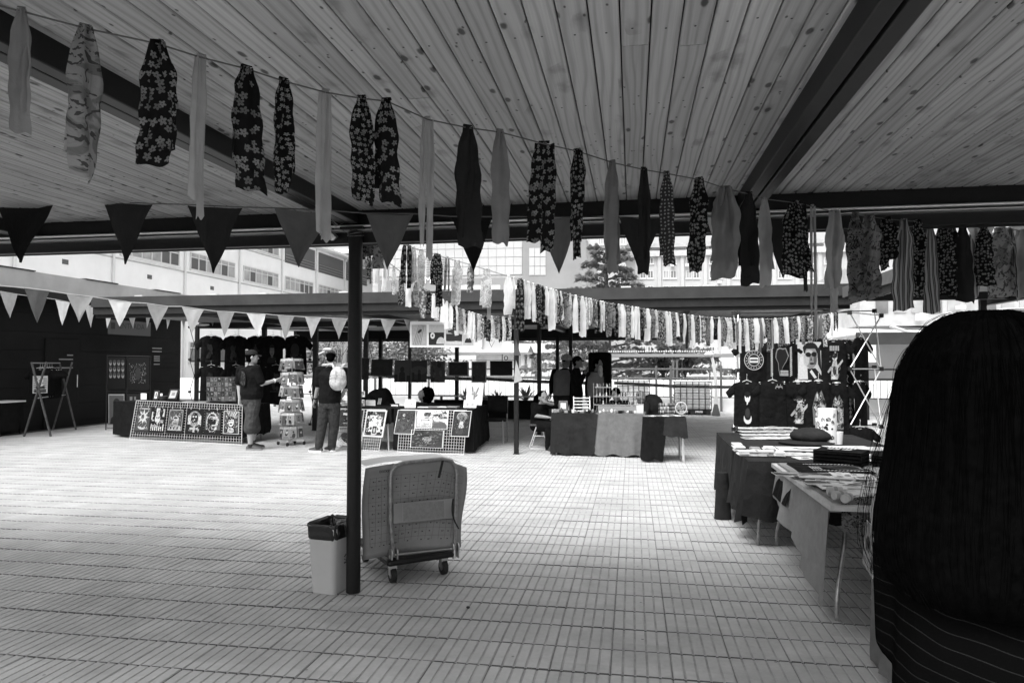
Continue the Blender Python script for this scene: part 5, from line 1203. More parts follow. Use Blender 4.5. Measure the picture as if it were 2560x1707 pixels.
# ---- wheeled card rack between the two shoppers
cr0 = gnd(728, 1112); cr = thing('card_rack', 'wheeled revolving rack hung with small picture cards', 'card rack', cr0)
cz = at(728, 893, cr0.y).z
MB().tube([cr0 + V(0, 0, .08), V(cr0.x, cr0.y, cz)], .014, 8).build('pole', M['steel_bright'], cr)
for a in (.2, 1.77, 3.34, 4.91):
    e = cr0 + V(.24 * math.cos(a), .24 * math.sin(a), .085); MB().bar(cr0 + V(0, 0, .09), e, .035, .03).build('foot', M['alu'], cr)
    MB().tube([e + V(-.012, 0, -.045), e + V(.012, 0, -.045)], .035, 12).build('castor', M['rubber'], cr)
r = random.Random(77)
cols = [(.1, .45, .03), (.35, .3, .02), (.3, .55, .2), (.2, .5, .04)]
for lev in range(6):
    yt = 897 + lev * 33.5; za = at(728, yt, cr0.y).z; zb_ = at(728, yt + 30, cr0.y).z; z1 = za; z0 = zb_
    MB().tube([V(cr0.x + .17 * math.cos(k * PI / 8), cr0.y + .17 * math.sin(k * PI / 8), z1 + .005) for k in range(17)], .005, 5).build('ring', M['steel_bright'], cr)
    for k in range(10):
        z0 = lerp(zb_, za, r.uniform(-.05, .22)); a = 2 * PI * k / 10 + r.uniform(-.12, .12) + lev * .2; c = V(cr0.x + .19 * math.cos(a), cr0.y + .19 * math.sin(a), 0); tx_ = V(-math.sin(a), math.cos(a), 0); w2 = .068
        nn = V(math.cos(a), math.sin(a), 0); sl_ = nn * r.uniform(.0, .05) + tx_ * r.uniform(-.015, .015)
        qq = [c - tx_ * w2 + V(0, 0, z0) + sl_, c + tx_ * w2 + V(0, 0, z0) + sl_, c + tx_ * w2 + V(0, 0, z1), c - tx_ * w2 + V(0, 0, z1)]
        m_ = MB(); m_.prism(qq, nn * -.004, col=.55)
        bgc = r.uniform(.1, .42); x_ = r.uniform(.35, .65); shp = [(rect(.0, .0, 1, .8), bgc), (rect(.0, .84, 1, 1), r.uniform(.45, .7)), (ellp(x_, r.uniform(.2, .4), r.uniform(.15, .34), r.uniform(.12, .28), 8, rot=r.uniform(0, 3)), r.uniform(.02, .2)), (ellp(x_ + r.uniform(-.1, .1), r.uniform(.4, .6), r.uniform(.08, .2), r.uniform(.08, .18), 8), r.uniform(.15, .6)), (ellp(x_, r.uniform(.55, .7), r.uniform(.06, .18), .07, 8), r.uniform(.02, .2)), (rect(.15, .06, r.uniform(.4, .9), .12), r.uniform(.05, .6))]
        qn = [Vector(v) for v in qq]
        for kk, (pts, cc) in enumerate(shp): m_.poly([qn[0].lerp(qn[1], x).lerp(qn[3].lerp(qn[2], x), y) + nn * .0006 * (kk + 1) for x, y in pts], col=cc)
        m_.build('card', M['print'], cr)
# ================================================================ MIDDLE STALL: picture grids, tables, hanging pictures
r = random.Random(5)
g2 = dict(BL=gnd(838, 1123), BR=gnd(947, 1129)); g2['TL'] = at(849, 1021, g2['BL'].y + .16); g2['TR'] = at(964, 1024, g2['BR'].y + .16)
t2, f2 = wire_grid('wire_grid', 'white wire grid of pictures just right of the thick near post', g2['BL'] + V(0, 0, .012), g2['BR'] + V(0, 0, .012), g2['TL'], g2['TR'], 20, 15, grp='white wire display grids')
picture('picture', 'dark picture with a bright cloud hung high beside the backpack man', 'picture', subq(f2, .0, .54, .56, .98), detail(sh_blobs(.08, 30, r, .03, .14) + [(ellp(.55, .5, .22, .14), .5), (ellp(.65, .5, .1, .08), .6)], 40, 2, .05, .2), frame='white', fw=.006, grp='pictures on the middle grids', clips=2)
picture('picture', 'picture of pale rounded shapes hung low beside the near post', 'picture', subq(f2, -.02, .02, .6, .44), sh_blobs(.3, 10, r, .2, .5) + [(ellp(.45, .6, .2, .35, rot=.5), .08), (ellp(.75, .5, .12, .3), .12), (ellp(.2, .3, .14, .25), .6)] + detail([], 60, 3, .06, .4), frame='white', fw=.006, grp='pictures on the middle grids')
picture('picture', 'busy street picture in a wide white frame right of the near post', 'picture', subq(f2, .62, .33, 1.05, .98, .02), sh_blobs(.05, 90, r, .01, .6, .02, .07) + [(rect(.38, .05, .68, .42), .5), (rect(.42, .08, .64, .38), .05), (ellp(.53, .22, .06, .1), .4)], frame='white', fw=.02, margin=.1, grp='pictures on the middle grids')
d2 = (g2['BR'] - g2['BL']).normalized(); n2 = V(-d2.y, d2.x, 0)
tcB = [g2['BL'] + n2 * .2 - d2 * .3, g2['BR'] + n2 * .2 + d2 * .12, g2['BR'] + n2 * .85 + d2 * .12, g2['BL'] + n2 * .85 - d2 * .3]
table('table behind the picture grid beside the thick near post', tcB, .735, legm='white_wire')
drape('c', 'black cloth over the table beside the thick near post', tcB, .74, [.3, .25, .2, .3], M['black_cloth'], 8, n=10)
ty2 = (g2['BL'] + n2 * .5).y
for i, (x0, y0, x1, y1, lab) in enumerate([(850, 1000, 872, 1016, 'small pale-matted photo left of the thick near post'), (866, 975, 878, 992, 'tiny photo card beside the backpack man'), (900, 978, 912, 992, 'small photo card just right of the near post, upper'), (899, 999, 911, 1017, 'small dark photo card just right of the near post, lower')]):
    standing(lab, x0, y0, x1, y1, ty2, sh_blobs(.2, 8, r, .03, .5, .08, .25), frame='white', fw=.008, margin=.05, lean=.04)
standing('small white wire cage box on the table by the bending person', 914, 1000, 938, 1018, ty2 + .1, [(rect(.02 + .12 * k, 0, .03 + .12 * k, 1), .2) for k in range(8)] + [(rect(0, .02 + .2 * k, 1, .05 + .2 * k), .2) for k in range(5)], frame=None, cat='wire box', margin=0)
# third grid and table
g3 = dict(BL=gnd(994, 1131), BR=gnd(1159, 1138)); g3['TL'] = at(1002, 1024, g3['BL'].y + .15); g3['TR'] = at(1167, 1026, g3['BR'].y + .15)
t3, f3 = wire_grid('wire_grid', 'white wire grid holding four pictures before the black-clothed table', g3['BL'] + V(0, 0, .012), g3['BR'] + V(0, 0, .012), g3['TL'], g3['TR'], 26, 15, grp='white wire display grids')
def crowd(bg, n, hi):
    o = [(rect(0, 0, 1, 1), bg)]
    for k in range(n):
        x, y = .12 + .76 * (k % 4) / 3.2, .3 + .25 * (k // 4) + .06 * math.sin(k * 3); o += [([(x - .13, y - .32), (x - .1, y), (x + .1, y), (x + .13, y - .32)], hi * .5), (ellp(x, y + .08, .06, .07), hi), (ellp(x, y + .13, .065, .04), .03)]
    return [([(min(1, max(0, a)), min(1, max(0, b))) for a, b in p], c) for p, c in o]
picture('picture', 'grey picture of people in a crowd at the left of the four-picture grid', 'picture', subq(f3, -.07, .42, .62 - .38, .99, .02, .04), detail(crowd(.09, 7, .22) + [(ellp(.35, .78, .07, .06), .4)], 90, 1, .03, .16), frame='white', fw=.006, grp='pictures on the middle grids')
men = [(rect(0, 0, 1, 1), .62)] + sh_portrait(None, .5, .05, .12, r, cx=.36, cy=.72, s=.55, glasses=True) + sh_portrait(None, .55, .03, .2, r, cx=.68, cy=.6, s=.7) + sh_portrait(None, .5, .03, .2, r, cx=.88, cy=.78, s=.42) + [([(.52, 0), (.58, .3), (.85, .35), (1, .2), (1, 0)], .13), (rect(.05, .05, .55, .56), .05), (rect(.065, .07, .535, .54), .62), (rect(.18, .36, .2, .47), .03), (rect(.18, .45, .42, .48), .03), ([(.4, .42), (.4, .51), (.47, .465)], .03)]
men = [([(min(1, max(0, a)), min(1, max(0, b))) for a, b in p], c) for p, c in men]
pm = picture('picture', 'white picture of three men behind a sign reading NO VIRAR A LA DERECHA', 'picture', subq(f3, .245, .56, .74, .99, .02), detail(men[:-6], 60, 6, .03, .4, (.3, .55, .95, .95)) + men[-6:], frame='white', fw=.006, grp='pictures on the middle grids')
mq = subq(f3, .245, .56, .74, .99, .034); fm = quadmap(mq[0], mq[1], mq[3], mq[2]); lt = MB()
xa = (mq[1] - mq[0]).normalized(); ya = (mq[3] - mq[0]).normalized(); wm = (mq[1] - mq[0]).length
put_text(lt, 'NO VIRAR A', fm(.3, .26), xa, ya, .046, col=.02, maxw=wm * .43); put_text(lt, 'LA DERECHA', fm(.3, .14), xa, ya, .046, col=.02, maxw=wm * .43); stuff(lt.build('lettering', M['print'], pm))
picture('picture', 'wide dark picture of a smiling face among leaves, lowest on the four-picture grid', 'picture', subq(f3, .2, .12, .69, .53, .02), detail(sh_blobs(.07, 60, r, .03, .22, .02, .06) + sh_portrait(None, .28, .04, .06, r, cx=.5, cy=.5, s=.8)[1:], 80, 4, .03, .22), frame='white', fw=.006, grp='pictures on the middle grids')
picture('picture', 'dark picture of a white-haired face over folded hands, right end of the grid', 'picture', subq(f3, .8, .4, 1.06, .99, .02, .02), [(rect(0, 0, 1, 1), .05), (ellp(.5, .78, .3, .18), .35), (ellp(.5, .66, .2, .2), .2), (ellp(.42, .7, .04, .02), .03), (ellp(.58, .7, .04, .02), .03), ([(.36, .36), (.42, .58), (.5, .62), (.58, .58), (.66, .36), (.5, .3)], .45), (ellp(.5, .2, .3, .12), .08)] + detail([], 70, 5, .03, .2), frame='white', fw=.006, grp='pictures on the middle grids')
c3 = [gnd(985, 1127), gnd(1181, 1134), gnd(1218, 1108)]; c3 = [V(p.x, p.y, 0) for p in c3]; d3 = c3[1] - c3[0]; c3.append(c3[2] - d3)
table('table of the picture stall with black cloth to the ground', c3, .735)
drape('c', 'black cloth to the ground on the picture stall table', c3, .742, [.70, .68, .6, .68], M['black_cloth'], 12, n=16, fold=.025)
ty3 = c3[0].y + .35
standing('white card of two drawings standing at the left of the picture stall table', 1011, 998, 1038, 1026, ty3 - .2, [(ellp(.3, .5, .03, .2), .25), (ellp(.6, .6, .06, .12), .3)], frame=None, cat='card', sk=2)
standing('tall white poster with plant drawing standing on the picture stall table', 1163, 957, 1204, 1013, ty3 + .15, [(ellp(.35, .7, .05, .18, rot=.3), .3), (ellp(.65, .65, .05, .2, rot=-.4), .28), (ellp(.5, .4, .06, .25), .32), (ellp(.4, .5, .1, .05), .35), (ellp(.62, .42, .1, .05, rot=.6), .3), (rect(.49, .1, .51, .5), .3)], frame=None, cat='poster', sk=6, margin=.05)
standing('pair of small pale cards leaning below the tall plant poster', 1158, 1000, 1190, 1022, ty3, [(rect(.08, .15, .45, .85), .55), (rect(.55, .15, .92, .85), .52), (ellp(.27, .5, .1, .2), .4), (ellp(.73, .5, .1, .2), .42)], frame=None, cat='card', sk=2)
standing('small dark-framed picture lying near the bending person', 975, 1010, 998, 1018, ty3 - .1, [(rect(.2, .2, .8, .8), .5)], frame='steel_black', lean=.12, margin=.1)
for i, px in enumerate((1060, 1085, 1108, 1132)):
    p = at(px, 1020, ty3 - .1); p.z = .752 + .003 * i
    tag(MB().box(p, (.2, .16, .012 + .008 * (i % 2)), rotz(.3 * math.sin(i * 2))).build('print_pile', M['cardboard'] if i % 2 else M['paper']), 'flat pile of prints, %s from the left on the picture stall table' % ordn(i + 1), 'prints', 'piles of prints on the picture stall table')
# row of dark pictures hanging from a cord
HY = 14.3; hung = [(903, 895, 923, 949, .03), (929, 898, 982, 938, .02), (987, 900, 1026, 955, .075), (1028, 901, 1067, 956, .05), (1076, 903, 1112, 956, .08), (1120, 904, 1172, 940, .03), (1179, 903, 1216, 956, .07), (1225, 902, 1281, 939, .012)]
hl = ['narrow dark hanging picture beside the thick near post', 'wide very dark hanging picture of foliage, second from the near post', 'grey hanging picture with a standing figure silhouette', 'hanging picture of a small figure under a pale sky', 'grey hanging picture of blurred grasses, above the seated woman', 'wide hanging picture with dark centre and pale border', 'upright grey hanging picture of plants, second from the slim post', 'wide nearly black hanging picture beside the slim black post']
for i, (x0, y0, x1, y1, g) in enumerate(hung):
    shp = sh_blobs(g, 26, r, g * .3, g * 1.5, .04, .16)
    if i == 2: shp = [(rect(0, 0, 1, 1), .085), (ellp(.5, .58, .14, .12), .012), ([(.28, 0), (.32, .42), (.5, .52), (.68, .42), (.72, 0)], .012), (rect(0, 0, .22, .35), .015), (rect(.8, 0, 1, .3), .015)]
    if i == 3: shp = [(rect(0, 0, 1, 1), .05), (ellp(.5, .55, .5, .2), .09), (rect(0, 0, 1, .12), .012), (ellp(.52, .5, .1, .09), .04), (rect(.42, .1, .62, .42), .012), (rect(.08, .1, .2, .45), .015)]
    picture('hanging_picture', hl[i], 'picture', px_quad(x0, y0, x1, y1, HY, (-2 if i < 3 else 0)), shp, frame='cardboard' if i in (5, 6) else None, fw=.02, back='dark_cloth', grp='dark pictures hanging on the cord')
s_ = MB(); s_.tube([at(895, 894, HY + .01), at(1100, 901, HY + .01), at(1290, 900, HY + .01)], .005, 5); tag(s_.build('hanging_string', M['string_dark']), 'cord carrying the row of dark hanging pictures', 'string')
# white banner of four pictures
bn = thing('picture_banner', 'white banner of four large pictures above the picture stall', 'banner', at(1115, 868, 11.9))
MB().prism(px_quad(1025, 803, 1206, 868, 11.9), (0, .012, 0)).build('sheet', M['paper'], bn)
bshapes = [[(rect(0, 0, 1, 1), .4)] + [([(.1 + .12 * k, 0), (.13 + .12 * k, 0), (.5 + .09 * k, 1), (.48 + .09 * k, 1)], .12) for k in range(5)] + [(ellp(.55, .68, .16, .07, rot=.5), .05)],
           [(rect(0, 0, 1, 1), .45), (rect(0, 0, 1, .62), .04), (ellp(.25, .46, .15, .16), .6), (ellp(.25, .46, .06, .06), .1), (ellp(.8, 0.05, .3, .34, 10, 0, PI), .5)],
           [(rect(0, 0, 1, 1), .5), (rect(0, .18, 1, .55), .06), (ellp(.5, .72, .4, .08, rot=.2), .1), ([(0, 0), (1, 0), (1, .16), (.6, .2), (.3, .14), (0, .2)], .55), (ellp(.4, .62, .3, .06, rot=-.3), .08)],
           [(rect(0, 0, 1, 1), .5), (ellp(.5, .1, .35, .25, 10, 0, PI), .05), (ellp(.5, .5, .12, .2), .65), (ellp(.3, .7, .2, .1), .3)]]
for (x0, x1), shp in zip(((1029, 1066), (1072, 1110), (1115, 1155), (1158, 1183)), bshapes):
    m_ = MB(); draw(m_, px_quad(x0, 812, x1, 862, 11.89), shp); m_.build('picture', M['print'], bn)['kind'] = 'stuff'
picture('white_sheet', 'plain white sheet with faint sketch hanging right of the picture banner', 'sheet', px_quad(1203, 802, 1256, 874, 11.95), [([(.35, .3), (.37, .3), (.5, .1), (.48, .08)], .2), ([(.62, .3), (.64, .3), (.5, .1), (.48, .1)], .2), (ellp(.5, .32, .03, .015), .1)], th=.004)
# folding chair beside the picture stall
cp0 = gnd(1232, 1112); chx = thing('chair', 'dark chair with metal legs beside the picture stall', 'chair', cp0)
X, Yc = cp0.x, cp0.y + .25; zz = .45
MB().box((X, Yc, zz), (.4, .4, .045), rotz(.2)).build('seat', M['black_cloth'], chx, bevel=.015)
bk_ = MB(); bk_.grid(lambda u, v: V(X + (u - .5) * .38, Yc - .12 + .30 * math.sin(.2) + .04 * (1 - (2 * u - 1) ** 2) + .24, .56 + v * .34), 6, 4); 
bo = bk_.build('backrest', M['black_cloth'], chx, smooth='all'); sdm = bo.modifiers.new('solid', 'SOLIDIFY'); sdm.thickness = .03
for sx in (-1, 1):
    MB().tube([(X + sx * .19, Yc + .24, .01), (X + sx * .19, Yc + .2, .45), (X + sx * .19, Yc + .26, .88)], .012, 6).build('leg', M['chrome_dark'], chx)
    MB().tube([(X + sx * .19, Yc - .2, .01), (X + sx * .17, Yc - .16, .45)], .012, 6).build('leg', M['steel_bright'], chx)
# pennants hanging down the slim post
sp = at(1291, 1000, 11.5)
for i, (y0, y1, k) in enumerate(((845, 888, 'mid'), (900, 950, 'light'))):
    a, b, c = at(1290, y0, 11.52), at(1302 if i == 0 else 1306, y1, 11.5), at(1284, y1 + (0 if i == 0 else 8), 11.52)
    pennant(c, b, a, PM[k], 'single %s pennant hanging %s on the slim black post' % (PN[k], 'high' if i == 0 else 'lower'), 'pennants on the slim post', 880 + i)
# ================================================================ CENTRE STALL
cF = [gnd(1378, 1139), gnd(1612, 1146)]; cF = [V(p.x, p.y, 0) for p in cF]; dC = (cF[1] - cF[0]).normalized(); nC = V(-dC.y, dC.x, 0)
cc = [cF[0] + nC * .03, cF[1] + nC * .03, cF[1] + nC * .72, cF[0] + nC * .72]
zc = at(1495, 1034, cF[0].y).z
table('table of the centre stall under the two-tone cloth', cc, zc - .008)
sm_ = lerp(0, 1, .5); mid0, mid1 = cc[0].lerp(cc[1], .49), cc[3].lerp(cc[2], .49)
drape('c', 'charcoal left half of the two-tone cloth on the centre stall', [cc[0], mid0, mid1, cc[3]], zc, [zc - .03, .004, .3, zc - .06], M['dark_cloth'], 21, n=18, fold=.022, out=.03)
drape('c', 'grey right half of the two-tone cloth on the centre stall', [mid0 + dC * .004, cc[1], cc[2], mid1 + dC * .004], zc + .003, [zc - .035, zc - .03, .3, .004], M['grey_cloth'], 22, n=18, fold=.024, out=.034)
# small side table
sF = [gnd(1612, 1156), gnd(1716, 1158)]; sF = [V(p.x, p.y, 0) for p in sF]; sd = (sF[1] - sF[0]).normalized(); sn = V(-sd.y, sd.x, 0)
cs = [sF[0] + sd * -.02, sF[1], sF[1] + sn * .62, sF[0] + sn * .62]; zs_ = at(1665, 1043, sF[0].y + .02).z
table('small side table with metal legs right of the centre stall', cs, zs_ - .008, legm='alu')
ms = cs[0].lerp(cs[1], .5)
drape('c', 'black cloth hanging to the ground between centre stall and side table', [cs[0], ms, ms + sn * .62, cs[3]], zs_, [zs_ - .04, .3, .3, zs_ - .05], M['black_cloth'], 23, n=10, fold=.02)
drape('c', 'short charcoal cloth on the right half of the small side table', [ms + sd * .004, cs[1], cs[2], ms + sn * .62 + sd * .004], zs_ + .003, [(.28, .32), .3, .2, .004], M['dark_cloth'], 24, n=10, fold=.02, out=.04)
lp = MB(); 
for dx in (-.05,):
    a, b = cs[1] + V(dx, .03, .01), cs[2] + V(dx, 0, .01); MB().tube([a + V(0, 0, zs_ - .05), a + V(0, 0, .03), a.lerp(b, .08) + V(0, 0, 0), b.lerp(a, .08), b + V(0, 0, .03), b + V(0, 0, zs_ - .05)], .012, 8).build('leg_loop', M['alu'], [o for o in bpy.data.objects if o.get('label', '').startswith('small side table')][0])
# merchandise
yC = cF[0].y + .3; r = random.Random(9)
br = thing('bracelet_rack', 'white ladder rack of bracelets on the centre stall', 'rack', at(1453, 1030, yC))
for x in (1434, 1474): MB().bar(at(x + (1 if x < 1450 else 1), 1032, yC), at(x, 991, yC + .1), .014).build('upright', M['white'], br)
for k in range(5):
    y = 995 + k * 8; MB().tube([at(1434, y, yC + .1 - .02 * k), at(1475, y, yC + .1 - .02 * k)], .009, 6).build('rung', M['white'], br)
    if k < 4:
        b = MB()
        for q in range(16):
            p = at(1438 + q * 2.3, y + 3.6, yC + .09 - .02 * k); b.box(p, (.008, .01, .035))
        stuff(b.build('bracelet', M['steel_black'], br))
standing('dark-framed price sign on the left of the centre stall', 1397, 1002, 1419, 1027, yC - .1, [(rect(.15, .15, .85, .85), .6)] + [(rect(.3, .3 + .12 * k, .7, .33 + .12 * k), .25) for k in range(4)], frame='wood_dark', fw=.03, margin=.1, cat='sign')
standing('white sign card at the right end of the centre stall', 1590, 1010, 1609, 1034, yC - .15, [(rect(.1, .08, .9, .92), .62), (rect(.25, .3, .75, .34), .4), (rect(.25, .5, .75, .54), .4)], frame='cardboard', fw=.012, cat='sign', margin=.06)
ts = thing('tiered_stand', 'tiered wire stand of trinkets on the centre stall', 'stand', at(1545, 1032, yC))
for x in range(1484, 1606, 8): 
    if x < 1545 or x % 3: MB().tube([at(x, 1030, yC + .12), at(x, 958 if x < 1530 else 966, yC + .12)], .0035, 4).build('wire', M['alu'], ts)
for y, x0, x1 in ((968, 1488, 1535), (991, 1484, 1605), (1012, 1484, 1606)): MB().box((at(x0, y, yC + .1) + at(x1, y, yC + .1)) / 2, ((at(x1, y, yC) - at(x0, y, yC)).x, .1, .012)).build('shelf', M['cardboard'], ts)
MB().box((at(1500, 1022, yC + .05) + at(1590, 1022, yC + .05)) / 2, (.66, .1, .1)).build('box_row', M['cardboard'], ts)
for lvl, (y, x0, x1) in enumerate(((965, 1490, 1530), (988, 1488, 1600), (1009, 1488, 1602))):
    for k in range(int((x1 - x0) / 8)):
        p = at(x0 + 4 + k * 8, y, yC + .08); h = r.uniform(.03, .07)
        MB().lathe(p + V(0, 0, -.015), [(.012, 0), (.016, h * .3), (.006, h * .6), (.014, h * .8), (.004, h)], 7).build('trinket', M[r.choice(['steel_black', 'wood_dark', 'wood_light', 'alu', 'cardboard'])], ts)
for i in range(22):
    px = 1386 + i * 9.6 + r.uniform(-2, 2); p = at(px, 1030, yC - .18 + r.uniform(-.06, .1)); p.z = zc + .006; h = r.uniform(.03, .075)
    k = r.choice(['jar', 'jar', 'box'])
    if k == 'jar': o = MB().lathe(p, [(.018, 0), (.022, h * .2), (.022, h * .7), (.012, h * .85), (.013, h)], 10).build('small_jar', M[r.choice(['white', 'wood_dark', 'cardboard', 'steel_black', 'alu'])], smooth=True)
    else: o = MB().box(p + V(0, 0, h * .35), (.06, .05, h * .7), rotz(r.uniform(-.5, .5))).build('small_box', M[r.choice(['cardboard', 'wood_dark', 'paper', 'steel_black'])])
    tag(o, 'small %s, %s from the left along the front edge of the centre stall' % ('jar' if k == 'jar' else 'box', ordn(i + 1)), 'jar' if k == 'jar' else 'box', 'trinkets along the centre stall')
ys = sF[0].y + .35
for k in range(3):
    y = 1012 + 9 * k; t = thing('bangle_roll', 'roll of striped bangles, %s on the small side table' % ['topmost', 'middle', 'lowest'][k], 'bangles', at(1668, y, ys), 'bangle rolls on the small side table')
    a, b = at(1647, y, ys - .03 * k), at(1690, y, ys - .03 * k); MB().tube([a, b], .022, 10).build('core', M['cardboard'], t)
    for q in range(14):
        c = a.lerp(b, (q + .5) / 14); MB().tube([c + V(-.006, 0, 0), c + V(.006, 0, 0)], .032, 12).build('bangle', M[r.choice(['steel_black', 'wood_light', 'cardboard', 'wood_dark'])], t)
    MB().bar(V(a.x + .02, a.y + .02, zs_ + .004), a + V(.02, .02, 0), .012).build('stand', M['wood_light'], t); MB().bar(V(b.x - .02, b.y + .02, zs_ + .004), b + V(-.02, .02, 0), .012).build('stand', M['wood_light'], t)
w_ = thing('trinket_wheel', 'round fan-shaped trinket display on the small side table', 'display', at(1703, 1035, ys - .1)); wc = at(1703, 1020, ys - .1)
MB().tube([wc + V(.085 * math.cos(a * PI / 9), 0, .09 * math.sin(a * PI / 9)) for a in range(19)], .012, 6).build('rim', M['wood_light'], w_)
for a in range(9): MB().bar(wc, wc + V(.085 * math.cos(a * PI / 4.5), 0, .09 * math.sin(a * PI / 4.5)), .01).build('spoke', M['cardboard'], w_)
for i in range(7):
    p = at(1618 + i * 15, 1043, ys - .2); p.z = zs_ + .008 + .002 * i
    tag(MB().box(p, (.1, .14, .01), rotz(r.uniform(-.6, .6))).build('leaflet', M['paper'] if i % 2 else M['cardboard']), 'leaflet, %s from the left on the small side table' % ordn(i + 1), 'leaflet', 'leaflets on the small side table')
# ================================================================ RIGHT STALL: shirt rack with crossed poles
KY = 10.8; r = random.Random(15)
tr2 = thing('shirt_rack', 'tall pop-up rack of crossed pale poles hung with black shirts at right', 'shirt rack', at(2010, 1120, KY))
def nodes(pts): return [at(x, y, Y) for x, y, Y in pts]
rowsY = [781, 922, 1066, 1195]
FR = [at(2124, y, KY - .1) for y in rowsY]; FB = [at(2186, y - 4, KY + .35) for y in rowsY]; FR2 = [at(2203, y + (0 if i else 8), KY + .1) for i, y in enumerate(rowsY)]; LF = [at(1834, y + (6 if i else 2), KY) for i, y in enumerate(rowsY)]; LB2 = [at(1846, y + (4 if i else 2), KY + .45) for i, y in enumerate(rowsY)]
for a, b in ((FR, FR2), (LF, LB2)):
    for k in range(3):
        MB().tube([a[k], b[k + 1]], .0095, 6).build('pole', M['alu'], tr2); MB().tube([b[k], a[k + 1]], .0095, 6).build('pole', M['alu'], tr2)
for a, b in ((FR2, FB),):
    for k in range(3): MB().tube([b[k], a[k + 1]], .008, 6).build('pole', M['alu'], tr2)
for S in (FR, FR2, LF, LB2, FB):
    for p in S[:3]: MB().box(p, (.055, .055, .06)).build('joint', M['rubber'], tr2, bevel=.006)
for k in range(3):
    MB().tube([FR[k], FR2[k]], .009, 6).build('pole', M['alu'], tr2)
    MB().tube([LF[k] + V(0, 0, .0), FR[k]], .008, 6).build('rail', M['steel_black'], tr2)
    MB().tube([LB2[k], FB[k]], .008, 6).build('rail', M['steel_black'], tr2)
for x in (1893, 1968, 2035):
    MB().box(at(x, 990, KY + .12), (.05, .03, 2.2)).build('strap', M['black_cloth'], tr2)
ring = [(ellp(.5, .55, .48, .42, 22), .45), (ellp(.5, .55, .45, .39, 22), .012), (ellp(.5, .55, .3, .26, 20), .45), (ellp(.5, .55, .27, .235, 20), .012), (rect(.28, .44, .72, .66), .5), (rect(.32, .52, .68, .58), .03)] + [(ellp(.5 + .375 * math.cos(k * .36), .55 + .325 * math.sin(k * .36), .028, .026, 6), .4) for k in range(17)]
chk = [(rect(.0 if s == 0 else .9, .05 + .06 * k, .05 if s == 0 else .95, .08 + .06 * k), .5) for k in range(15) for s in (0, 1)] + [(rect(.05 if s == 0 else .95, .08 + .06 * k, .1 if s == 0 else 1, .11 + .06 * k), .5) for k in range(15) for s in (0, 1)]
mapo = [(.3, .88), (.42, .93), (.58, .9), (.72, .92), (.8, .78), (.86, .68), (.74, .5), (.66, .42), (.55, .3), (.48, .12), (.42, .05), (.36, .25), (.34, .45), (.22, .62), (.24, .76)]
samap = chk + [(mapo, .22), ([(.52 + (x - .52) * .86, .52 + (y - .52) * .9) for x, y in mapo], .014)] + [(rect(.45, .2 - .045 * k, .82, .225 - .045 * k), .4) for k in range(4)]
face3 = [(rect(0, 0, 1, 1), .42), (ellp(.55, .8, .32, .2), .02), (ellp(.56, .6, .27, .32), .25), (ellp(.54, .82, .33, .15, 14, 0, PI), .015), (ellp(.4, .55, .09, .18), .4), (ellp(.74, .52, .07, .14), .12), (ellp(.5, .74, .14, .05), .38), (ellp(.45, .66, .12, .065), .01), (ellp(.7, .67, .12, .065), .01), ([(.56, .62), (.52, .5), (.62, .5)], .1), (ellp(.6, .42, .1, .03), .04), ([(.35, .3), (.5, .28), (.75, .3), (1, .1), (1, 0), (.3, 0)], .015), ([(.0, 0), (.02, .35), (.1, .6), (.22, .62), (.26, .4), (.4, .3), (.42, 0)], .5), ([(.5, .2), (.7, .02), (.8, .05), (.58, .26)], .5), ([(.82, .8), (.95, .9), (1, .2), (.86, .4)], .02)]
fig = lambda g=.35: [([(.3, .02), (.34, .5), (.45, .75), (.62, .7), (.7, .4), (.66, .02)], g), (ellp(.52, .8, .14, .11), g * 1.2), (ellp(.5, .86, .15, .08), .03), ([(.62, .5), (.95, .75), (.98, .68), (.66, .38)], g), ([(.3, .5), (.1, .3), (.16, .25), (.36, .4)], g * .8), (ellp(.5, .35, .1, .18), .06), (ellp(.45, .1, .12, .07), g * 1.3)]
moon = [(ellp(.5, .8, .17, .15), .6), (ellp(.5, .88, .18, .08), .015), (ellp(.44, .8, .03, .02), .02), (ellp(.56, .8, .03, .02), .02), ([(.46, .7), (.54, .72), (.52, .6), (.44, .58)], .55), (ellp(.5, .2, .24, .16), .55), (ellp(.5, .28, .2, .13), .012), (ellp(.5, .36, .14, .14), .06)]
star = [(rect(.3, .76, .8, .8), .45)] + [(ellp(.3 + .12 * k, .88 if k % 2 else .7, .03, .025, 5), .5) for k in range(5)]
beast = [([(.2, 0), (.15, .5), (.3, .85), (.4, .95), (.45, .85), (.6, .98), (.68, .85), (.82, .6), (.8, 0)], .2)] + [(ellp(r.uniform(.25, .75), r.uniform(.1, .85), .06, .1, 7, rot=r.uniform(0, 3)), r.choice([.02, .5, .4])) for _ in range(22)]
txt4 = [(rect(.25 + .09 * k, .82, .31 + .09 * k, .96), .35) for k in range(6)] + [(([(x, y * .78) for x, y in p]), c) for p, c in fig(.4)]
row1 = [(1883, 850, 72, ring, (.12, .22, .88, .78), 'with a ringed round emblem'), (1951, 848, 74, samap, (.12, .1, .88, .86), 'with a checker-edged map outline'), (2021, 840, 76, face3, (.1, .0, .9, .86), 'with a large portrait in dark glasses'), (2083, 848, 66, txt4, (.15, .06, .85, .88), 'with small lettering over a standing figure'), (2116, 848, 56, [(rect(.3, .8 - .1 * k, .5, .86 - .1 * k), .45) for k in range(4)], (.2, .2, .8, .9), 'seen at an angle, with stacked letters'), (2152, 842, 60, None, (0, 0, 1, 1), 'plain, inside the crossed poles')]
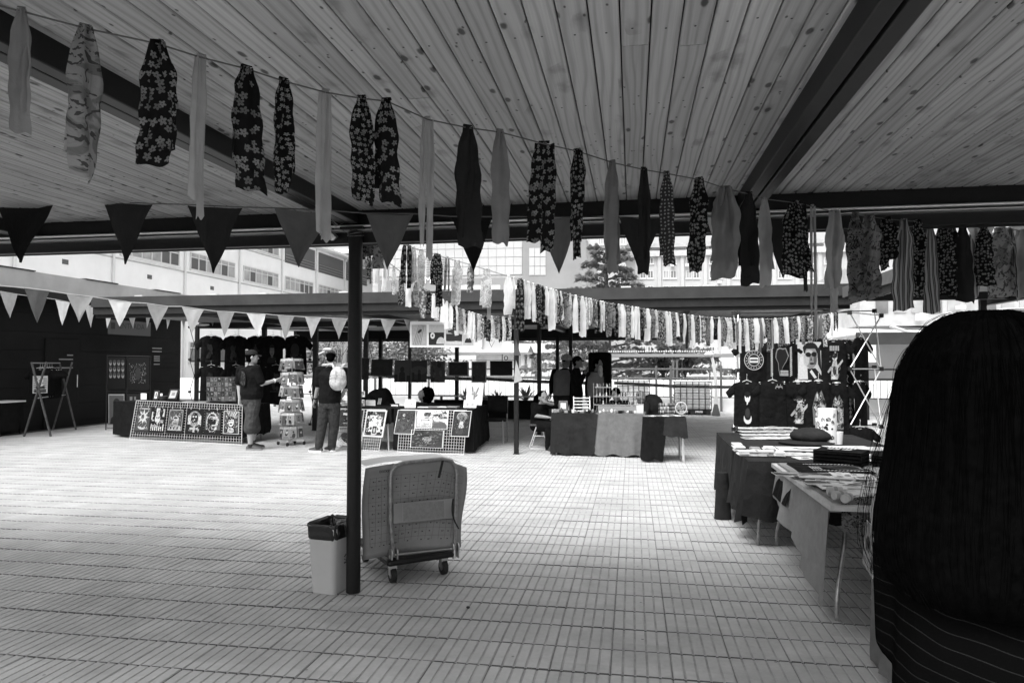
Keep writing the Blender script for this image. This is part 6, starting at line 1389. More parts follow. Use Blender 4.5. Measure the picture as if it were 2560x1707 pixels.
for i, (px, py_, w, shp, pr, lab) in enumerate(row1):
    Y = KY - .16 - .03 * (i % 2) if i < 4 else KY + .12; p = at(px, py_, Y); ax = V(1, 0, 0) if i < 4 else V(.75, .65, 0)
    shp = detail(shp, 40, i, .02, .35, (.2, .1, .8, .8)) if shp and i in (3,) else shp
    tee('black shirt %s, top row of the right rack' % lab, p, w / FPX * Y * 1.42, 96 / FPX * Y * 1.06, ax, shapes=shp, pr=pr, grp='shirts on the right rack', seed=200 + i)
tx_ = MB(); tp = at(1883, 886, KY - .24); put_text(tx_, 'NUEVA', tp, EX, EZ, .05, col=.02)
row2 = [(1867, 952, 70, moon, (.18, .04, .82, .8), 'with a pale face above a crescent'), (1931, 950, 70, star, (.45, .55, .95, .95), 'with a tiny starred emblem on the chest'), (1995, 952, 72, fig(.42), (.1, .08, .92, .72), 'with a long-haired figure stretching an arm'), (2046, 950, 66, beast, (.1, .05, .9, .8), 'with a round-eared furry figure'), (2091, 955, 60, beast, (.1, .0, .9, .75), 'with a dense grey animal print'), (2118, 955, 52, [(ellp(.5, .3 + .12 * k, .16, .05), .45) for k in range(5)], (.2, .05, .8, .8), 'with a pale column print'), (2150, 952, 56, None, (0, 0, 1, 1), 'plain, inside the crossed poles')]
for i, (px, py_, w, shp, pr, lab) in enumerate(row2):
    Y = KY - .2 - .03 * (i % 2) if i < 5 else KY + .1; p = at(px, py_, Y); ax = V(1, 0, 0) if i < 5 else V(.75, .65, 0)
    shp = detail(shp, 60, i, .015, .4, (.25, .05, .78, .85)) if shp and i in (2, 3, 4, 5) else shp
    tee('black shirt %s, middle row of the right rack' % lab, p, w / FPX * Y * 1.42, 104 / FPX * Y * 1.06, ax, shapes=shp, pr=pr, grp='shirts on the right rack', seed=220 + i)
for i, px in enumerate((1876, 1946, 2017, 2098, 2150)):
    Y = KY - .18; p = at(px, 1066, Y); tee('black shirt in the bottom row of the right rack, %s from the left' % ordn(i + 1), p, 72 / FPX * Y * 1.3, .6, V(1, 0, 0), grp='shirts on the right rack', seed=240 + i)
# ================================================================ RIGHT TABLES
ZT = .70
def g_at(px, py_, z=ZT): p = gnd(px, py_, z); return V(p.x, p.y, 0)
# far dark table
b0 = g_at(1829, 1112); b1 = g_at(1850, 1073)
tb_ = [V(.96, 7.15, 0), V(2.5, 7.15, 0), V(2.5, 8.7, 0), V(.99, 8.7, 0)]
table('far table of the right stall with sticker sheets', tb_, ZT - .008)
drape('c', 'dark cloth over the far right table under the sticker sheets', tb_, ZT, [.5, .3, .5, .62], M['dark_cloth'], 31, n=24, fold=.035)
ta_ = [V(.95, 6.12, 0), V(2.5, 6.12, 0), V(2.5, 7.08, 0), V(.97, 7.08, 0)]
table('middle table of the right stall on plain metal legs', ta_, ZT + .002)
drape('c', 'dark cloth hanging in folds from the middle right table', ta_, ZT + .01, [.46, .3, .02, (.46, .55)], M['dark_cloth'], 32, n=26, fold=.045, hem=.035, out=.05)
dc = MB(); q0 = V(.86, 7.12, 0)
dc.loft([[q0 + V(.055 * (1 + .5 * (1 - v)) * math.cos(a * PI / 5), .05 * math.sin(a * PI / 5), .012 + v * .45) for a in range(10)] for v in (0, .06, .2, .6, 1)], True)
tag(dc.build('cloth_roll', M['dark_cloth'], smooth=True), 'dark cloth end trailing to the floor at the middle right table', 'cloth')
tn = [V(1.17, 4.45, 0), V(2.15, 4.45, 0), V(2.15, 6.05, 0), V(1.17, 6.05, 0)]
table('near right table on bent metal legs under grey cloth', [V(1.13, 4.35, 0), V(2.2, 4.35, 0), V(2.2, 6.3, 0), V(1.13, 6.3, 0)], ZT + .004, bent=True, legm='chrome_dark')
drape('c', 'plain grey cloth hanging long and slanted from the near right table', tn, ZT + .012, [.06, .3, .02, (.26, .66)], M['grey_cloth_pale'], 33, n=24, fold=.035, out=.05)
# black shirt lying at the far-left corner of the near table, falling over the edge
fs = MB(); fs.grid(lambda u, v: V(1.13 + .62 * u - (.02 if u < .12 else 0), 5.98 - .5 * v, ZT + .024 + .004 * math.sin(9 * u + 7 * v) - (.0 if u > .13 else (.13 - u) * 2.0)), 12, 8)
fsq = thing('spread_shirt', 'black shirt with checker-edged map print spread on the near right table', 'shirt', (1.4, 5.7, ZT + .02)); fso = fs.build('fabric', M['tee'], fsq, smooth='all')
m_ = MB(); draw(m_, [V(1.3, 5.88, ZT + .031), V(1.3, 5.52, ZT + .031), V(1.74, 5.52, ZT + .031), V(1.74, 5.88, ZT + .031)], samap, .0006); stuff(m_.build('print', M['print'], fsq))
# stacks, sheets, hat, rolls
def pile(name, label, cat, c, sx, sy, n, th, m, seed, grp=None, rot=0, jit=.01):
    rr = random.Random(seed); t = thing(name, label, cat, c, grp); c = Vector(c)
    for k in range(n):
        mm = m[k % len(m)]; MB().box(c + V(rr.uniform(-jit, jit), rr.uniform(-jit, jit), th * (k + .5) + .0005 * k), (sx, sy, th * .94), rotz(rot + rr.uniform(-.06, .06))).build('sheet', M[mm], t)
    return t
def flat(label, c, sx, sy, rot, shapes, cat='print', grp='prints laid out on the right tables', z=0, m='paper'):
    c = Vector(c); R = rotz(rot); q = [c + R @ V(x * sx / 2, y * sy / 2, z) for x, y in ((-1, -1), (1, -1), (1, 1), (-1, 1))]
    t = thing('flat_print', label, cat, c, grp); MB().prism(q, (0, 0, -.004)).build('sheet', M[m], t)
    if shapes: mm = MB(); draw(mm, [p + V(0, 0, .0008) for p in q], shapes, .0006); stuff(mm.build('print', M['print'], t))
    return t
zz = ZT + .016
for i in range(16):
    px, py_ = 1868 + (i % 4) * 33 + (i // 4) * 5, 1072 + (i // 4) * 8.5; p = gnd(px, py_, ZT); p.z = ZT + .012 + .0015 * (i % 4)
    flat('sticker sheet on the far right table, %s row, %s from the left' % (['back', 'second', 'third', 'front'][i // 4], ordn(i % 4 + 1)), p, .22, .2, r.uniform(-.15, .15), sh_blobs(r.uniform(.4, .65), 10, r, .05, .6, .04, .12), cat='sticker sheet', grp='sticker sheets on the far right table')
for i in range(9):
    px, py_ = [(1843, 1118), (1848, 1126), (1858, 1137), (1880, 1137), (1903, 1137), (1926, 1137), (1946, 1139), (1890, 1124), (1920, 1122)][i]; p = gnd(px, py_, ZT + .02); p.z = ZT + .018
    pile('card_stack', 'stack of small cards, %s on the left corner of the middle right table' % ['back left', 'left', 'front left corner', 'second in front', 'third in front', 'fourth in front', 'fifth in front', 'leaning back left', 'leaning back right'][i], 'cards', p, .085, .12, 5 if i < 7 else 3, .008, ['paper', 'paper', 'cardboard', 'paper', 'white'] if i % 2 else ['white', 'paper'], i, 'card stacks on the middle right table')
p = gnd(2010, 1127, ZT); flat('white poster print with dark border bars lying on the middle right table', V(p.x, p.y, ZT + .022), .56, .3, .03, [(rect(.04, .2, .08, .9), .05), (rect(.9, .2, .94, .9), .05), (ellp(.5, .5, .2, .2), .1), (ellp(.5, .6, .1, .1), .5), (rect(.3, .1, .7, .16), .3)])
for i, (px, py_, sx, sy) in enumerate([(2000, 1140, .5, .22), (2060, 1143, .3, .2), (2120, 1124, .4, .25), (2170, 1128, .4, .25)]):
    p = gnd(px, py_, ZT); flat('loose sheet on the middle right table, %s from the left' % ordn(i + 1), V(p.x, p.y, ZT + .017 + .003 * i), sx, sy, .1 * i - .1, sh_blobs(.5, 6, r, .2, .6, .05, .15), m='paper')
# folded shirts stack
fp = gnd(2130, 1165, ZT)
for k in range(2):
    t = thing('folded_shirts', 'stack of folded black shirts with white print, %s' % ('left pile' if k == 0 else 'right pile'), 'shirts', (fp.x - .08 + .42 * k, fp.y - .05 * k, ZT + .02), 'folded shirt stacks on the near right table')
    for q in range(4 - k):
        c = V(fp.x - .08 + .42 * k, fp.y - .05 * k, ZT + .035 + .028 * q)
        b = MB(); b.grid(lambda u, v: c + rotz(-.5) @ V((u - .5) * .36, (v - .5) * .3, .010 + .004 * math.sin(8 * u + q) * math.sin(7 * v)), 6, 6); b.grid(lambda u, v: c + rotz(-.5) @ V((u - .5) * .36, (v - .5) * .3, -.012), 4, 4)
        b.box(c, (.352, .292, .02), rotz(-.5)); b.build('shirt', M['tee'], t, smooth=40)
    c = V(fp.x - .08 + .42 * k, fp.y - .05 * k, ZT + .035 + .028 * (3 - k) + .017); R = rotz(-.5); m_ = MB()
    draw(m_, [c + R @ V(x, y, 0) for x, y in ((-.12, -.12), (.13, -.12), (.13, .12), (-.12, .12))], [(rect(.05 + .11 * j, .55, .11 + .11 * j, .95), .5) for j in range(8)] + [(ellp(.3, .3, .2, .16), .45), (ellp(.3, .3, .08, .06), .02), (ellp(.7, .28, .16, .14), .4)], .0006); stuff(m_.build('print', M['print'], t))
for i, (px, py_, sx, sy, rot) in enumerate([(2010, 1188, .42, .14, .05), (2065, 1196, .36, .12, -.1), (2120, 1222, .36, .2, 0), (2085, 1213, .34, .18, -.15), (2160, 1240, .3, .2, .3), (2040, 1212, .16, .1, .2)]):
    p = gnd(px, py_, ZT + .02); flat('print lying on the near right table, %s from its far end' % ordn(i + 1), V(p.x, p.y, ZT + .03 + .002 * i), sx, sy, rot, sh_blobs(r.choice([.55, .1, .6]), 9, r, .03, .55, .04, .16))
for i, (px, py_) in enumerate([(2088, 1230), (2100, 1241), (2118, 1248)]):
    p = gnd(px, py_, ZT + .04); a = .5 * i; d = V(math.cos(a), math.sin(a), 0)
    t = thing('yarn_roll', 'small rolled bundle, %s on the near corner of the near right table' % ['back', 'middle', 'front'][i], 'roll', (p.x, p.y, ZT + .03), 'rolled bundles on the near right table')
    MB().tube([V(p.x, p.y, ZT + .05) - d * .045, V(p.x, p.y, ZT + .05) + d * .04], .025, 12).build('bundle', M['wood_light'], t, smooth=True); MB().tube([V(p.x, p.y, ZT + .05) - d * .01, V(p.x, p.y, ZT + .05) + d * .01], .0262, 12).build('band', M['cardboard'], t)
for i in range(18):
    rw, cl_n = i // 6, i % 6; x, y = 1.3 + .15 * cl_n + r.uniform(-.03, .03), 4.72 + .3 * rw + r.uniform(-.05, .05)
    flat('small print on the near right table, %s row, %s from the left' % (['first', 'second', 'third'][rw], ordn(cl_n + 1)), V(x, y, ZT + .027 + .0015 * (i % 5)), r.uniform(.11, .18), r.uniform(.16, .26), r.uniform(-.35, .35), sh_blobs(r.choice([.6, .5, .65, .15]), 9, r, .03, .6, .05, .2), grp='small prints on the near right table')
for i in range(14):
    rw, cl_n = i // 7, i % 7; x, y = 1.45 + .15 * cl_n + r.uniform(-.03, .03), 6.3 + .33 * rw + r.uniform(-.05, .05)
    flat('small print on the middle right table, %s row, %s from the left' % (['front', 'back'][rw], ordn(cl_n + 1)), V(x, y, ZT + .019 + .0015 * (i % 5)), r.uniform(.11, .17), r.uniform(.15, .24), r.uniform(-.3, .3), sh_blobs(r.choice([.6, .5, .65, .2]), 9, r, .03, .6, .05, .2), grp='small prints on the middle right table')
# patterned scarf hanging from the near end
sc_ = MB(); e0, e1 = V(1.2, 4.43, ZT + .03), V(2.1, 4.43, ZT + .03)
sc_.grid(lambda u, v: e0.lerp(e1, u) + V(0, .12 - .16 * min(1, v * 3) + .02 * math.sin(14 * u) * v, .004 - (max(0, v - .25)) * (.26 + .1 * math.sin(3 * u)) + .005), 22, 10, uv=(.9, .4))
tag(sc_.build('scarf', CL['camo'], smooth='all'), 'dark patterned scarf hanging over the near end of the near right table', 'scarf')
# wool hat with brim
hp = gnd(2015, 1110, ZT); hp.z = ZT + .012; ht = thing('brimmed_hat', 'dark wool hat with a brim lying on the far right table', 'hat', hp)
MB().ell(hp + V(.05, 0, .075), (.21, .16, .085), 18, 10).build('crown', M['dark_cloth'], ht, smooth=True)
MB().lathe(hp + V(0, 0, .004), [(.05, .02), (.2, .012), (.27, .002), (.27, .01), (.2, .022), (.05, .03)], 22).build('brim', M['dark_cloth'], ht, smooth=True)
for i, (px, w, y0, y1, lab) in enumerate([(2069, .09, 1022, 1112, 'tall roll of printed paper standing on the far right table'), (2052, .05, 1046, 1110, 'thin printed tube left of the tall paper roll'), (2094, .055, 1080, 1112, 'white paper cup right of the tall paper roll')]):
    Y = 7.6; p = at(px, y1, Y); h = at(px, y0, Y).z - ZT; t = thing('paper_roll' if i < 2 else 'paper_cup', lab, 'paper roll' if i < 2 else 'cup', (p.x, Y, ZT + .005))
    MB().lathe((p.x, Y, ZT + .006), [(w * .8 if i == 2 else w, 0), (w, h)], 20).build('tube', M['white'], t, smooth=True)
    if i < 2:
        m_ = MB()
        for q in range(40):
            a = r.uniform(PI * .9, 2.1 * PI); z = r.uniform(.04, h - .04); s = r.uniform(.008, .02)
            m_.poly([V(p.x + (w + .0012) * math.cos(a + dx * s / w), Y + (w + .0012) * math.sin(a + dx * s / w), ZT + .006 + z + dy * s) for dx, dy in ((-1, -1), (1, -1), (1.2, .2), (0, 1.2), (-1.2, .3))], col=r.choice([.05, .2, .35]))
        stuff(m_.build('print', M['print'], t))
# nearest right table, cloth to the ground, mostly behind the woman
t4 = [V(1.22, 2.75, 0), V(2.3, 2.75, 0), V(2.3, 3.9, 0), V(1.22, 3.9, 0)]
table('nearest right table behind the foreground woman', t4, ZT + .02, legm='steel_grey')
drape('c', 'grey cloth to the ground on the nearest right table behind the woman', t4, ZT + .03, [.68, .5, .68, .69], M['grey_cloth'], 35, n=24, fold=.03, out=.03)
q = [V(1.165, 3.9, .5), V(1.155, 3.72, .47), V(1.175, 3.72, .71), V(1.185, 3.9, .72)]
picture('hanging_flyer', 'printed flyer hanging from the edge of the nearest right table', 'flyer', q, sh_blobs(.3, 12, r, .05, .5), th=.003)
# grey case and boxes under the right tables
tag(MB().box((1.95, 5.2, .22), (.35, .5, .42), rotz(.1)).build('storage_case', M['cardboard'], bevel=.012), 'grey storage case under the near right table', 'case')
tag(MB().box((2.35, 5.1, .28), (.4, .4, .54)).build('storage_case', M['dark_cloth'], bevel=.02), 'dark storage case under the near right table', 'case')
# ================================================================ PEOPLE
def remesh(mb, name, m, parent, voxel=.009, it=3, **k):
    o = mb.build(name + '_raw', m, parent); md = o.modifiers.new('r', 'REMESH'); md.mode = 'VOXEL'; md.voxel_size = voxel; md.use_smooth_shade = True
    if it: s = o.modifiers.new('s', 'SMOOTH'); s.factor = .5; s.iterations = it
    dg = bpy.context.evaluated_depsgraph_get(); me = bpy.data.meshes.new_from_object(o.evaluated_get(dg)); loc = o.location.copy()
    n = bpy.data.objects.new(name, me); COL.objects.link(n); n.parent = parent; me.name = name
    me.materials.clear(); me.materials.append(m); me.polygons.foreach_set('use_smooth', [True] * len(me.polygons))
    old = o.data; bpy.data.objects.remove(o); bpy.data.meshes.remove(old); return n
def ering(c, lat, fwd, rx, ry, n=14):
    return [Vector(c) + lat * (rx * math.cos(2 * PI * k / n)) + fwd * (ry * math.sin(2 * PI * k / n)) for k in range(n)]
def ball(mb, c, r): mb.ell(c, (r, r, r), 10, 7)
def limb(mb, pts, rs, n=10):
    P = []; Rr = []
    for i in range(len(pts) - 1):
        for k in range(3): P.append(Vector(pts[i]).lerp(Vector(pts[i + 1]), k / 3)); Rr.append(lerp(rs[i], rs[i + 1], k / 3))
    P.append(Vector(pts[-1])); Rr.append(rs[-1]); mb.tube(P, Rr, n)
    for p, r in zip(pts, rs): ball(mb, p, r * .99)
def hand(mb, wrist, d, side, curl=.5, s=1.0):
    """palm and five fingers; d = direction of the hand, side = towards the thumb"""
    wrist, d = Vector(wrist), Vector(d).normalized(); side = (Vector(side) - d * Vector(side).dot(d)).normalized(); pn = d.cross(side)
    R = Matrix((side, d, pn)).transposed(); mb.ell(wrist + d * .045 * s, (.038 * s, .055 * s, .017 * s), 10, 7, R)
    for k in range(4):
        b = wrist + d * .085 * s + side * (.03 - .02 * k) * s; L = (.07, .078, .072, .056)[k] * s
        e = b + (d * math.cos(curl * .7) + pn * math.sin(curl * .7)) * L * .5; f = e + (d * math.cos(curl * 1.7) + pn * math.sin(curl * 1.7)) * L * .5; limb(mb, [b - d * .02, b, e, f], [.0095, .0092, .0085, .007], 6)
    b = wrist + d * .03 * s + side * .034 * s; e = b + (side * .7 + d * .7).normalized() * .035 * s; f = e + (d * .95 + side * .2 + pn * .3).normalized() * .03 * s; limb(mb, [wrist + d * .02, b, e, f], [.013, .0115, .01, .008], 6)
def head_geo(mb, c, f, s=1.0, up=None, ears=True):
    """face towards f"""
    c = Vector(c); f = Vector(f).normalized(); u = Vector(up or (0, 0, 1)); lat = f.cross(u).normalized(); u = lat.cross(f); R = Matrix((lat, f, u)).transposed()
    E = lambda o, r_: mb.ell(c + R @ (Vector(o) * s), tuple(q * s for q in r_), 14, 10, R)
    E((0, -.012, .03), (.077, .095, .098)); E((0, .018, -.04), (.062, .07, .078)); E((0, .05, -.085), (.035, .032, .026))
    E((0, .097, -.02), (.014, .02, .018)); E((0, .088, .002), (.010, .014, .032)); E((0, .076, -.058), (.026, .014, .010))
    E((-.034, .07, .005), (.022, .014, .012)); E((.034, .07, .005), (.022, .014, .012)); E((0, .08, .028), (.05, .012, .010))
    if ears:
        for sx in (-1, 1): E((sx * .079, -.008, -.01), (.010, .022, .034))
    return R
def eyes(c, R, s, parent):
    b = MB()
    for sx in (-1, 1): b.ell(Vector(c) + R @ V(sx * .034, .083, .008) * s, (.011 * s, .006 * s, .006 * s), 8, 6, R)
    stuff(b.build('eyes', M['rubber'], parent))
def cap_geo(c, R, s, parent, m, visor=1.0, visdir=1, name='cap'):
    b = MB(); c = Vector(c); rings = []
    for k in range(7):
        t = k / 6 * PI / 2; rings.append([c + R @ (V(.087 * math.cos(t) * math.cos(a * PI / 9), (.107 * math.cos(t)) * math.sin(a * PI / 9) - .012, .045 + .092 * math.sin(t)) * s) for a in range(18)])
    b.loft(rings); o = b.build(name, m, parent, smooth=60)
    v = MB(); v.grid(lambda u, w: c + R @ (V((u - .5) * .15 * (1 - .25 * w), visdir * (.088 + .075 * w * (1 - (2 * u - 1) ** 2 * .35)), .05 - .02 * w - .02 * (2 * u - 1) ** 2) * s), 8, 4)
    vo = v.build('visor', m, o, smooth='all'); sd_ = vo.modifiers.new('solid', 'SOLIDIFY'); sd_.thickness = .006
    return o
def torso(mb, pts, lat, fwd):
    """pts: (centre, rx, ry)"""
    rings = []
    for i in range(len(pts) - 1):
        for k in range(3):
            t = k / 3; rings.append(ering(Vector(pts[i][0]).lerp(Vector(pts[i + 1][0]), t), lat, fwd, lerp(pts[i][1], pts[i + 1][1], t), lerp(pts[i][2], pts[i + 1][2], t), 18))
    rings.append(ering(pts[-1][0], lat, fwd, pts[-1][1], pts[-1][2], 18)); mb.loft(rings)
def shoe(parent, ankle, toe, z0=.009, m='leather', sole='white'):
    a, t = Vector(ankle), Vector(toe); d = V(t.x - a.x, t.y - a.y, 0); L = .27; d.normalize(); lat = V(d.y, -d.x, 0); h = V(a.x, a.y, z0) - d * .07
    prof = [(0, .03, .05), (.04, .036, .085), (.09, .038, .09), (.14, .04, .07), (.19, .045, .052), (.24, .04, .042), (.272, .02, .03)]
    b = MB(); b.loft([[h + d * x + lat * (w * math.cos(k * PI / 5)) + V(0, 0, max(.022, .022 + hh * max(0, math.sin(k * PI / 5)))) for k in range(10)] for x, w, hh in prof]); o = b.build('shoe', M[m], parent, smooth=60)
    s = MB(); s.loft([[h + d * x + lat * (w * 1.1 * sx) + V(0, 0, zz) for sx, zz in ((-1, 0), (1, 0), (1, .026), (-1, .026))] for x, w, hh in prof]); s.build('sole', M[sole], o)
def person(label, root, J, cloth, face, headc, skin='skin', s=1.0, cap=None, capdir=1, hairm='hair', shortsleeve=True, shorts=False, legs=True, grp=None, shirt='tee', belly=0, trousers='denim', shoes=('leather', 'white'), hairstyle='short', armR=True, armL=True, hands_=True, voxel=.0085, up=None, noears=False):
    """J: world joints shL shR elL elR haL haR hip waist chest neck knL knR anL anR toeL toeR"""
    t = thing('person', label, 'person', root, grp); J = {k: Vector(v) for k, v in J.items()}
    lat = (J['shR'] - J['shL']); lat.z = 0; lat.normalize(); fwd = V(-lat.y, lat.x, 0)
    if fwd.dot(Vector(face)) < -.2: pass
    b = MB(); R = head_geo(b, headc, face, s, up, not noears); limb(b, [J['neck'], Vector(headc) + V(0, 0, -.03)], [.052 * s, .05 * s])
    torso(b, [(J['chest'], .12 * s, .08 * s), (J['neck'] + V(0, 0, -.03), .07 * s, .06 * s), (J['neck'], .05, .05)], lat, fwd)
    for sd, on in (('L', armL), ('R', armR)):
        if not on: continue
        limb(b, [J['sh' + sd], J['el' + sd], J['ha' + sd]], [.047 * s, .041 * s, .028 * s])
        if hands_: hand(b, J['ha' + sd], (J['ha' + sd] - J['el' + sd]), fwd if sd == 'L' else fwd, .5, s)
    if legs and shorts:
        for sd in 'LR': limb(b, [J['kn' + sd], J['kn' + sd].lerp(J['an' + sd], .3), J['an' + sd]], [.058 * s, .06 * s, .038 * s])
    # one closed trunk under the clothes keeps the body in one piece
    torso(b, [(J['hip'], .12 * s, .085 * s), (J['waist'], .11 * s, .08 * s), (J['chest'], .125 * s, .085 * s)], lat, fwd)
    if legs and shorts:
        for sd in 'LR': limb(b, [J['hip'], J['kn' + sd]], [.07 * s, .055 * s])
    remesh(b, 'body', M[skin], t, voxel); eyes(headc, R, s, t)
    c = MB(); W = (J['shR'] - J['shL']).length / 2
    torso(c, [(J['hip'] + V(0, 0, -.03), .178 * s + belly * .6, .125 * s + belly * .6), (J['hip'] + V(0, 0, .06), .18 * s + belly, .13 * s + belly), (J['waist'] + fwd * belly * .4, .172 * s + belly, .125 * s + belly), (J['chest'], W * 1.02, .128 * s + belly * .4), ((J['shL'] + J['shR']) / 2 + V(0, 0, -.01), W * .9, .1 * s), (J['neck'] + V(0, 0, -.035), .1 * s, .08 * s), (J['neck'] + V(0, 0, -.012), .068 * s, .064 * s)], lat, fwd)
    for sd, on in (('L', armL), ('R', armR)):
        if not on: limb(c, [J['sh' + sd]], [.06 * s]) if False else None
        else:
            e = J['sh' + sd].lerp(J['el' + sd], .82) if shortsleeve else J['el' + sd]
            inn = J['sh' + sd].lerp((J['shL'] + J['shR']) / 2, .25)
            limb(c, [inn, J['sh' + sd], e] + ([] if shortsleeve else [J['el' + sd].lerp(J['ha' + sd], .93)]), [.062 * s, .068 * s, .072 * s if shortsleeve else .056 * s] + ([] if shortsleeve else [.042 * s]))
    remesh(c, 'shirt', M[shirt], t, voxel * 1.1, 4)
    if legs:
        p = MB(); torso(p, [(J['hip'] + V(0, 0, -.12), .15 * s, .12 * s), (J['hip'] + V(0, 0, -.03), .172 * s + belly * .5, .122 * s + belly * .5), (J['hip'] + V(0, 0, .05), .168 * s + belly * .5, .12 * s + belly * .5)], lat, fwd)
        for sg_, sd in ((-1, 'L'), (1, 'R')):
            hp = J['hip'] + lat * sg_ * .085 * s + V(0, 0, -.06)
            if shorts: limb(p, [hp, J['kn' + sd].lerp(hp, .4), J['kn' + sd] + V(0, 0, -.06)], [.112 * s, .112 * s, .112 * s], 12)
            else: limb(p, [hp, J['kn' + sd], J['kn' + sd].lerp(J['an' + sd], .5), J['an' + sd] + V(0, 0, .01)], [.11 * s, .088 * s, .078 * s, .07 * s], 12)
        remesh(p, 'shorts' if shorts else 'trousers', M[trousers], t, voxel * 1.1, 3)
        if shoes:
            for sd in 'LR': shoe(t, J['an' + sd], J['toe' + sd], m=shoes[0], sole=shoes[1])
    if hairstyle == 'short':
        h = MB(); C = Vector(headc); h.ell(C + R @ V(0, -.022, .035) * s, (.083 * s, .098 * s, .098 * s), 16, 10, R); h.ell(C + R @ V(0, -.05, -.03) * s, (.068 * s, .058 * s, .07 * s), 14, 8, R); h.build('hair', M[hairm], t, smooth=True)
    if cap: cap_geo(headc, R, s, t, M[cap], visdir=capdir)
    t['_R'] = 0; del t['_R']
    return t, R, lat, fwd
# --- the man reaching for the card rack
MY = gnd(634, 1126).y
def K2(x, y, dy=0, Y=None): return at(x, y, (Y or MY) + dy)
fw1 = V(.86, .5, 0)
J = dict(shL=K2(600, 922, .06), shR=K2(642, 921, -.14), neck=K2(629, 911), chest=K2(622, 936, -.02), waist=K2(627, 966), hip=K2(629, 993), elL=K2(597, 962, .08), haL=K2(599, 997, .02), elR=K2(655, 960, -.08), haR=K2(690, 950, .12), knL=K2(636, 1062, .1), knR=K2(625, 1062, -.06), anL=K2(633, 1102, .18), anR=K2(626, 1114, -.04), toeL=K2(655, 1105, .3), toeR=K2(655, 1118, .03))
man1, Rm, latm, fwm = person('man in dark cap, printed black shirt and shorts reaching for the card rack', V(J['anR'].x, J['anR'].y, 0), J, 0, fw1, K2(631, 893, -.02), cap='dark_cloth', shorts=True, trousers='khaki', belly=.05, shoes=('leather', 'cardboard'))
wb_ = MB(); w0 = J['haR'].lerp(J['elR'], .12); dd = (J['haR'] - J['elR']).normalized(); wb_.tube([w0 - dd * .014, w0 + dd * .014], .035, 12, False); wb_.build('wristband', M['white'], man1)
sk = MB()
for k in range(2):
    sk.tube([J['an' + 'LR'[k]] + V(0, 0, -.02), J['an' + 'LR'[k]] + V(0, 0, .03)], .045, 12, False)
stuff(sk.build('sock', M['rubber'], man1))
# back print on his shirt
pq = [K2(600, 967, -.17), K2(617, 967, -.215), K2(615, 925, -.2), K2(601, 925, -.155)]
m_ = MB(); rp = random.Random(4); draw(m_, pq, [(ellp(.5, .5, .42, .46), .03)] + [(ellp(rp.uniform(.2, .8), rp.uniform(.1, .9), .07, .06, 6), rp.uniform(.04, .14)) for _ in range(34)], .002); stuff(m_.build('print', M['print'], man1))
# --- the man with the backpack
MY2 = gnd(800, 1130).y
fw2 = V(-.25, .95, 0)
def K3(x, y, dy=0): return at(x, y, MY2 + dy)
J = dict(shL=K3(797, 924), shR=K3(863, 927, .05), neck=K3(829, 914), chest=K3(829, 937), waist=K3(826, 968), hip=K3(824, 1003), elL=K3(795, 967, .02), haL=K3(787, 1000, .1), elR=K3(864, 970, .1), haR=K3(855, 990, .28), knL=K3(805, 1062, -.02), knR=K3(835, 1064, .05), anL=K3(797, 1117, -.05), anR=K3(829, 1120, .08), toeL=K3(770, 1122, .0), toeR=K3(810, 1124, .2))
man2, R2, lat2, fwd2 = person('man with pale backpack, cap and jeans looking down at the pictures', V(K3(812, 1128).x, MY2, 0), J, 0, V(-.3, .9, -.5), K3(827, 895, .03), cap='khaki', trousers='denim', shirt='tee', belly=.02, shoes=('leather', 'white'))
bpk = thing('backpack', 'pale canvas backpack on the man looking at pictures', 'backpack', K3(846, 976, -.18)); fb = V(-fwd2.x, -fwd2.y, 0)
if fb.y > 0: fb = -fb
bc = K3(845, 946, -.16)
b = MB(); b.ell(bc + V(0, 0, .0), (.145, .085, .21), 18, 12, rotz(.1)); b.ell(bc + V(0, 0, -.06), (.15, .1, .15), 16, 10, rotz(.1)); b.ell(bc + V(-.01, -.06, -.07), (.11, .06, .1), 14, 8)
remesh(b, 'sack', M['canvas'], bpk, .009, 4)
for sx in (-1, 1):
    top = bc + V(sx * .07, .02, .18); MB().tube([bc + V(sx * .06, -.02, .17), bc + V(sx * .11, .03, .24), V(*(J['shL' if sx < 0 else 'shR'].lerp(J['neck'], .35))) + V(0, -.02, .055), V(*(J['shL' if sx < 0 else 'shR'].lerp(J['neck'], .3))) + V(0, .1, .02)], .022, 8).build('strap', M['canvas'], bpk, smooth=True)
for zz_ in (.03, -.02):
    MB().tube([bc + V(.125 * math.cos(PI * (1 + k / 12)), -.03 - .085 * math.sin(PI * k / 12), zz_ + .03 * math.sin(PI * k / 12)) for k in range(13)], .004, 5).build('zip', M['cardboard'], bpk)
MB().tube([bc + V(0, -.09, .14), bc + V(.005, -.1, .0), bc + V(0, -.125, -.06)], .005, 5).build('seam', M['cardboard'], bpk)
MB().tube([bc + V(-.02, -.02, .19), bc + V(0, -.03, .235), bc + V(.03, -.02, .19)], .008, 6).build('grab_loop', M['canvas'], bpk)
wt = MB(); w0 = J['haL'].lerp(J['elL'], .15); dd = (J['haL'] - J['elL']).normalized(); wt.tube([w0 - dd * .015, w0 + dd * .015], .036, 12, False); wt.build('wristwatch', M['rubber'], man2)
# --- background people: simpler, from photo key points
def bg_person(label, Y, pts, face, s=1.0, legs=True, **k):
    P = lambda q: at(q[0], q[1], Y + (q[2] if len(q) > 2 else 0)); J = {n: P(q) for n, q in pts.items() if n != 'head'}
    root = J['hip'].copy(); root.z = max(0, root.z - .8)
    return person(label, root, J, 0, face, P(pts['head']), s=s, legs=legs, voxel=.011, **k)
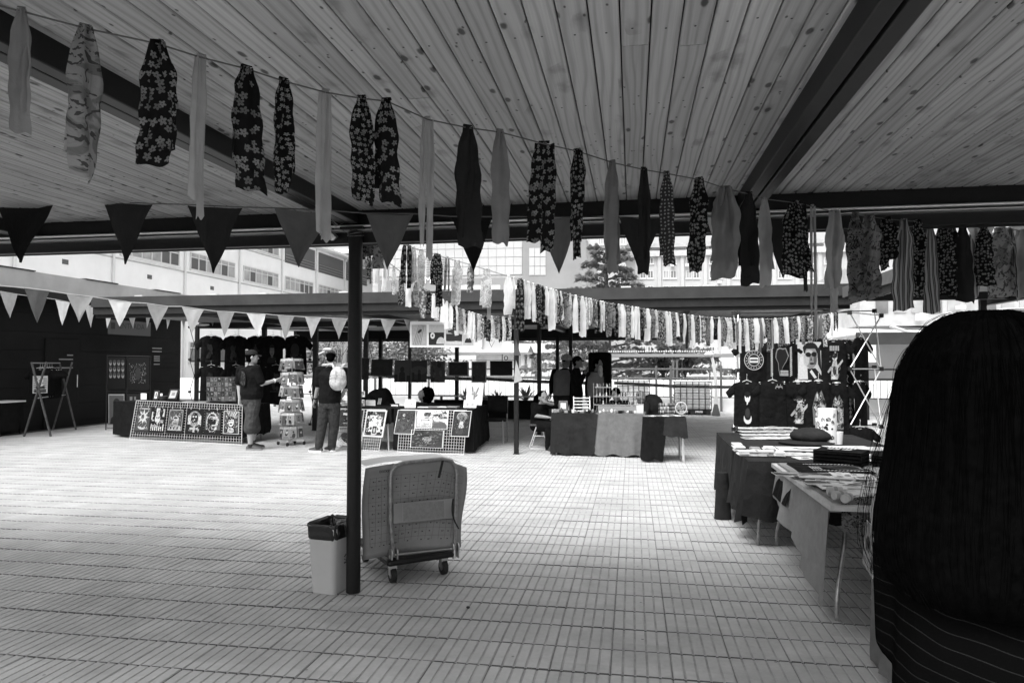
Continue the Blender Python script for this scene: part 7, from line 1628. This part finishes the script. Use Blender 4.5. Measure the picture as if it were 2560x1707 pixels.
# bending vendor in black jacket
jb, *_ = bg_person('person in black striped-sleeve jacket bending over behind the picture table', 13.3, dict(head=(908, 1003, -.1), neck=(914, 997, -.05), chest=(926, 990, 0), shL=(921, 994, .15), shR=(922, 998, -.18), waist=(943, 984, .1), hip=(962, 998, .15), elL=(930, 1012, .1), haL=(925, 1022, 0), elR=(944, 1014, -.2), haR=(968, 1021, -.22)), V(-.6, -.3, -.7), legs=False, shortsleeve=False, shirt='black_cloth', skin='skin_shaded')
st_ = MB()
for k in range(3): a_ = at(946 + k * 3, 1003, 12.98); st_.box(a_, (.012, .012, .12), roty(.2))
stuff(st_.build('sleeve_stripe', M['white'], jb))
b = MB(); b.ell(at(958, 1005, 13.35), (.2, .22, .3), 16, 10); b.ell(at(948, 994, 13.35), (.25, .2, .18), 16, 10); b.ell(at(966, 1025, 13.35), (.2, .22, .3), 14, 8); remesh(b, 'jacket_back', M['black_cloth'], jb, .014, 4)
# seated woman with curly hair
sw, Rs, *_ = bg_person('woman with dark curly hair seated behind the picture stall looking down', 13.1, dict(head=(1057, 990, 0), neck=(1060, 1003, .03), chest=(1062, 1016, .05), shL=(1042, 1012, .05), shR=(1082, 1013, .05), waist=(1063, 1036, .05), hip=(1063, 1060, .05), elL=(1036, 1028, -.05), haL=(1048, 1024, -.25), elR=(1088, 1030, -.05), haR=(1072, 1025, -.25)), V(-.5, -.65, -.6), legs=False, shirt='dark_cloth', skin='skin_shaded', hairstyle='none')
h = MB(); r = random.Random(3); hc = at(1066, 985, 13.12)
h.ell(hc + V(.01, .03, -.02), (.115, .11, .14), 14, 10)
for k in range(110):
    a, e = r.uniform(0, 2 * PI), math.asin(r.uniform(-1, .95)); d = V(math.cos(a) * math.cos(e), math.sin(a) * math.cos(e), math.sin(e))
    h.ell(hc + V(.01 + d.x * .12, .03 + d.y * .11, -.02 + d.z * .15), (.032, .032, .032), 7, 5)
remesh(h, 'hair', M['hair'], sw, .012, 1)
for k in range(5): MB().box(at(1063, 1045, 13.2), (.4, .4, .04)) if False else None
# seated person with dreadlocks
dd_, Rd, *_ = bg_person('person with dreadlocks and printed black shirt seated at the centre stall', 12.45, dict(head=(1358, 994, -.02), neck=(1354, 1007, .02), chest=(1349, 1020, .04), shL=(1364, 1013, .02), shR=(1335, 1014, .04), waist=(1349, 1040, .08), hip=(1350, 1056, .1), elR=(1338, 1039, -.02), haR=(1370, 1043, -.22), elL=(1390, 1013, .1), haL=(1364, 1006, -.1), knL=(1385, 1062, -.25), knR=(1375, 1066, -.3), anL=(1384, 1118, -.2), anR=(1372, 1118, -.25), toeL=(1400, 1120, -.3), toeR=(1385, 1122, -.4)), V(.45, -.85, .05), hairstyle='short', trousers='black_cloth', shoes=('leather', 'leather'))
dl_ = MB(); hc = at(1354, 992, 12.47); r = random.Random(6)
for k in range(22):
    a = r.uniform(.2, 2.9) + PI * .5; s0 = hc + V(.075 * math.cos(a), .05 + .06 * abs(math.sin(a)), .06); e = hc + V(-.12 + r.uniform(-.06, .05), .05 + r.uniform(-.05, .08), -.2 - r.uniform(0, .12)); dl_.tube([s0, s0.lerp(e, .35) + V(-.04, .01, .03), s0.lerp(e, .7) + V(-.02, 0, 0), e], [.011, .011, .010, .006], 6)
stuff(dl_.build('dreadlocks', M['hair'], dd_, smooth=True))
m_ = MB(); draw(m_, [at(1358, 1033, 12.28), at(1382, 1034, 12.28), at(1380, 1014, 12.28), at(1360, 1014, 12.28)], sh_blobs(.08, 16, r, .02, .35, .05, .15), .002)
sto = thing('folding_stool', 'white tubular folding stool under the person with dreadlocks', 'stool', gnd(1352, 1126)); sb = at(1350, 1057, 12.5)
MB().box(V(sb.x, 12.5, .43), (.34, .32, .03)).build('seat', M['wood_dark'], sto, bevel=.008)
for sy in (-.15, .15):
    MB().tube([V(sb.x - .04, 12.5 + sy, .42), V(sb.x - .17, 12.5 + sy, .03), V(sb.x - .15, 12.5 + sy, .015), V(sb.x + .15, 12.5 + sy, .015), V(sb.x + .17, 12.5 + sy, .03), V(sb.x + .04, 12.5 + sy, .42)], .011, 6).build('leg_loop', M['white_wire'], sto)
MB().tube([V(sb.x - .1, 12.35, .24), V(sb.x + .1, 12.35, .24)], .009, 6).build('brace', M['white_wire'], sto)
# three standing behind
hv, Rh, lh, fh = bg_person('worker in pale hard hat and dark vest standing behind the centre stall', 15.6, dict(head=(1416, 906), neck=(1412, 919), chest=(1405, 936), shL=(1422, 928, .1), shR=(1386, 928, -.05), waist=(1404, 960), hip=(1403, 985), elR=(1378, 958), haR=(1377, 984, -.05), elL=(1428, 957, .1), haL=(1430, 975, .05), knL=(1412, 1020), knR=(1398, 1020), anL=(1413, 1058), anR=(1399, 1058), toeL=(1425, 1058, -.1), toeR=(1412, 1058, -.1)), V(.6, -.8, 0), shortsleeve=False, shirt='black_cloth', skin='skin_shaded', trousers='dark_cloth', hairstyle='short')
hh = MB(); hc = at(1416, 899, 15.6); hh.lathe(hc, [(.15, -.01), (.152, .0), (.125, .012), (.12, .05), (.09, .1), (.04, .125), (.005, .13)], 18); hh.build('hard_hat', M['canvas'], hv, smooth=60)
vm = MB()
def vestof(t, pts, m): 
    b = MB(); torso(b, pts[0], pts[1], pts[2]); remesh(b, 'vest', m, t, .013, 3)
M['vest'] = mat('dull_reflective_vest', .16, .9, .1, var=.15, vscale=6)
vestof(hv, ([(at(1403, 988, 15.58), .19, .15), (at(1404, 960, 15.58), .19, .15), (at(1405, 936, 15.58), .2, .15), (at(1406, 924, 15.58), .14, .11)], lh, fh), M['vest'])
cm, Rc, *_ = bg_person('man in black cap and black jacket in profile behind the centre stall', 15.2, dict(head=(1444, 905), neck=(1441, 918), chest=(1440, 936), shL=(1441, 930, .2), shR=(1440, 931, -.2), waist=(1441, 962), hip=(1443, 990), elR=(1446, 960, -.24), haR=(1460, 936, -.15), elL=(1452, 955, .2), haL=(1462, 934, .1), knL=(1446, 1022, .08), knR=(1442, 1022, -.08), anL=(1446, 1062, .08), anR=(1442, 1062, -.08), toeL=(1465, 1062), toeR=(1465, 1062, -.1)), V(1, -.1, 0), shortsleeve=False, shirt='black_cloth', skin='skin_shaded', cap='black_cloth', trousers='black_cloth')
tag(MB().box(at(1462, 930, 15.1), (.1, .06, .07)).build('camera', M['rubber'], bevel=.01), 'black camera held by the man in the black cap', 'camera')
vw, Rv, lv, fv = bg_person('person in pale-edged vest and scarf before the black covered case', 15.0, dict(head=(1496, 912), neck=(1492, 926), chest=(1487, 943), shL=(1502, 935, .12), shR=(1473, 936, -.08), waist=(1487, 965), hip=(1487, 992), elR=(1468, 965, -.05), haR=(1467, 990, -.1), elL=(1508, 962, .1), haL=(1508, 982, 0), knL=(1494, 1024), knR=(1482, 1024), anL=(1494, 1064), anR=(1482, 1064), toeL=(1505, 1064, -.1), toeR=(1495, 1064, -.1)), V(.8, -.6, 0), shortsleeve=False, shirt='black_cloth', skin='skin_shaded', trousers='dark_cloth')
vestof(vw, ([(at(1489, 993, 14.98), .2, .155), (at(1489, 965, 14.98), .2, .155), (at(1488, 943, 14.98), .19, .15), (at(1488, 930, 14.98), .13, .11)], lv, fv), M['vest'])
bd = MB(); bd.ell(at(1501, 924, 14.9), (.05, .06, .1), 10, 8); bd.ell(at(1500, 934, 14.92), (.06, .05, .09), 10, 8); remesh(bd, 'scarf', M['canvas'], vw, .012, 2)
ck = thing('covered_case', 'tall case under a black hood behind the vested person', 'case', at(1508, 1060, 15.8)); p0, p1 = at(1470, 880, 15.8), at(1528, 1000, 15.8)
b = MB(); b.box(((p0.x + p1.x) / 2, 16.1, (p0.z + p1.z) / 2), (p1.x - p0.x, .5, p0.z - p1.z)); b.build('hood', M['black_cloth'], ck, bevel=.06)
MB().box(((p0.x + p1.x) / 2, 16.1, p1.z / 2), (.4, .4, p1.z)).build('base', M['dark_cloth'], ck)
# two leaning behind the trinkets
cv, Rcv, *_ = bg_person('dark-haired vendor stooping behind the tiered trinket stand', 12.9, dict(head=(1540, 987), neck=(1544, 998, .1), chest=(1547, 1012, .15), shL=(1530, 1008, .15), shR=(1566, 1008, .15), waist=(1548, 1035, .2), hip=(1548, 1060, .2), elL=(1524, 1026, .05), haL=(1530, 1032, -.15), elR=(1570, 1026, .05), haR=(1560, 1030, -.15)), V(-.3, -.8, -.5), legs=False, shirt='black_cloth', skin='skin_shaded')
bv, Rbv, *_ = bg_person('bald vendor in dark jacket leaning forward at the right of the centre stall', 12.7, dict(head=(1602, 994, -.1), neck=(1612, 1001, -.02), chest=(1624, 1010, .08), shL=(1616, 1010, .25), shR=(1617, 1012, -.12), waist=(1632, 1030, .1), hip=(1632, 1056, .1), elL=(1610, 1030, .2), haL=(1603, 1033, .0), elR=(1612, 1034, -.2), haR=(1600, 1036, -.28)), V(-.7, -.55, -.45), legs=False, shortsleeve=False, shirt='dark_cloth', skin='skin_shaded', hairstyle='none')
b = MB(); b.ell(at(1630, 1012, 12.75), (.2, .2, .2), 16, 10); b.ell(at(1634, 1032, 12.8), (.19, .2, .22), 14, 8); remesh(b, 'jacket_back', M['dark_cloth'], bv, .014, 4)
# ================================================================ FOREGROUND: waste bin, platform trolley, woman
A, B, C = gnd(778, 1484), gnd(829, 1491), gnd(868, 1466)
bn_c = V((A.x + C.x) / 2 + .0, (A.y + C.y) / 2, .008); e1 = (B - A).normalized(); e2 = V(-e1.y, e1.x, 0)
w1, w2 = (B - A).length + .035, .25; bn_c = A.lerp(B, .5) + e2 * w2 * .5 + V(0, 0, .008)
bn_ = thing('waste_bin', 'pale plastic waste bin with black bag beside the near post', 'waste bin', bn_c)
def rrect(c, a, b, r_, z, n=5):
    out = []
    for (sx, sy, a0) in ((1, 1, 0), (-1, 1, 90), (-1, -1, 180), (1, -1, 270)):
        for k in range(n + 1):
            t = math.radians(a0 + 90 * k / n); out.append(c + e1 * (sx * (a / 2 - r_) + r_ * math.cos(t)) + e2 * (sy * (b / 2 - r_) + r_ * math.sin(t)) + V(0, 0, z))
    return out
HB = .43
M['bin'] = mat('pale_bin_plastic', .46, .4, .4, var=.05, vscale=4); M['bag'] = mat('black_bin_bag', .012, .22, .6, bump=.6, bscale=22)
b = MB(); b.loft([rrect(bn_c, w1 * (.94 + .2 * t), w2 * (.94 + .2 * t), .035, HB * t) for t in (0, .02, .25, .5, .75, 1)], False); b.poly(list(reversed(rrect(bn_c, w1 * .94, w2 * .94, .035, 0)))); b.build('tub', M['bin'], bn_, smooth=60)
b = MB(); rb = random.Random(3); rings = []
NB = 48
def bagring(sc_, z, amp, ph):
    base = rrect(bn_c, w1 * 1.14 * sc_, w2 * 1.14 * sc_, .04, z, 11)[:NB]; out = []
    for i, p in enumerate(base):
        d = (p - bn_c); d.z = 0; d.normalize(); out.append(p + d * amp * (math.sin(i * 1.3 + ph) + .6 * math.sin(i * 2.9 + 2 * ph)) + V(0, 0, amp * .8 * math.sin(i * .9 + ph)))
    return out
for sc_, z, amp, ph in ((.98, HB - .074, .002, 0), (1.005, HB - .064, .003, 1), (1.01, HB - .035, .003, 2), (1.02, HB, .004, 3), (1.05, HB + .02, .006, 4), (1.0, HB + .03, .005, 5), (.93, HB + .01, .008, 6), (.88, HB - .05, .01, 7), (.8, HB - .16, .012, 8), (.5, HB - .25, .01, 9)): rings.append(bagring(sc_, z, amp, ph))
b.loft(rings, False); b.build('bin_bag', M['bag'], bn_, smooth='all')
rs_ = MB(); fc = bn_c + e1 * (w1 * .53) + V(0, 0, .22); 
for k in range(3):
    a = PI / 2 + k * 2.094; p = [fc + e2 * (.022 * math.cos(a + q)) * 1 + V(.0, 0, .022 * math.sin(a + q)) for q in (-.2, 1.2)]; rs_.bar(p[0] + e1 * .002, p[1] + e1 * .002, .006, .002)
rs_.box(fc + V(0, 0, -.034), (.002, .04, .008), Matrix((e1, e2, V(0, 0, 1))).transposed()); stuff(rs_.build('recycling_mark', M['rubber'], bn_))
# ---- trolley
FLw, FRw = gnd(979, 1460), gnd(1113, 1438); ex = (FRw - FLw); ex.z = 0; DW = ex.length + .1; ex.normalize(); ey = V(-ex.y, ex.x, 0); O = FLw - ex * .05 - ey * .06
tr3 = thing('platform_trolley', 'flatbed platform trolley with folding handle right of the near post', 'trolley', V(O.x + .1, O.y + .3, .008))
def T(x, y, z): return O + ex * x + ey * y + V(0, 0, z)
DL = .74
b = MB(); RR = Matrix((ex, ey, V(0, 0, 1))).transposed(); b.box(T(DW / 2, DL / 2, .155), (DW, DL, .04), RR); b.build('deck', M['steel_black'], tr3, bevel=.02)
MB().box(T(DW / 2, DL / 2, .1775), (DW - .08, DL - .08, .004), RR).build('deck_mat', M['rubber'], tr3)
for x, y in ((.06, .07), (DW - .06, .07), (.06, DL - .07), (DW - .06, DL - .07)):
    wl_ = MB(); c = T(x, y, .063); wl_.tube([c - ex * .016, c + ex * .016], .054, 20); w_ = wl_.build('wheel', M['rubber'], tr3, smooth=50); MB().tube([c - ex * .0185, c + ex * .0185], .024, 14).build('hub', M['chrome_dark'], w_)
    MB().box(T(x, y, .12), (.05, .05, .03), RR).build('castor_fork', M['steel_bright'], tr3); MB().box(T(x + .022, y, .095), (.004, .035, .07), RR).build('castor_fork', M['steel_bright'], tr3); MB().box(T(x - .022, y, .095), (.004, .035, .07), RR).build('castor_fork', M['steel_bright'], tr3)
def onT(px, py_, yoff):      # photo pixel on the upright plane of the handle
    d = ray(px, py_); p0 = T(0, yoff, 0); t = (p0 - EYE).dot(ey) / d.dot(ey); return EYE + d * t
hy = .05; hp = [onT(983, 1405, hy), onT(976, 1300, hy), onT(976, 1200, hy), onT(979, 1178, hy), onT(990, 1163, hy), onT(1010, 1156, hy), onT(1105, 1147, hy), onT(1128, 1152, hy), onT(1139, 1166, hy), onT(1142, 1185, hy), onT(1138, 1300, hy), onT(1137, 1382, hy)]
hp[0].z = .19; hp[-1].z = .19
MB().tube(hp, .0145, 12).build('handle', M['chrome_dark'], tr3, smooth=True)
MB().tube([onT(985, 1387, hy - .0), onT(1136, 1371, hy)], .009, 8).build('crossbar', M['steel_bright'], tr3)
for px, py_ in ((984, 1393), (1137, 1377)):
    for s_ in (-.02, .02): c = onT(px, py_, hy) + ex * s_; MB().tube([c - ex * .004 + V(0, 0, .03), c + ex * .004 + V(0, 0, .03)], .033, 16).build('hinge_plate', M['steel_bright'], tr3); MB().box(c + V(0, 0, -.01), (.008, .055, .07), RR).build('hinge_plate', M['steel_bright'], tr3)
pq = [onT(983, 1308, hy), onT(1132, 1294, hy), onT(1131, 1245, hy), onT(983, 1258, hy)]
sgn = MB(); sgn.prism(pq, ey * -.006); so_ = sgn.build('sign_plate', M['cardboard'], tr3)
sm2 = MB(); draw(sm2, [p - ey * .007 for p in pq], [(rect(.16, .08, .84, .92), .3), (rect(.145, .06, .15, .94), .4), (rect(.855, .06, .86, .94), .4)], .001); stuff(sm2.build('worn_print', M['print'], so_))
stp = MB(); s0 = onT(1130, 1245, hy - .03); stp.grid(lambda u, v: s0 + ex * (.012 * (u - .5) + .05 * v - .03 * math.sin(3 * v)) - ey * .02 + V(0, 0, -.22 * v), 2, 8); stp.build('strap', M['rubber'], tr3); sk2 = MB(); s1 = onT(1104, 1150, hy - .03); sk2.grid(lambda u, v: s1 + ex * (.02 * (u - .5) - .03 * v) - ey * .02 + V(0, 0, -.12 * v), 2, 6); sk2.build('strap', M['rubber'], tr3)
# large printed sheet hung over the handle
by = hy + .03; M['sheet'] = mat('grey_printed_sheet', .26, .85, .15, var=.12, vscale=5, bump=.15, bscale=12)
sb_ = thing('printed_sheet', 'large grey calendar sheet draped over the trolley handle, seen from behind', 'sheet', T(DW / 2, by, .2))
sTL, sTR, sBR, sBL = onT(914, 1170, by), onT(1167, 1166, by), onT(1148, 1366, by), onT(899, 1398, by)
tops_ = [onT(914, 1170, by), onT(985, 1158, by), onT(1110, 1147, by), onT(1167, 1168, by)]
def topc(u):
    s_ = u * 3; i = min(2, int(s_)); return tops_[i].lerp(tops_[i + 1], s_ - i)
def shf(u, v): return topc(u).lerp(sBL.lerp(sBR, u), v) + ey * (.03 * math.sin(PI * u) * v + .012 * math.sin(9 * u + 4 * v) * (.3 + v) - .04 * abs(u - .5) * v) + ex * (.012 * math.sin(7 * v) * (1 if u > .9 else 0) - .01 * math.sin(5 * v) * (1 if u < .08 else 0))
b = MB(); b.grid(shf, 20, 18); so2 = b.build('sheet', M['sheet'], sb_, smooth='all'); sd_ = so2.modifiers.new('s', 'SOLIDIFY'); sd_.thickness = .003; sd_.offset = 1
bk2 = MB(); bk2.grid(lambda u, v: topc(u) + ey * (.012 + .16 * v) + V(0, 0, .012 + .004 * math.sin(8 * u) + .015 * v), 16, 6); bo2 = bk2.build('folded_back', M['paper'], sb_, smooth='all')
ln = MB(); rr5 = random.Random(7)
for j in range(9):
    for i in range(13):
        u, v = .1 + .062 * i, .17 + .088 * j; p = shf(u, v) - ey * .0045; p2 = shf(u + .004, v) - ey * .0045
        if rr5.random() < .85: ln.box(p, (.009, .001, .007), RR); 
        if rr5.random() < .5: ln.box(p + ex * .012, (.005, .001, .004), RR)
stuff(ln.build('printed_number', M['rubber'], sb_))
gl = MB()
for i in range(14): u = .07 + .062 * i; gl.tube([shf(u, v / 8) - ey * .0035 for v in range(1, 8)], .0006, 3)
for j in range(9): v = .13 + .088 * j; gl.tube([shf(u / 16, v) - ey * .0035 for u in range(1, 16)], .0006, 3)
stuff(gl.build('ruled_line', M['steel_grey'], sb_))
tc_ = MB(); put_text(tc_, '9X000', shf(.22, .07) - ey * .006, -ex, V(0, 0, 1), .028); stuff(tc_.build('handwriting', M['rubber'], sb_))
M['clear'] = bpy.data.materials.new('clear_plastic'); M['clear'].use_nodes = True; pb2 = M['clear'].node_tree.nodes['Principled BSDF']; pb2.inputs['Transmission Weight'].default_value = .9; pb2.inputs['Roughness'].default_value = .15; pb2.inputs['IOR'].default_value = 1.15; pb2.inputs['Base Color'].default_value = (.9, .9, .9, 1)
cu = MB(); c0 = T(DW * .42, .16, .218); cu.loft([[c0 + ex * (.11 * t) + (ey * math.cos(k * PI / 9) + V(0, 0, 1) * math.sin(k * PI / 9)) * lerp(.037, .026, t) for k in range(18)] for t in (0, .04, .5, 1)], False)
for t, rr6 in ((0, .0385),): cu.tube([c0 + (ey * math.cos(k * PI / 9) + V(0, 0, 1) * math.sin(k * PI / 9)) * rr6 for k in range(19)], .0025, 5)
tag(cu.build('plastic_cup', M['clear'], smooth=60), 'clear plastic cup lying on the trolley deck', 'cup')
tag(MB().ell(gnd(1170, 1517, .012), (.012, .01, .008), 8, 6).build('pebble', M['rubber']), 'tiny dark pebble on the pale tiles right of the trolley', 'pebble')
tw_ = MB(); bpz = at(930, 1408, O.y + .7)
# ---- the woman in the foreground, seen from behind
WC = at(2452, 900, 1.5); WX_, WY_ = WC.x, WC.y
wm_ = thing('person', 'woman with long black hair and dark striped top in the right foreground', 'person', V(WX_, WY_, .008))
ztop = at(2420, 779, WY_).z; hd = V(WX_ - .005, WY_ - .0, ztop - .125)
view = V(WX_, WY_, 0).normalized(); side = V(view.y, -view.x, 0)       # side = towards photo right
M['stripe_top'], nt_, b_ = newmat('black_knit_with_fine_stripes', .95, .0)
tc = nd(nt_, 'ShaderNodeTexCoord'); sp_ = nd(nt_, 'ShaderNodeSeparateXYZ'); nt_.links.new(tc.outputs['Object'], sp_.inputs[0]); nz_ = nd(nt_, 'ShaderNodeTexNoise', i_Scale=4., i_Detail=2.); nt_.links.new(tc.outputs['Object'], nz_.inputs['Vector'])
zc_ = mth(nt_, 'ADD', mth(nt_, 'ADD', sp_.outputs[2], mth(nt_, 'MULTIPLY', nz_.outputs[0], .05)), mth(nt_, 'MULTIPLY', sp_.outputs[0], .22))
fr_ = mth(nt_, 'FRACT', mth(nt_, 'MULTIPLY', zc_, 36.0)); nt_.links.new(mixg(nt_, mth(nt_, 'LESS_THAN', fr_, .07), .003, .014), b_.inputs['Base Color'])
body = MB(); fwv = V(view.x, view.y, 0); head_geo(body, hd, fwv + side * .2, 1.0); limb(body, [hd + V(0, 0, -.08), hd + V(0, 0, -.2)], [.05, .055])
zs0 = ztop - .35
def wp(dx, dy, z): return V(WX_, WY_, 0) + side * dx + fwv * dy + V(0, 0, z)
torso(body, [(wp(0, 0, .82), .15, .1), (wp(0, 0, 1.05), .12, .09), (wp(0, 0, zs0 - .1), .14, .09), (wp(0, 0, zs0 + .05), .06, .06)], side, fwv)
for sx in (-1, 1):
    limb(body, [wp(sx * .155, 0, zs0 - .05), wp(sx * .15, .05, zs0 - .33), wp(sx * .14, .24, zs0 - .45)], [.045, .04, .028]); hand(body, wp(sx * .14, .24, zs0 - .45), fwv, side * -sx, .5); limb(body, [wp(sx * .085, 0, .85), wp(sx * .085, .02, .48), wp(sx * .085, 0, .1)], [.08, .06, .04])
remesh(body, 'body', M['skin_shaded'], wm_, .009)
sh2 = MB(); torso(sh2, [(wp(.02, .02, .74), .19, .15), (wp(.02, .01, .88), .185, .14), (wp(.02, 0, 1.0), .178, .125), (wp(.015, 0, zs0 - .22), .172, .12), (wp(.01, 0, zs0 - .08), .175, .105), (wp(0, 0, zs0), .14, .08), (wp(0, 0, zs0 + .04), .06, .06)], side, fwv)
for sx in (-1, 1): limb(sh2, [wp(sx * .1, 0, zs0 - .04), wp(sx * .145, .01, zs0 - .05), wp(sx * .15, .05, zs0 - .33), wp(sx * .142, .2, zs0 - .42)], [.052, .055, .05, .043])
remesh(sh2, 'striped_top', M['stripe_top'], wm_, .009, 4)
tq = MB(); torso(tq, [(wp(.02, .02, .66), .19, .14), (wp(.02, .02, .85), .185, .135)], side, fwv)
for sx in (-1, 1): limb(tq, [wp(sx * .09 + .02, .02, .72), wp(sx * .085, .02, .48), wp(sx * .085, 0, .08)], [.1, .075, .055])
remesh(tq, 'trousers', M['black_cloth'], wm_, .011, 3)
for sx in (-1, 1): shoe(wm_, wp(sx * .085, 0, .08), wp(sx * .09, .2, .05))
# hair: a combed mass plus thousands of separate strands
pxm = 1.39 / FPX
prof = []   # z, half width left, half width right, depth centre, depth radius
for (y, hw) in ((779, 55), (790, 90), (812, 124), (845, 152), (882, 174), (930, 194), (975, 203), (1020, 207), (1080, 215), (1140, 224), (1210, 234), (1280, 242), (1350, 244), (1420, 228), (1490, 170)):
    z = at(2452, y, WY_).z; prof.append((z, hw * pxm))
def hairp(t):
    s_ = t * (len(prof) - 1); i = min(len(prof) - 2, int(s_)); f = s_ - i; return lerp(prof[i][0], prof[i + 1][0], f), lerp(prof[i][1], prof[i + 1][1], f)
hm = MB(); rings = []
for i, (z, hw) in enumerate(prof):
    low = sm((ztop - .2 - z) / .25); ry = lerp(min(.125, hw * .9), .07, low); cy_ = lerp(-.01, -.085, low)
    rings.append([wp(.01 + hw * .94 * math.cos(a * PI / 16), cy_ + ry * math.sin(a * PI / 16), z) for a in range(32)])
hm.loft(rings); hm.build('hair', M['hair'], wm_, smooth='all')
rh = random.Random(11); hs = MB()
def hpos(t, a, k):
    z, hw = hairp(t); low = sm((ztop - .2 - z) / .25); ry = lerp(min(.125, hw * .9), .07, low); cy_ = lerp(-.01, -.085, low); return wp(.01 + hw * k * math.cos(a), cy_ + ry * k * math.sin(a), z)
for q in range(1500):
    a = rh.uniform(PI * .85, PI * 2.15); k = rh.uniform(.95, 1.0) if q > 60 else rh.uniform(1.0, 1.035); t0 = rh.uniform(0, .12); t1 = min(1.0, rh.uniform(.72, 1.0)); w0 = rh.uniform(-.04, .04); f1, f2 = rh.uniform(4, 9), rh.uniform(0, 6); pts = []
    for s_ in range(15):
        u = s_ / 14; pts.append(hpos(lerp(t0, t1, u), a + .035 * math.sin(f1 * u + f2) + w0 * u, k + (.012 if q > 60 else .022) * math.sin(f2 + 5 * u) * u) + V(0, 0, -.01 * u))
    hs.tube(pts, [.0009] * 12 + [.0008, .0006, .0003], 3, False)
# loose wisps leaving the left outline low down
for q in range(18):
    a = PI + rh.uniform(-.25, .3); pts = []; c = rh.uniform(.5, 1.4); e = rh.uniform(.72, .98)
    for s_ in range(14):
        u = s_ / 13; pts.append(hpos(lerp(.35, e, u), a, 1.0) - side * (.036 * c * math.sin(u * PI * .9) * u + rh.uniform(0, .0006)) + V(0, 0, -.02 * u))
    hs.tube(pts, .00042, 3, False)
for q in range(26):
    a = rh.uniform(PI * .9, PI * 2.1); t0 = rh.uniform(.0, .25); pts = []; lf = rh.uniform(.003, .01); dr = rh.uniform(-.05, .05)
    for s_ in range(10):
        u = s_ / 9; pts.append(hpos(lerp(t0, t0 + .2, u), a + dr * u * 3, 1.0 + lf * 3 * math.sin(PI * u)) + V(0, 0, lf * math.sin(PI * u)))
    hs.tube(pts, .0005, 3, False)
stuff(hs.build('hair_strand', M['hair'], wm_))
